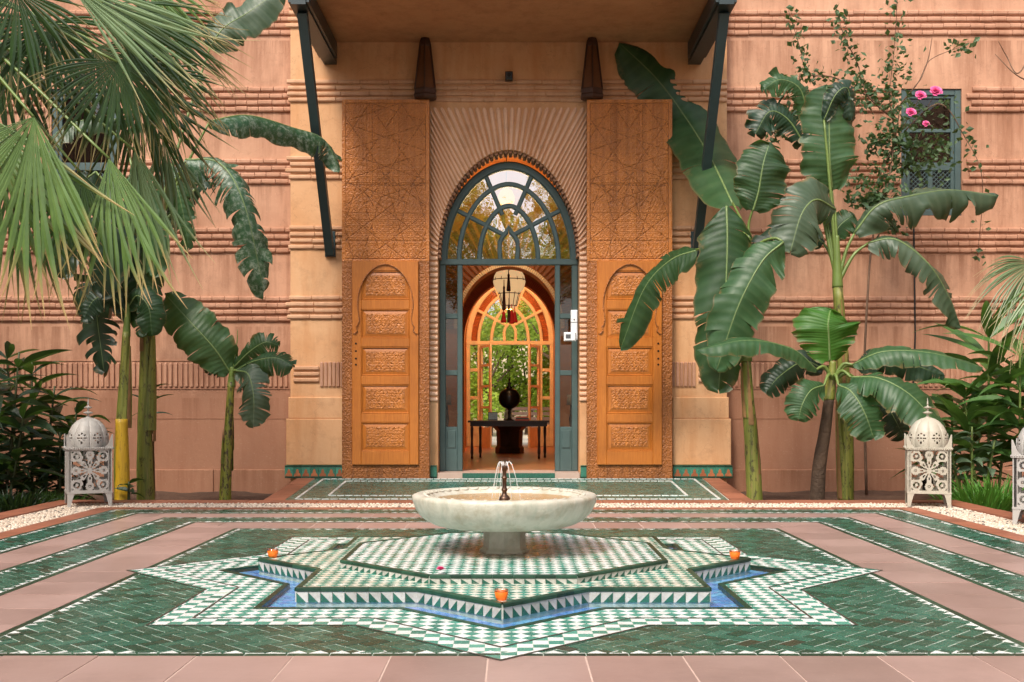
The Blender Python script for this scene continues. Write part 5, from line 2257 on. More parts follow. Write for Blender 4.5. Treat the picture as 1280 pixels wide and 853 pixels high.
# ------------------------------------------------------------------ zellige carpet before the door
def carpet():
    Yb, Yf_ = 14.43, 11.14
    def quad(i0, i1, y0, y1):
        return [(-i0, y0), (i0, y0), (i1, y1), (-i1, y1)]
    outer = ccw([(-2.32, Yf_), (2.30, Yf_), (2.60, Yb), (-2.60, Yb)])
    root = flat('zellige_carpet', [outer], -0.003, GROUT, kind='structure')
    cells = [(ccw(q), 0) for q in herring(0.10, 0.05, -PI / 4, (0, 12.8), 2.7, 0.004) if 11 < q[0][1] < 14.6]
    def rect(xf, y0, y1):
        return [(-xf, y0), (xf, y0), (xf, y1), (-xf, y1)]
    inner = ccw([(-2.31, Yf_ + .01), (2.29, Yf_ + .01), (2.59, Yb - .01), (-2.59, Yb - .01)])
    lay(cells, [inner], -0.02, 0.0, [GREEN_L2], root, 300, 0.008)
    m = MB()
    def line(p, q, wd=0.028, dash=0.09):
        L = math.hypot(q[0] - p[0], q[1] - p[1])
        n = int(L / dash)
        ux, uy = (q[0] - p[0]) / L, (q[1] - p[1]) / L
        for i in range(n):
            a, b = i * L / n, (i + 0.86) * L / n
            m.prism(ccw([(p[0] + ux * a - uy * wd / 2, p[1] + uy * a + ux * wd / 2), (p[0] + ux * a + uy * wd / 2, p[1] + uy * a - ux * wd / 2),
                         (p[0] + ux * b + uy * wd / 2, p[1] + uy * b - ux * wd / 2), (p[0] + ux * b - uy * wd / 2, p[1] + uy * b + ux * wd / 2)]), -.004, 0.006, 0, random.uniform(.01, .99))
    for (xf, xb_, y0, y1) in ((2.22, 2.46, 11.28, 14.30), (1.95, 2.10, 11.72, 13.9)):
        c = [(-xf, y0), (xf, y0), (xb_, y1), (-xb_, y1)]
        for i in range(4):
            line(c[i], c[(i + 1) % 4], 0.026)
    m.build('white_line', WHITE_G, root, kind='stuff')
    # red brick margins
    for s in (-1, 1):
        n = 14
        for i in range(n):
            ya, yb = Yf_ + (Yb - Yf_) * i / n + .003, Yf_ + (Yb - Yf_) * (i + 1) / n - .003
            f0, f1 = (ya - Yf_) / (Yb - Yf_), (yb - Yf_) / (Yb - Yf_)
            xi0, xi1 = 2.31 + .29 * f0, 2.31 + .29 * f1
            xo0, xo1 = 2.53 + .30 * f0, 2.53 + .30 * f1
            q = MB()
            q.prism(ccw([(s * xi0, ya), (s * xo0, ya), (s * xo1, yb), (s * xi1, yb)]), -.3, 0.003 + random.gauss(0, .001), 0, .01)
            q.build('margin_brick', ORANGE_T, root)


GREEN_L2 = glaze('carpet_green_glaze', [(0.0, (0.018, 0.085, 0.062)), (0.5, (0.035, 0.15, 0.12)), (1.0, (0.07, 0.22, 0.18))], 0.14)
carpet()


# ------------------------------------------------------------------ pierced metal lanterns
def lantern_template(mat):
    """Built round the origin; body 0.5 square, dome and finial, four tapered legs."""
    t = thing('floor_lantern', (0, 0, 0), '', 'lantern', 'white pierced metal lanterns on the pebble border')
    a = 0.235     # half side
    zb, zt = 0.14, 0.56
    def solid(u, v):
        # u,v in -1..1 : openwork flower
        au, av = abs(u), abs(v)
        if au > 0.86 or av > 0.90:
            return True
        r = math.hypot(u, v)
        th = math.atan2(v, u)
        if r < 0.13:
            return True
        if r < 0.55:                      # eight petals
            pet = abs(math.cos(4 * th))
            if pet > 0.45 + 0.2 * abs(r - 0.33) / 0.2:
                return not (pet > 0.93 and 0.30 < r < 0.42)
            return False
        # corner scrolls: rings round the four corners and side lobes
        for cx_, cy_, R1, R2 in ((0.62, 0.66, 0.16, 0.30), (0.0, 0.72, 0.07, 0.20), (0.66, 0.0, 0.07, 0.20)):
            d = math.hypot(au - cx_, av - cy_)
            if R1 < d < R2:
                ang = math.atan2(av - cy_, au - cx_)
                return not (cx_ > .5 and cy_ > .5 and 0.2 < math.sin(ang * 3.0) and d > 0.25)
            if d <= R1:
                return d < R1 * 0.45
        if au < 0.06 or av < 0.06:
            return True
        if abs(au - av) < 0.07:
            return True
        return False
    def panel():
        nx, nz = 56, 66
        mb = MB()
        idx = {}
        th = 0.006
        def vid(i, j, k):
            key = (i, j, k)
            if key not in idx:
                x = -a + 0.012 + (2 * a - .024) * i / nx
                z = zb + (zt - zb) * j / nz
                mb.v.append((x, -a + (0 if k == 0 else th), z))
                idx[key] = len(mb.v) - 1
            return idx[key]
        S = [[solid(-1 + 2 * (i + .5) / nx, -1 + 2 * (j + .5) / nz) for j in range(nz)] for i in range(nx)]
        def addf(q):
            mb.f.append(q); mb.m.append(0); mb.var.append(0.0); mb.uv.append(None)
        for i in range(nx):
            for j in range(nz):
                if not S[i][j]:
                    continue
                addf((vid(i, j, 0), vid(i + 1, j, 0), vid(i + 1, j + 1, 0), vid(i, j + 1, 0)))
                for (di, dj, p, q) in ((-1, 0, (i, j), (i, j + 1)), (1, 0, (i + 1, j + 1), (i + 1, j)), (0, -1, (i + 1, j), (i, j)), (0, 1, (i, j + 1), (i + 1, j + 1))):
                    ii, jj = i + di, j + dj
                    if not (0 <= ii < nx and 0 <= jj < nz) or not S[ii][jj]:
                        addf((vid(p[0], p[1], 0), vid(q[0], q[1], 0), vid(q[0], q[1], 1), vid(p[0], p[1], 1)))
        return mesh_only(mb, 'pierced_panel', mat)
    pm = panel()
    for k in range(4):
        put('pierced_panel', pm, t, (0, 0, 0), (0, 0, k * PI / 2))
    # corner posts with pinnacle above and tapered leg below: one mesh each
    for k in range(4):
        m = MB()
        def L(z, w0):
            return [(-a, -a, z), (-a + w0, -a, z), (-a + w0, -a + .007, z), (-a + .007, -a + .007, z), (-a + .007, -a + w0, z), (-a, -a + w0, z)]
        m.loft([L(0.0, 0.034), L(0.10, 0.062), L(0.14, 0.085), L(0.141, 0.036), L(0.56, 0.036)])
        me = mesh_only(m, 'leg', mat)
        put('leg', me, t, (0, 0, 0), (0, 0, k * PI / 2))
        m = MB()
        e = a + .008
        m.loft([[(-e, -e, .575), (-e + .085, -e, .575), (-e + .085, -e + .006, .575), (-e + .006, -e + .006, .575), (-e + .006, -e + .085, .575), (-e, -e + .085, .575)],
                [(-e, -e, .61), (-e + .05, -e, .61), (-e + .05, -e + .006, .61), (-e + .006, -e + .006, .61), (-e + .006, -e + .05, .61), (-e, -e + .05, .61)],
                [(-e, -e, .70), (-e + .012, -e, .70), (-e + .012, -e + .006, .70), (-e + .006, -e + .006, .70), (-e + .006, -e + .012, .70), (-e, -e + .012, .70)]])
        me = mesh_only(m, 'pinnacle', mat)
        put('pinnacle', me, t, (0, 0, 0), (0, 0, k * PI / 2))
    for (z0, z1, e) in ((0.128, 0.146, a + .004), (0.552, 0.576, a + .014)):
        m = MB()
        m.box(-e, -e, z0, e, -e + .02, z1)
        m.box(-e, e - .02, z0, e, e, z1)
        m.box(-e, -e + .02, z0, -e + .02, e - .02, z1)
        m.box(e - .02, -e + .02, z0, e, e - .02, z1)
        m.build('rim', mat, t)
    m = MB()
    m.box(-a + .01, -a + .01, 0.135, a - .01, a - .01, 0.139)
    m.build('floor_plate', mat, t)
    # beads along the upper rim
    m = MB()
    e = a + .016
    for k in range(4):
        for i in range(22):
            x = -e + 2 * e * (i + .5) / 22
            for (px, py) in (((x, -e), (x, e), (-e, x), (e, x))[k],):
                m.lathe([(0.002, -.008), (.008, 0), (.002, .008)], (px, py, .566), 5)
    m.build('bead_row', mat, t, smooth=True)
    # eight-ribbed dome with creased edges, pierced rosette near its foot
    def dr(a_, r, z):
        k = (a_ % (PI / 4)) / (PI / 4)
        return 0.965 + 0.05 * math.cos(PI * (abs(k - .5)) * 1.0) - (0.03 if abs(k - .5) > .47 else 0)
    prof = [(0.222, 0.576), (0.226, 0.62), (0.222, 0.67), (0.205, 0.73), (0.172, 0.785), (0.125, 0.828), (0.07, 0.853), (0.022, 0.865)]
    fine = []
    for i in range(len(prof) - 1):
        for q in range(4):
            f = q / 4
            fine.append((prof[i][0] * (1 - f) + prof[i + 1][0] * f, prof[i][1] * (1 - f) + prof[i + 1][1] * f))
    fine.append(prof[-1])
    seg = 128
    mb = MB()
    for r, z in fine:
        for k in range(seg):
            an = 2 * PI * k / seg
            rr = r * dr(an, r, z)
            mb.v.append((rr * math.cos(an), rr * math.sin(an), z))
    for i in range(len(fine) - 1):
        for k in range(seg):
            an = ((k + .5) % 16) - 8          # position in the rib, -8..8
            zc = (fine[i][1] + fine[i + 1][1]) / 2
            dz = (zc - 0.665) / 0.0105
            rr = math.hypot(an, dz)
            th = math.atan2(dz, an)
            hole = (2.2 < rr < 5.0 and math.cos(8 * th) > 0.35) or (rr < 1.0)
            hole = hole and zc < 0.73
            if hole:
                continue
            kk = (k + 1) % seg
            mb.f.append((i * seg + k, i * seg + kk, (i + 1) * seg + kk, (i + 1) * seg + k))
            mb.m.append(0); mb.var.append(0.0); mb.uv.append(None)
    mb.build('dome', mat, t, smooth=True, auto=30)
    m = MB()
    m.lathe([(.03, .86), (.012, .878), (.012, .892), (.052, .905), (.055, .912), (.012, .922), (.010, .945), (.045, .958), (.046, .963), (.010, .972), (.006, .985), (.010, .993), (.002, 1.055)], (0, 0, 0), 16)
    m.build('finial', mat, t, smooth=True, auto=30)
    # candle glass inside
    m = MB()
    m.lathe([(.06, .14), (.06, .30), (.057, .30), (.055, .15)], (0, 0, 0), 16)
    m.build('candle_glass', GLASS_FAR, t, smooth=True)
    return t


L1 = lantern_template(LANT)
L1.location = (-4.13, 10.60, 0.004)
L1.rotation_euler = (0, 0, R_(26))
L1['label'] = 'white pierced metal floor lantern beside the yellow banana stalk on the left'
L1.scale = (0.86, 0.86, 1.0)
L2 = lantern_template(LANT2)
L2.location = (4.12, 10.55, 0.004)
L2.rotation_euler = (0, 0, R_(-17))
L2.scale = (0.84, 0.84, 1.0)
L2['label'] = 'cream pierced metal floor lantern under the drooping banana leaf on the right'
L3 = copy_tree(L1)
L3.location = (4.45, 8.95, 0.004)
L3.rotation_euler = (0, 0, R_(-30))
L3['label'] = 'pierced metal floor lantern cut by the right edge of the photo'


# ------------------------------------------------------------------ banana plants
UP = Vector((0, 0, 1))
TOCAM = Vector((0, -1, 0.15)).normalized()


def smooth_path(pts, n):
    """Catmull-Rom through the points."""
    P = [Vector(p) for p in pts]
    P = [P[0] * 2 - P[1]] + P + [P[-1] * 2 - P[-2]]
    out = []
    segs = len(P) - 3
    for i in range(n + 1):
        t = i / n * segs
        k = min(int(t), segs - 1)
        f = t - k
        a, b, c, d = P[k:k + 4]
        out.append(0.5 * ((2 * b) + (c - a) * f + (2 * a - 5 * b + 4 * c - d) * f * f + (3 * b - a - 3 * c + d) * f ** 3))
    return out


def banana_leaf(parent, pts, wd, mat, nrm=TOCAM, fold=18, torn=0.25, seed=1, ruffle=0.05, base=0.35, rib=True, asym=1.0, name='leaf', tipw=0.25, twist=0):
    """pts: rib from base to tip. wd: full width in metres. fold: how far each half hangs back from the rib (degrees)."""
    rnd = random.Random(seed)
    n = 44
    path = smooth_path(pts, n)
    L = sum((path[i + 1] - path[i]).length for i in range(n))
    frames = []
    for i in range(n + 1):
        T = (path[min(i + 1, n)] - path[max(i - 1, 0)]).normalized()
        nn = nrm if not twist else (Matrix.Rotation(R_(twist) * i / n, 3, T) @ nrm)
        S = T.cross(nn)
        if S.length < 0.05:
            S = T.orthogonal()
        S.normalize()
        NN = S.cross(T).normalized()
        frames.append((path[i], T, S, NN))
    def prof(s):
        a = min(1.0, (s / base) ** 0.55) if s < base else 1.0
        b = 1.0 - max(0.0, (s - 0.55) / 0.45) ** 2.4
        return max(0.02, (0.25 + 0.75 * a) * math.sqrt(max(b, 0.0)) if s < 1 else 0.02)
    mb = MB()
    tw = [rnd.uniform(0, 6.28) for _ in range(8)]
    for side in (-1, 1):
        sw = asym if side > 0 else (2 - asym)
        # tears
        tears = set()
        ntear = int((torn + 0.06) * 46)
        for _ in range(ntear):
            tears.add(rnd.randrange(3, n - 1))
        i = 0
        cuts = sorted(tears) + [n]
        start = 0
        for ci, cut in enumerate(cuts):
            if cut <= start:
                continue
            dfold = rnd.gauss(0, 4 + 26 * torn)
            shr = rnd.uniform(1 - 0.30 * torn, 1.0)
            lean = rnd.gauss(0, 0.05 * torn)
            depth = rnd.uniform(0.25, 0.85)
            rows = []
            for k in range(start, cut + 1):
                s = k / n
                P, T, S, NN = frames[k]
                w_ = wd / 2 * prof(s) * sw * shr
                w_ *= 1 + 0.04 * math.sin(s * 31 + tw[0]) + 0.03 * math.sin(s * 67 + tw[1])
                gap = 0.0
                if k == start and start > 0:
                    gap = 0.006 + 0.010 * torn
                if k == cut and cut < n:
                    gap = -(0.006 + 0.010 * torn)
                row = []
                m_ = 6
                for j in range(m_ + 1):
                    u = j / m_
                    ang = R_(fold + dfold * u * u) * (0.35 + 0.65 * u) + 0.0
                    d = S * side * math.cos(ang) - NN * math.sin(ang)
                    rf = ruffle * wd * u * u * (math.sin(s * 24 + tw[2] + side) * 0.6 + math.sin(s * 47 + tw[3] * side) * 0.4) + 0.13 * wd * u * noise.noise(Vector((s * 5.5 + seed, u * 1.6 * side, seed)))
                    # strips sweep toward the tip
                    p = P + d * (w_ * u) + NN * (rf + 0.006) + T * (w_ * u * 0.22 + (gap + lean) * max(0, u - (1 - depth)) * 1.4)
                    # edge curls down
                    p = p + Vector((0, 0, -0.05 * wd * u ** 3 * (1 + torn)))
                    row.append((p, (u, s)))
                rows.append(row)
            for a in range(len(rows) - 1):
                for j in range(6):
                    q = [rows[a][j], rows[a][j + 1], rows[a + 1][j + 1], rows[a + 1][j]]
                    if side < 0:
                        q = q[::-1]
                    mb.face([x[0] for x in q], 0, 0.0, [x[1] for x in q])
            start = cut
    lf = mb.build(name, mat, parent, smooth=True)
    # weld within strips so that shading is smooth
    import bmesh
    bm = bmesh.new()
    bm.from_mesh(lf.data)
    bmesh.ops.remove_doubles(bm, verts=bm.verts, dist=0.0006)
    bm.to_mesh(lf.data)
    bm.free()
    if rib:
        m = MB()
        m.tube([f[0] + f[3] * 0.004 for f in frames[::2]], [max(0.0018, 0.0085 * (1 - i / (n / 2)) ** 0.8) * min(1.6, wd / 0.45 + 0.3) for i in range(len(frames[::2]))], 6)
        m.build('midrib', RIB, lf, smooth=True)
    return lf


def petiole(parent, pts, r0=0.022, r1=0.012, mat=None):
    m = MB()
    p = smooth_path(pts, 14)
    m.tube(p, [r0 + (r1 - r0) * i / 14 for i in range(15)], 8)
    return m.build('petiole', mat or PETI, parent, smooth=True)


def stalk(parent, pts, r0, r1, mat, name='stalk', seed=1):
    m = MB()
    p = smooth_path(pts, 22)
    rnd = random.Random(seed)
    rings = []
    for i, q in enumerate(p):
        t = i / 22
        r = r0 + (r1 - r0) * t
        ring = []
        for k in range(16):
            a = 2 * PI * k / 16
            rr = r * (1 + 0.05 * math.cos(2 * a + t * 3) + 0.05 * noise.noise(Vector((math.cos(a) * 1.5, math.sin(a) * 1.5, t * 9 + seed))))
            ring.append((q.x + rr * math.cos(a), q.y + rr * math.sin(a), q.z))
        rings.append(ring)
    m.loft(rings)
    return m.build(name, mat, parent, smooth=True)


def dry_strips(parent, base, top, r, n, seed=1):
    sheaths(parent, base, top, r * 1.03, n, STALK_DRY, seed, .38)


def sheaths(parent, base, top, r, n, mat, seed=1, wf=1.1):
    """Dry or overlapping leaf sheaths wrapped on the stalk."""
    rnd = random.Random(seed)
    for k in range(n):
        a = rnd.uniform(0, 2 * PI)
        t0 = rnd.uniform(0.0, 0.7)
        t1 = min(1.0, t0 + rnd.uniform(0.25, 0.5))
        mb = MB()
        rows = []
        for i in range(9):
            t = t0 + (t1 - t0) * i / 8
            c = base.lerp(top, t)
            wd = wf * (1 - 0.85 * (i / 8))
            row = []
            for j in range(5):
                aa = a + (j / 4 - .5) * wd * 2
                rr = r * (1.06 + 0.05 * rnd.random() * (i / 8)) * (1 - 0.25 * t)
                row.append((c.x + rr * math.cos(aa), c.y + rr * math.sin(aa), c.z))
            rows.append(row)
        for i in range(8):
            for j in range(4):
                mb.face([rows[i][j], rows[i][j + 1], rows[i + 1][j + 1], rows[i + 1][j]])
        mb.build('sheath', mat, parent, smooth=True)


STALK_DRY = simple('dry_sheath', (0.24, 0.13, 0.05), 0.7, nscale=12, var=0.45, bstr=0.4)
GRP = 'banana plants in the beds along the wall'
pxm = lambda px, Y: px * Y / FPX      # size of px pixels at depth Y


def right_bananas():
    # ---- plant beside the right door
    Y = 11.9
    b = W(944, 640, Y)
    t = thing('banana_plant', (b.x, b.y, -0.2), 'banana plant with a plain green leaning stalk beside the right carved door', 'plant', GRP)
    base = Vector((b.x, Y, -0.22))
    top = W(933, 452, Y)
    stalk(t, [base, W(940, 560, Y), W(935, 500, Y), top], pxm(10.2, Y), pxm(6, Y), STALK, seed=2)
    sheaths(t, base, top, pxm(10, Y), 2, STALK, 3)
    dry_strips(t, base, top, pxm(10, Y), 5, 3)
    stalk(t, [top, W(931, 400, Y), W(934, 340, Y), W(936, 292, Y)], pxm(7, Y), pxm(3.4, Y), PETI, name='leaf_sheath', seed=4)
    # tall leaf with its face to the court, hanging in front of the stalk
    petiole(t, [W(930, 380, Y + .05), W(922, 310, Y), W(912, 268, Y - .1), W(908, 258, Y - .15)], .025, .012)
    banana_leaf(t, [W(908, 258, Y - .15), W(909, 310, Y - .22), W(905, 400, Y - .25), W(898, 487, Y - .2)], pxm(76, Y), LF, fold=18, torn=.12, seed=11, base=.18, ruffle=.05)
    # leaf leaning down to the left from the upper right
    petiole(t, [W(934, 330, Y), W(950, 305, Y - .1), W(968, 298, Y - .2), W(978, 302, Y - .25)], .022, .012)
    banana_leaf(t, [W(979, 303, Y - .3), W(952, 328, Y - .36), W(922, 385, Y - .4), W(896, 462, Y - .36)], pxm(66, Y), LF_M, fold=22, torn=.14, seed=12, base=.2)
    # rounded upright leaf above
    petiole(t, [W(936, 300, Y), W(936, 280, Y), W(941, 262, Y - .05)], .02, .011)
    banana_leaf(t, [W(941, 264, Y - .05), W(948, 240, Y - .1), W(954, 205, Y - .12), W(962, 178, Y - .05)], pxm(66, Y), LF, fold=12, torn=.08, seed=13, base=.25)
    # long leaf rising to the left behind the strut and the door head
    petiole(t, [W(934, 320, Y + .2), W(928, 280, 12.6), W(916, 254, 13.0)], .02, .012)
    banana_leaf(t, [W(917, 258, 13.0), W(888, 198, 13.8), W(856, 146, 14.40), W(820, 98, 14.43), W(774, 54, 14.43)], pxm(70, 14.2), LF_M, fold=16, torn=.06, seed=14, base=.15, ruffle=.025)
    # drooping leaf across the door
    petiole(t, [W(925, 345, Y), W(910, 325, Y + .3), W(885, 312, Y + .6), W(870, 312, Y + .8)], .02, .012)
    banana_leaf(t, [W(872, 313, 12.8), W(838, 326, 13.0), W(805, 362, 13.2), W(776, 436, 13.4)], pxm(50, 13), LF, nrm=Vector((-.35, -.85, .55)).normalized(), fold=24, torn=.12, seed=15, base=.2)

    # ---- tall plant in the middle of the right bed
    Y = 12.1
    b = W(1057, 640, Y)
    t = thing('banana_plant', (b.x, b.y, -0.2), 'tallest banana plant with a green stalk and leaves fanning under the window', 'plant', GRP)
    base = Vector((b.x, Y, -0.22))
    top = W(1047, 360, Y)
    stalk(t, [base, W(1058, 560, Y), W(1054, 460, Y), top], pxm(9.5, Y), pxm(6.5, Y), STALK, seed=5)
    sheaths(t, base, top, pxm(9.3, Y), 2, STALK, 6)
    dry_strips(t, base, top, pxm(9.3, Y), 5, 6)
    hub = W(1047, 350, Y)
    def leaf(tip_pts, w, mat, **k):
        p0 = tip_pts[0]
        petiole(t, [hub + Vector((0, 0, -.05)), hub.lerp(Vector(p0), .5) + Vector((0, 0, .06)), p0], .026, .012)
        banana_leaf(t, tip_pts, pxm(w, Y), mat, **k)
    stalk(t, [top, W(1046, 325, Y), W(1046, 295, Y)], pxm(6.5, Y), pxm(3, Y), PETI, name='leaf_sheath', seed=7)
    leaf([W(1044, 262, Y), W(1020, 250, Y - .25), W(1002, 268, Y - .4), W(988, 314, Y - .45)], 74, LF_G, seed=21, fold=16, torn=.16, base=.25)
    leaf([W(1040, 238, Y + .1), W(1037, 200, Y), W(1036, 150, Y), W(1033, 106, Y + .05)], 72, LF_M, seed=22, fold=8, torn=.06, base=.22)
    leaf([W(1068, 292, Y), W(1096, 258, Y - .1), W(1136, 246, Y - .1), W(1190, 238, Y), W(1247, 246, Y + .1)], 62, LF_G, seed=23, fold=46, torn=.3, base=.15, ruffle=.24, nrm=Vector((0, -.7, .75)).normalized())
    leaf([W(1085, 304, Y), W(1120, 300, Y - .1), W(1160, 330, Y - .15), W(1185, 370, Y - .1), W(1200, 408, Y)], 48, LF_G, seed=24, fold=34, torn=.3, base=.15, nrm=Vector((.25, -.75, .6)).normalized())
    leaf([W(1040, 300, Y + .1), W(1050, 282, Y + .15), W(1068, 268, Y + .15)], 36, LF, seed=25, fold=15, torn=.1)
    leaf([W(1030, 305, Y + .3), W(1000, 285, Y + .4), W(962, 300, Y + .45), W(935, 350, Y + .4)], 46, LF_D, seed=26, fold=25, torn=.15)
    # crumpled old leaf at the top left
    leaf([W(1005, 180, Y + .3), W(985, 150, Y + .25), W(962, 140, Y + .2), W(944, 168, Y + .2)], 56, LF_D, seed=27, fold=28, torn=.5, ruffle=.12)
    leaf([W(1010, 150, Y + .35), W(1000, 112, Y + .25), W(975, 100, Y + .2), W(955, 112, Y + .15)], 40, LF_M, seed=28, fold=30, torn=.4, ruffle=.12)
    leaf([W(1030, 150, Y - .02), W(1045, 118, Y - .1), W(1060, 112, Y - .05), W(1064, 150, Y)], 34, LF_D, seed=29, fold=30, torn=.4, ruffle=.1)

    # ---- young plant on the dark stump in front
    Y = 11.55
    b = W(1020, 640, Y)
    t = thing('banana_plant', (b.x, b.y, -0.2), 'young banana plant with a bright upright leaf growing from a dark brown stump', 'plant', GRP)
    base = Vector((b.x, Y, -0.22))
    top = W(1036, 500, Y)
    stalk(t, [base, W(1024, 585, Y), W(1031, 540, Y), top], pxm(9, Y), pxm(6.5, Y), STALK_B, name='stump', seed=8)
    stalk(t, [top, W(1039, 478, Y), W(1041, 452, Y)], pxm(7, Y), pxm(4.5, Y), STALK, seed=9)
    hub = W(1041, 470, Y)
    leaf([W(1037, 452, Y), W(1036, 425, Y - .05), W(1035, 405, Y - .08), W(1038, 386, Y)], 82, LF_B, seed=31, fold=10, torn=.04, base=.35)
    leaf([W(1020, 462, Y - .1), W(990, 437, Y - .3), W(935, 426, Y - .5), W(872, 438, Y - .6)], 36, LF_M, seed=32, fold=26, torn=.05, nrm=Vector((0, -.6, .8)).normalized(), base=.2)
    leaf([W(1066, 456, Y - .1), W(1105, 440, Y - .25), W(1165, 442, Y - .35), W(1228, 460, Y - .4)], 38, LF_M, seed=33, fold=24, torn=.06, nrm=Vector((0, -.6, .8)).normalized(), base=.2)
    leaf([W(1064, 472, Y - .2), W(1100, 474, Y - .45), W(1140, 496, Y - .6), W(1178, 540, Y - .7)], 60, LF_M, seed=34, fold=20, torn=.1, nrm=Vector((.15, -.75, .6)).normalized(), base=.25)
    leaf([W(1048, 482, Y - .25), W(1064, 490, Y - .4), W(1080, 515, Y - .5), W(1092, 548, Y - .5)], 54, LF_M, seed=35, fold=16, torn=.14, base=.3)
    leaf([W(1030, 482, Y - .2), W(1014, 488, Y - .35), W(1003, 505, Y - .4), W(998, 524, Y - .4)], 44, LF_M, seed=36, fold=18, torn=.12, base=.3)
    leaf([W(1030, 462, Y + .2), W(1005, 452, Y + .3), W(975, 470, Y + .4), W(958, 490, Y + .4)], 44, LF_D, seed=37, fold=25, torn=.15)
    leaf([W(1075, 478, Y + .1), W(1098, 492, Y + .1), W(1116, 520, Y), W(1130, 548, Y)], 44, LF_D, seed=38, fold=22, torn=.15)
    leaf([W(1070, 460, Y + .3), W(1100, 448, Y + .4), W(1140, 456, Y + .5), W(1180, 470, Y + .5)], 40, LF_D, seed=39, fold=25, torn=.15)


def left_bananas():
    # ---- small plant left of the portal
    Y = 12.0
    b = W(281, 640, Y)
    t = thing('banana_plant', (b.x, b.y, -0.2), 'small banana plant with one broad raised leaf just left of the portal', 'plant', GRP)
    base = Vector((b.x, Y, -0.22))
    top = W(289, 478, Y)
    stalk(t, [base, W(283, 580, Y), W(286, 530, Y), top], pxm(7.6, Y), pxm(4.6, Y), STALK_S, seed=12)
    sheaths(t, base, top, pxm(8.5, Y), 3, STALK, 13)
    dry_strips(t, base, top, pxm(7.4, Y), 6, 13)
    hub = W(290, 468, Y)
    def leaf(tip_pts, w, mat, **k):
        p0 = tip_pts[0]
        petiole(t, [hub + Vector((0, 0, -.05)), hub.lerp(Vector(p0), .5) + Vector((0, 0, .02)), p0], .024, .012)
        banana_leaf(t, tip_pts, pxm(w, Y), mat, **k)
    leaf([W(288, 466, Y), W(268, 436, Y - .1), W(240, 405, Y - .1), W(207, 368, Y + .1)], 62, LF_M, seed=41, fold=10, torn=.05, base=.3)
    leaf([W(292, 460, Y), W(312, 440, Y - .1), W(332, 428, Y - .15), W(348, 432, Y - .1)], 36, LF, seed=42, fold=25, torn=.3)
    leaf([W(294, 464, Y - .05), W(318, 452, Y - .2), W(345, 448, Y - .3), W(366, 458, Y - .35)], 42, LF, seed=43, fold=28, torn=.3, nrm=Vector((.1, -.8, .55)).normalized())
    leaf([W(296, 464, Y - .1), W(310, 468, Y - .3), W(317, 495, Y - .4), W(317, 532, Y - .4)], 46, LF_G, seed=44, fold=24, torn=.3)
    leaf([W(286, 466, Y + .1), W(270, 460, Y + .1), W(256, 455, Y + .1)], 22, LF_D, seed=45, fold=20, torn=.2)
    petiole(t, [hub, W(296, 430, Y), W(297, 412, Y)], .010, .003)
    stalk(t, [top + Vector((0, 0, -.05)), hub, hub + Vector((0, 0, .08))], pxm(5, Y), pxm(3, Y), PETI, name='leaf_sheath', seed=14)

    # ---- two tall stalks by the left lantern
    Y = 12.0
    b = W(183, 640, Y)
    t = thing('banana_plant', (b.x, b.y, -0.2), 'tall banana plant with a thick green stalk right of the yellow stalk', 'plant', GRP)
    base = Vector((b.x, Y, -0.22))
    top = W(185, 330, Y)
    stalk(t, [base, W(181, 560, Y), W(183, 440, Y), top], pxm(11, Y), pxm(6.5, Y), STALK, seed=15)
    sheaths(t, base, top, pxm(12, Y), 2, STALK, 16)
    dry_strips(t, base, top, pxm(11, Y), 6, 16)
    hub = W(187, 300, Y)
    stalk(t, [top, W(187, 290, Y), W(190, 230, Y)], pxm(7, Y), pxm(4, Y), PETI, name='leaf_sheath', seed=17)
    # leaf over the wall to the strut
    leaf([W(262, 152, Y), W(310, 145, Y + .4), W(365, 160, Y + .9), W(405, 175, Y + 1.2), W(424, 214, Y + 1.3)], 50, LF_W, seed=51, fold=48, torn=.15, nrm=Vector((0, -.6, .8)).normalized(), base=.1)
    leaf([W(232, 200, Y - .3), W(275, 205, Y - .4), W(305, 255, Y - .5), W(330, 364, Y - .4)], 62, LF_W, seed=52, fold=34, torn=.75, nrm=Vector((.25, -.75, .6)).normalized(), base=.12)
    leaf([W(262, 60, Y + .4), W(280, 35, Y + .4), W(312, 15, Y + .5), W(352, -14, Y + .6)], 56, LF_G, seed=53, fold=18, torn=.06, base=.15)
    leaf([W(246, 235, Y + .2), W(228, 250, Y + .2), W(218, 262, Y + .2), W(212, 285, Y + .2)], 40, LF_D, seed=54, fold=22, torn=.35)
    leaf([W(180, 300, Y - .25), W(180, 330, Y - .35), W(180, 370, Y - .4), W(180, 420, Y - .4)], 46, LF, seed=55, fold=20, torn=.12)
    leaf([W(172, 270, Y - .2), W(155, 285, Y - .3), W(150, 330, Y - .35), W(165, 400, Y - .35)], 56, LF_D, seed=56, fold=18, torn=.1)
    leaf([W(158, 300, Y - .1), W(135, 320, Y - .15), W(120, 370, Y - .2), W(130, 464, Y - .2)], 62, LF_D, seed=57, fold=18, torn=.8)
    leaf([W(205, 250, Y + .2), W(215, 230, Y + .25), W(235, 215, Y + .25), W(260, 235, Y + .2)], 42, LF_D, seed=58, fold=22, torn=.35)
    leaf([W(150, 225, Y - .5), W(140, 250, Y - .6), W(135, 300, Y - .65), W(128, 370, Y - .6)], 62, LF_D, seed=63, fold=20, torn=.3)
    leaf([W(168, 200, Y - .4), W(176, 235, Y - .5), W(186, 285, Y - .5), W(194, 345, Y - .45)], 50, LF_M, seed=64, fold=24, torn=.25)
    leaf([W(120, 215, Y), W(98, 235, Y), W(84, 280, Y), W(80, 345, Y)], 58, LF_D, seed=65, fold=20, torn=.35)
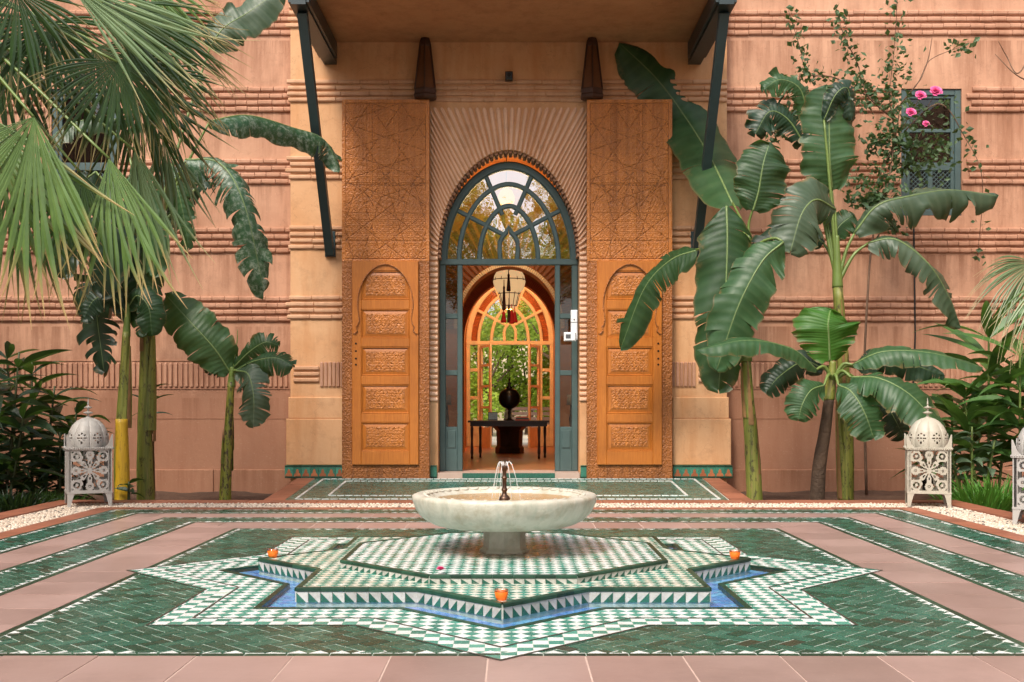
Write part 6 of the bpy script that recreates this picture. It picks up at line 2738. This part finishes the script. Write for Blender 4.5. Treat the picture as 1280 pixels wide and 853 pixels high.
    leaf([W(205, 205, Y + .1), W(218, 225, Y), W(228, 262, Y), W(236, 310, Y)], 34, LF_M, seed=66, fold=30, torn=.5)
    leaf([W(150, 150, Y + .6), W(110, 150, Y + .7), W(80, 160, Y + .7), W(50, 185, Y + .7)], 46, LF_G, seed=59, fold=40, torn=.2, nrm=Vector((0, -.6, .8)).normalized())

    Y = 11.6
    b = W(153, 640, Y)
    t = thing('banana_plant', (b.x, b.y, -0.2), 'banana stalk with a bright yellow peeled sheath at its foot by the left lantern', 'plant', GRP)
    base = Vector((b.x, Y, -0.22))
    top = W(158, 415, Y)
    stalk(t, [base, W(151, 560, Y), W(155, 480, Y), top], pxm(9.5, Y), pxm(5, Y), STALK, seed=18)
    stalk(t, [W(153, 632, Y - .09), W(153, 580, Y - .09), W(152, 524, Y - .07)], pxm(9.2, Y), pxm(7.8, Y), STALK_Y, name='yellow_sheath', seed=19)
    sheaths(t, base, top, pxm(9.5, Y), 2, STALK, 20)
    dry_strips(t, base, top, pxm(9.5, Y), 4, 20)
    hub = W(159, 400, Y)
    stalk(t, [top + Vector((0, 0, -.05)), hub, W(161, 370, Y)], pxm(5, Y), pxm(3, Y), PETI, name='leaf_sheath', seed=21)
    leaf([W(160, 385, Y), W(172, 370, Y - .1), W(186, 385, Y - .15), W(190, 418, Y - .15)], 40, LF, seed=61, fold=20, torn=.1)
    leaf([W(156, 390, Y), W(140, 370, Y), W(118, 375, Y), W(104, 400, Y)], 36, LF_D, seed=62, fold=22, torn=.4)


right_bananas()
left_bananas()


# ------------------------------------------------------------------ fan palms
def fan_leaf(parent, hub, D, Nn, L, spread, nb, mat, droop=0.25, seed=1, join=0.45, wmul=1.0, jit=0.06):
    rnd = random.Random(seed)
    D = Vector(D).normalized()
    S = Vector(Nn).cross(D).normalized()
    Nn = D.cross(S).normalized()
    mb = MB()
    pitch = 2 * R_(spread) / nb
    for i in range(nb):
        f = (i + .5) / nb * 2 - 1
        phi = f * R_(spread)
        d = D * math.cos(phi) + S * math.sin(phi)
        d = (d + Nn * (0.25 * (1 - math.cos(phi)) + rnd.gauss(0, .035))).normalized()
        l = L * (1 - 0.22 * abs(f) ** 2) * rnd.uniform(0.88, 1.04)
        dr = droop * rnd.uniform(0.75, 1.35)
        swing = S * rnd.gauss(0, jit)
        q = d.cross(Nn).normalized()
        n = 11
        rows = []
        for k in range(n + 1):
            r = k / n
            p = hub + d * l * r * (1 - .10 * r * dr) + UP * (-dr * l * r ** 2.6 * 0.8) + swing * l * r ** 3
            wj = pitch * l * 0.5 * 0.92
            if r < join:
                wd = wj * r * 1.02
            else:
                t = (r - join) / (1 - join)
                wd = wj * join * (1 - t ** 1.15) * wmul
            wd = max(wd, 0.0012)
            rows.append((p - q * wd, p + Nn * wd * 0.55, p + q * wd, r))
        for k in range(n):
            a, b = rows[k], rows[k + 1]
            mb.face([a[0], a[1], b[1], b[0]], 0, 0, [(.9, a[3]), (.3, a[3]), (.3, b[3]), (.9, b[3])])
            mb.face([a[1], a[2], b[2], b[1]], 0, 0, [(.3, a[3]), (.9, a[3]), (.9, b[3]), (.3, b[3])])
    return mb.build('fan_leaf', mat, parent)


def palm():
    crown = Vector((-5.55, 9.4, 4.55))
    t = thing('fan_palm', (crown.x, crown.y, -0.1), 'fan palm leaning in from the left edge with big drooping pleated leaves', 'palm tree')
    m = MB()
    m.tube([(crown.x - .1, crown.y, -.15), (crown.x - .05, crown.y, 1.5), (crown.x - .1, crown.y, 3.2), tuple(crown)], [.19, .15, .14, .15], 14)
    m.build('trunk', BARK, t, smooth=True)
    C = (0, -1, 0.1)
    specs = [
        # hub px, depth, direction (right, toward, up), length px, spread, blades, material, droop
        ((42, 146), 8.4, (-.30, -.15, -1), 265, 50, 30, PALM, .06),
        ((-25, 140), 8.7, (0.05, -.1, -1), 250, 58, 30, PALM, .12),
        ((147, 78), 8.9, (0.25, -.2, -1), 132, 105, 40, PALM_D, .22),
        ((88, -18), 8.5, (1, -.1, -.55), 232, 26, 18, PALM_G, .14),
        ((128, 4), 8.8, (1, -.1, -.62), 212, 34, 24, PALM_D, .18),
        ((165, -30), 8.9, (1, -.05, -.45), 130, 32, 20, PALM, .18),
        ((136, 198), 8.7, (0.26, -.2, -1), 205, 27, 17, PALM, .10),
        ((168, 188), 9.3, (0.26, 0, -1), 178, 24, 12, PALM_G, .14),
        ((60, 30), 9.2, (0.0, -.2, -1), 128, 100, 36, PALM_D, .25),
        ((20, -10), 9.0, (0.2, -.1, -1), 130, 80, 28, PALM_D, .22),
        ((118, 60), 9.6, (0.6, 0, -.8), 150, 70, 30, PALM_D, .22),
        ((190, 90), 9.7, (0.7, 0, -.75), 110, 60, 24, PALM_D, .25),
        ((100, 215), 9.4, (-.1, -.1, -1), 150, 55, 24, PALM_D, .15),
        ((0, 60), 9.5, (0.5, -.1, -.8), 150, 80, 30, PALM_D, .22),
        ((70, -30), 9.5, (0.9, 0, -.15), 180, 34, 20, PALM_D, .3),
        ((170, 110), 10.0, (0.45, 0, -1), 150, 55, 26, PALM_D, .2),
        ((180, 20), 10.1, (0.8, 0, -.7), 140, 50, 26, PALM_D, .25),
        ((20, 190), 9.8, (0.2, 0, -1), 195, 50, 26, PALM_D, .12),
        ((205, 175), 10.3, (0.15, 0, -1), 130, 34, 14, PALM_G, .16),
    ]
    for i, (h, Y, d, Lp, sp, nb, mt, dr) in enumerate(specs):
        hub = W(h[0], h[1], Y)
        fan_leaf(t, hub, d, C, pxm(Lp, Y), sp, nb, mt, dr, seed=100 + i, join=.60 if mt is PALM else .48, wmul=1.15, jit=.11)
        mid = crown.lerp(hub, .5) + Vector((0, 0, .25))
        petiole(t, [crown + Vector((0, 0, .05)), mid, hub], .022, .011, PETI)
    # second palm past the right edge: grey drooping feather of blades
    t = thing('fan_palm', (7.1, 11.2, -0.1), 'grey-green palm leaf drooping in from the right edge above the strap-leaved shrub', 'palm tree')
    m = MB()
    m.tube([(7.1, 11.2, -.2), (7.1, 11.2, 2.7)], [.13, .10], 12)
    m.build('trunk', BARK, t, smooth=True)
    hub = W(1292, 330, 10.4)
    fan_leaf(t, hub, (-.72, -.2, -.35), C, pxm(105, 10.4), 50, 30, PALM_G, .55, seed=140)
    fan_leaf(t, W(1310, 345, 10.2), (-.35, -.2, -1), C, pxm(110, 10.2), 45, 22, PALM, .3, seed=141)
    petiole(t, [(7.1, 11.2, 2.7), W(1330, 310, 10.8), hub], .02, .01, PETI)


palm()


# ------------------------------------------------------------------ strap-leaved shrubs, grass, small plants
def strap(mb, base, d, L, wd, droop, seed, n=9, pinch=0.3):
    rnd = random.Random(seed)
    d = Vector(d).normalized()
    side = d.cross(UP)
    side = side.normalized() if side.length > .05 else Vector((1, 0, 0))
    side = (Matrix.Rotation(rnd.uniform(-.7, .7), 3, d) @ side)
    rows = []
    for k in range(n + 1):
        r = k / n
        p = base + d * L * r - UP * droop * L * r * r
        T = (d - UP * 2 * droop * r).normalized()
        nn = side.cross(T).normalized()
        w_ = wd * .5 * (min(1, r / pinch) ** .7 if r < pinch else (1 - ((r - pinch) / (1 - pinch)) ** 1.8)) + .0015
        rows.append((p - side * w_ + nn * w_ * .35, p, p + side * w_ + nn * w_ * .35, r))
    for k in range(n):
        a, b = rows[k], rows[k + 1]
        mb.face([a[0], a[1], b[1], b[0]], 0, 0, [(.9, a[3]), (.05, a[3]), (.05, b[3]), (.9, b[3])])
        mb.face([a[1], a[2], b[2], b[1]], 0, 0, [(.05, a[3]), (.9, a[3]), (.9, b[3]), (.05, b[3])])


STEM_D = simple('dark_stem', (0.045, 0.06, 0.02), 0.6)


def strap_shrub(name, base, stems, label, mat, seed, L=0.55, wd=0.07, per=16, zlo=.3, stem_mat=None, group=None, cat='shrub', spread=1.0, droop=(.15, .6)):
    t = thing(name, base, label, cat, group)
    rnd = random.Random(seed)
    B = Vector(base)
    for si, (dx, dy, h) in enumerate(stems):
        topp = B + Vector((dx, dy, h))
        m = MB()
        path = smooth_path([B + Vector((dx * .3, dy * .3, -.1)), B + Vector((dx * .7, dy * .7, h * .5)), topp], 10)
        m.tube(path, [.02 - .010 * i / 10 for i in range(11)], 7)
        m.build('stem', stem_mat or (STEM_D if mat is SHRUB else PETI), t, smooth=True)
        for k in range(per):
            f = zlo + (1 - zlo) * (k + rnd.random()) / per
            p = path[min(10, int(f * 10))]
            a = k * 2.4 + rnd.uniform(-.4, .4)
            up = rnd.uniform(.15, .6) + .9 * max(0, f - .6)
            d = Vector((math.cos(a) * spread, math.sin(a) * spread, up))
            mb = MB()
            strap(mb, p, d, L * rnd.uniform(.7, 1.15), wd * rnd.uniform(.75, 1.15), rnd.uniform(*droop), seed * 100 + si * 50 + k)
            mb.build('leaf', mat, t, smooth=True)
    return t


def shrubs():
    g = 'dark shrubs in the left bed'
    p = W(40, 625, 12.2)
    strap_shrub('oleander', (p.x, 12.2, -.2), [(0, 0, 1.7), (-.35, .1, 1.9), (.3, -.1, 1.4), (-.7, 0, 1.6), (.5, .1, 1.0)], 'dark tall oleander against the wall at the far left under the palm', SHRUB, 3, .66, .12, 26, .15, group=g)
    p = W(-5, 640, 11.2)
    strap_shrub('oleander', (p.x, 11.2, -.15), [(0, 0, 1.5), (-.3, .1, 1.2), (.3, 0, 1.1), (.15, .2, 1.7)], 'dark oleander cut by the left edge of the photo', SHRUB, 4, .66, .12, 24, .15, group=g)
    p = W(75, 625, 11.9)
    strap_shrub('low_shrub', (p.x, 11.9, -.2), [(0, 0, .9), (.15, .1, 1.2), (-.25, 0, .7)], 'low dark leafy shrub behind the left lantern', SHRUB, 5, .48, .09, 20, .15, group=g)
    p = W(204, 625, 13.4)
    strap_shrub('low_shrub', (p.x - .1, 13.2, -.2), [(0, 0, 1.5)], 'sparse thin shoot beside the thick green stalk on the left', SHRUB, 6, .38, .05, 9, .7, group=g)
    # grass and groundcover on the left bed edge
    def tuft(name, cx_, cy_, cz_, n, h, wd, mat, label, cat, seed, rad):
        rnd = random.Random(seed)
        t = thing(name, (cx_, cy_, cz_), label, cat)
        mb = MB()
        for k in range(n):
            a, r = rnd.uniform(0, 6.28), rad * math.sqrt(rnd.random())
            b = Vector((cx_ + r * math.cos(a), cy_ + r * math.sin(a) * .6, cz_))
            d = Vector((math.cos(a) * r / rad * .8 + rnd.gauss(0, .22), math.sin(a) * r / rad * .8 + rnd.gauss(0, .22), 1))
            strap(mb, b, d, h * rnd.uniform(.55, 1.1), wd * rnd.uniform(.7, 1.2), rnd.uniform(.1, .55), seed * 1000 + k, 6)
        o = mb.build('blades', mat, t, kind='stuff')
        return t
    p = W(1236, 640, 11.3)
    tuft('grass_tuft', p.x, 11.3, -.12, 420, .52, .016, GRASS, 'bright green grassy tuft in the bed between the two right lanterns', 'plant', 8, .36)
    p = W(1195, 630, 11.9)
    tuft('grass_tuft', p.x, 11.9, -.15, 90, .4, .014, GRASS, 'thin grassy tuft just right of the cream lantern', 'plant', 9, .16)
    p = W(20, 650, 10.8)
    tuft('grass_tuft', p.x - .1, 10.9, -.08, 220, .34, .016, SHRUB, 'dark grassy tuft at the left edge beside the kerb', 'plant', 10, .34)
    p = W(62, 640, 11.2)
    tuft('grass_tuft', p.x, 11.3, -.10, 160, .3, .014, CORD, 'dull green grass in front of the shrub, left of the left lantern', 'plant', 11, .28)
    # strap-leaved shrub at right
    g = 'strap-leaved shrubs in the right bed'
    p = W(1236, 640, 12.2)
    strap_shrub('cordyline', (p.x, 12.2, -.2), [(0, 0, 2.15), (.3, .1, 1.7), (-.25, .1, 1.4)], 'upright cordyline with long arching strap leaves behind the grassy tuft', CORD, 21, 1.0, .15, 24, .35, group=g, spread=.8, droop=(.1, .5))
    p = W(1275, 640, 11.7)
    strap_shrub('cordyline', (p.x, 11.7, -.2), [(0, 0, 1.9), (.2, .1, 1.4)], 'cordyline with a yellow-green leaf cut by the right edge', CORD, 22, .95, .15, 20, .35, group=g, spread=.8)
    p = W(1190, 640, 12.9)
    strap_shrub('cordyline', (p.x, 12.9, -.2), [(0, 0, 1.3), (.3, 0, 1.0)], 'bushy cordyline behind the cream lantern', CORD, 23, .8, .14, 22, .15, group=g)
    p = W(1215, 640, 11.8)
    strap_shrub('broadleaf_shrub', (p.x, 11.8, -.2), [(0, 0, .95), (.25, 0, .8), (-.2, .1, .75)], 'grey-green broad-leaved plant rising above the grassy tuft', simple_leaf_grey(), 24, .24, .11, 10, .5, droop=(.3, .9))
    p = W(178, 640, 11.3)
    strap_shrub('small_plant', (p.x - .16, 11.35, -.1), [(0, 0, .28)], 'small dark seedling between the left lantern and the yellow stalk', SHRUB, 25, .2, .08, 9, .2, cat='plant')


def simple_leaf_grey():
    return leafmat('dusty_leaf', (0.07, 0.12, 0.07), (0.13, 0.20, 0.12), (0.2, 0.26, 0.16), 0.5, 0.2, 20)


shrubs()


# ------------------------------------------------------------------ climbing rose over the right wall
def rose():
    base = W(1090, 640, 14.3)
    t = thing('climbing_rose', (base.x, 14.3, -.2), 'climbing rose with bare twigs and four pink flowers over the small right window', 'rose')
    rnd = random.Random(77)
    Y = 13.7
    stems = [
        [(1083, 640), (1080, 480), (1085, 360), (1092, 290), (1108, 240), (1118, 180), (1126, 130)],
        [(1092, 290), (1100, 220), (1118, 175), (1112, 120), (1118, 60), (1122, -10)],
        [(1118, 150), (1085, 120), (1072, 80), (1055, 45), (1045, 10)],
        [(1100, 130), (1045, 98), (1010, 92), (1000, 60), (985, 12)],
        [(1000, 92), (996, 125), (985, 150), (965, 172)],
        [(1126, 130), (1150, 100), (1163, 75), (1205, 57)],
        [(1150, 100), (1160, 75), (1165, 48)],
        [(1110, 200), (1135, 160), (1175, 130), (1205, 170), (1228, 225), (1222, 320)],
        [(1110, 170), (1104, 175), (1095, 175), (1088, 188)],
        [(1108, 240), (1090, 252), (1065, 248)],
        [(1118, 180), (1145, 180), (1185, 190)],
        [(1118, 200), (1140, 210), (1160, 200)],
        [(1108, 240), (1104, 262), (1120, 290)],
        [(1290, 66), (1272, 92), (1258, 70), (1248, 52)],
        [(1290, 104), (1268, 92), (1244, 68)],
    ]
    pts_for_leaf = []
    for i, s in enumerate(stems):
        pts = [W(u, v, Y + (.45 if v > 260 else 0) + rnd.uniform(-.12, .12)) for u, v in s]
        if i == 0:
            pts[0].z = -.2
        path = smooth_path(pts, 26)
        m = MB()
        r0 = .02 if i == 0 else .011
        m.tube(path, [r0 * (1 - .7 * k / 26) for k in range(27)], 5)
        m.build('stem', TWIG, t, smooth=True)
        if i in (1, 2, 3, 4, 9, 12):
            pts_for_leaf += path[6:]
        elif i in (0,):
            pts_for_leaf += path[16:]
        elif i in (7, 8, 10, 11):
            pts_for_leaf += path[::2]
        elif i == 5:
            pts_for_leaf += path[-4:]
    mb = MB()
    def rleaf(c, s):
        d = Vector((rnd.gauss(0, 1), rnd.gauss(-.3, .8), rnd.gauss(-.2, .8))).normalized()
        q = d.orthogonal().normalized()
        q = Matrix.Rotation(rnd.uniform(0, 6.28), 3, d) @ q
        n = d.cross(q)
        a, b, e = c, c + d * s * .5, c + d * s
        mb.face([a, b + q * s * .33 + n * s * .08, e, b], 0, 0, [(.1, 0), (.9, .5), (.1, 1), (.05, .5)])
        mb.face([a, b, e, b - q * s * .33 + n * s * .08], 0, 0, [(.1, 0), (.05, .5), (.1, 1), (.9, .5)])
    for p in pts_for_leaf:
        for _ in range(rnd.choice((4, 6, 8, 10))):
            c = p + Vector((rnd.gauss(0, .055), rnd.gauss(0, .06), rnd.gauss(0, .055)))
            rleaf(c, rnd.uniform(.06, .11))
    # denser mass round the window
    for (u, v, su, sv, n) in ((1120, 150, 26, 26, 150), (1100, 240, 22, 12, 110), (1078, 112, 16, 14, 70), (1160, 165, 22, 26, 90), (1150, 240, 24, 10, 60), (1150, 190, 25, 14, 90), (1085, 225, 22, 12, 110), (1060, 120, 20, 10, 60), (1000, 105, 10, 12, 40), (1118, 90, 14, 30, 90)):
        for _ in range(n):
            rleaf(W(rnd.gauss(u, su), rnd.gauss(v, sv), 13.6 + rnd.gauss(0, .15)), rnd.uniform(.055, .10))
    mb.build('foliage', ROSE, t, kind='stuff')
    for (u, v, r) in ((1169, 116, .085), (1150, 121, .075), (1138, 142, .070), (1157, 156, .05)):
        c = W(u, v, 13.35)
        flower_mesh(t, c, r, name='flower', n=30)
        m = MB()
        m.tube([c, c + Vector((-.05, .12, -.15))], .004, 4)
        m.build('flower_stem', TWIG, t)
    # black cable down the wall
    c = thing('wall_cable', (W(1143, 300, 14.7).x, 14.72, 0.1), 'thin dark cable running down the right wall below the window', 'cable')
    m = MB()
    m.tube([W(1142, 268, 14.7), W(1143, 340, 14.71), W(1144, 420, 14.71), W(1140, 520, 14.7), W(1136, 600, 14.7)], .012, 6)
    m.build('cable', BLACK, c)


rose()


# ------------------------------------------------------------------ trees of the garden behind the house and of the court behind the viewer
def tree(x, y, h, r, label, mat, seed, n=1500, group=None, z0=-.1, name='garden_tree', ls=.12, lo=.52):
    rnd = random.Random(seed)
    t = thing(name, (x, y, z0), label, 'tree', group)
    m = MB()
    top = Vector((x + rnd.uniform(-.3, .3), y, h * max(.3, lo)))
    m.tube(smooth_path([(x, y, z0), (x + .1, y, h * .25), top], 10), [.16 * h / 5 * (1 - .6 * k / 10) for k in range(11)], 9)
    m.build('trunk', BARK, t, smooth=True)
    cl = []
    for k in range(11):
        a = k * 2.4
        e = rnd.uniform(.0, 1.0)
        c = Vector((x + math.cos(a) * r * rnd.uniform(.3, .8), y + math.sin(a) * r * rnd.uniform(.3, .8), h * (lo + (.94 - lo) * e)))
        cl.append((c, r * rnd.uniform(.28, .5)))
        mm = MB()
        st = top.lerp(Vector((x, y, h * .3)), rnd.random() * .5)
        mm.tube(smooth_path([st, st.lerp(c, .5) + Vector((0, 0, -.1)), c], 6), [.05 * h / 5 * (1 - .12 * q) for q in range(7)], 5)
        mm.build('limb', BARK, t, smooth=True)
    mb = MB()
    for _ in range(n):
        c, cr = cl[rnd.randrange(len(cl))]
        v = Vector((rnd.gauss(0, 1), rnd.gauss(0, 1), rnd.gauss(0, .8))).normalized() * cr * rnd.random() ** .4
        p = c + v
        d = Vector((rnd.gauss(0, 1), rnd.gauss(0, 1), rnd.gauss(-.3, .6))).normalized()
        q = d.orthogonal().normalized()
        s = ls * rnd.uniform(.6, 1.3)
        mb.face([p, p + d * s * .5 + q * s * .3, p + d * s, p + d * s * .5 - q * s * .3], 0, 0, [(.1, 0), (.9, .5), (.1, 1), (.9, .5)])
    mb.build('crown', mat, t, kind='stuff')
    return t


def gardens():
    g = 'trees of the garden beyond the hall'
    tree(-1.6, 27.5, 4.6, 1.9, 'pale-trunked leafy tree left of centre in the garden beyond the hall', TREE_L, 31, 2600, g)
    tree(1.3, 30.0, 5.4, 2.2, 'yellow-green tree right of centre in the garden beyond the hall', TREE_L, 32, 2600, g)
    tree(-0.1, 34.0, 6.0, 2.6, 'large tree filling the middle of the far garden', TREE_L, 33, 2800, g)
    tree(-3.8, 32.0, 6.0, 2.6, 'tree at the far left of the garden beyond the hall', TREE_L, 34, 1500, g)
    tree(4.2, 33.0, 6.0, 2.6, 'tree at the far right of the garden beyond the hall', TREE_L, 35, 1500, g)
    for i in range(6):
        tree(-3.2 + i * 1.25, 33.0 + (i % 2) * 1.5, 4.0 + .3 * (i % 3), 1.7, ('round leafy bush %s in the garden beyond the hall' % ('at the far left', 'left of the orb', 'just left of the middle', 'just right of the middle', 'right of the orb', 'at the far right')[i]), TREE_L, 80 + i, 4200, 'bushes in the far garden', name='garden_bush', lo=.12, ls=.16)
    m = MB()
    m.box(-12, 24.0, -0.1, 12, 44, 0.02)
    m.build('garden_terrace', simple('pale_paving', (0.62, 0.54, 0.45), 0.7, nscale=2, var=0.15), kind='structure')
    w_ = thing('garden_wall', (0, 38, 0), 'pale garden wall behind the trees beyond the hall', 'wall')
    m = MB()
    m.box(-10, 38, 0, 10, 38.3, 3.2)
    m.build('masonry', CREAM, w_)
    b = thing('garden_bench', (0.45, 26.2, 0.02), 'long slatted garden bench seen beside the metal orb', 'bench')
    for i in range(4):
        m = MB()
        m.box(0.05, 26.1, .48 + i * .12, 1.15, 26.13, .56 + i * .12)
        m.build('slat', simple('grey_wood', (0.33, 0.27, 0.24), 0.7), b)
    m = MB()
    m.box(0.05, 25.8, .42, 1.15, 26.1, .46)
    m.build('seat', simple('grey_wood', (0.33, 0.27, 0.24), 0.7), b)
    for x in (0.07, 1.10):
        m = MB()
        m.box(x, 25.82, .02, x + .05, 25.87, .42)
        m.box(x, 26.07, .02, x + .05, 26.10, .42)
        m.build('leg', simple('grey_wood', (0.33, 0.27, 0.24), 0.7), b)
    # trees that stand behind the viewer and are mirrored in the fanlight
    g = 'tall trees on the near side of the court, mirrored in the fanlight'
    for i, (x, y, h, r, mt, lab) in enumerate(((-3.4, -9, 10.2, 3.4, TREE_Y, 'yellowing tree behind the viewer, mirrored in the left of the fanlight'),
                                      (3.4, -8, 10.0, 3.4, TREE_Y, 'yellowing tree behind the viewer, mirrored in the right of the fanlight'),
                                      (0.3, -15, 10.5, 4.0, TREE_Y, 'yellowing tree far behind the viewer, mirrored low in the fanlight'),
                                      (-7.5, -7, 9.5, 3.0, TREE_L, 'green tree behind the viewer to the left'),
                                      (8.5, -10, 9.0, 3.2, TREE_L, 'green tree behind the viewer to the right'))):
        tree(x, y, h, r, lab, mt, 60 + i, 5200, g, ls=.26, name='court_tree')


gardens()
print('objects', len(bpy.data.objects))
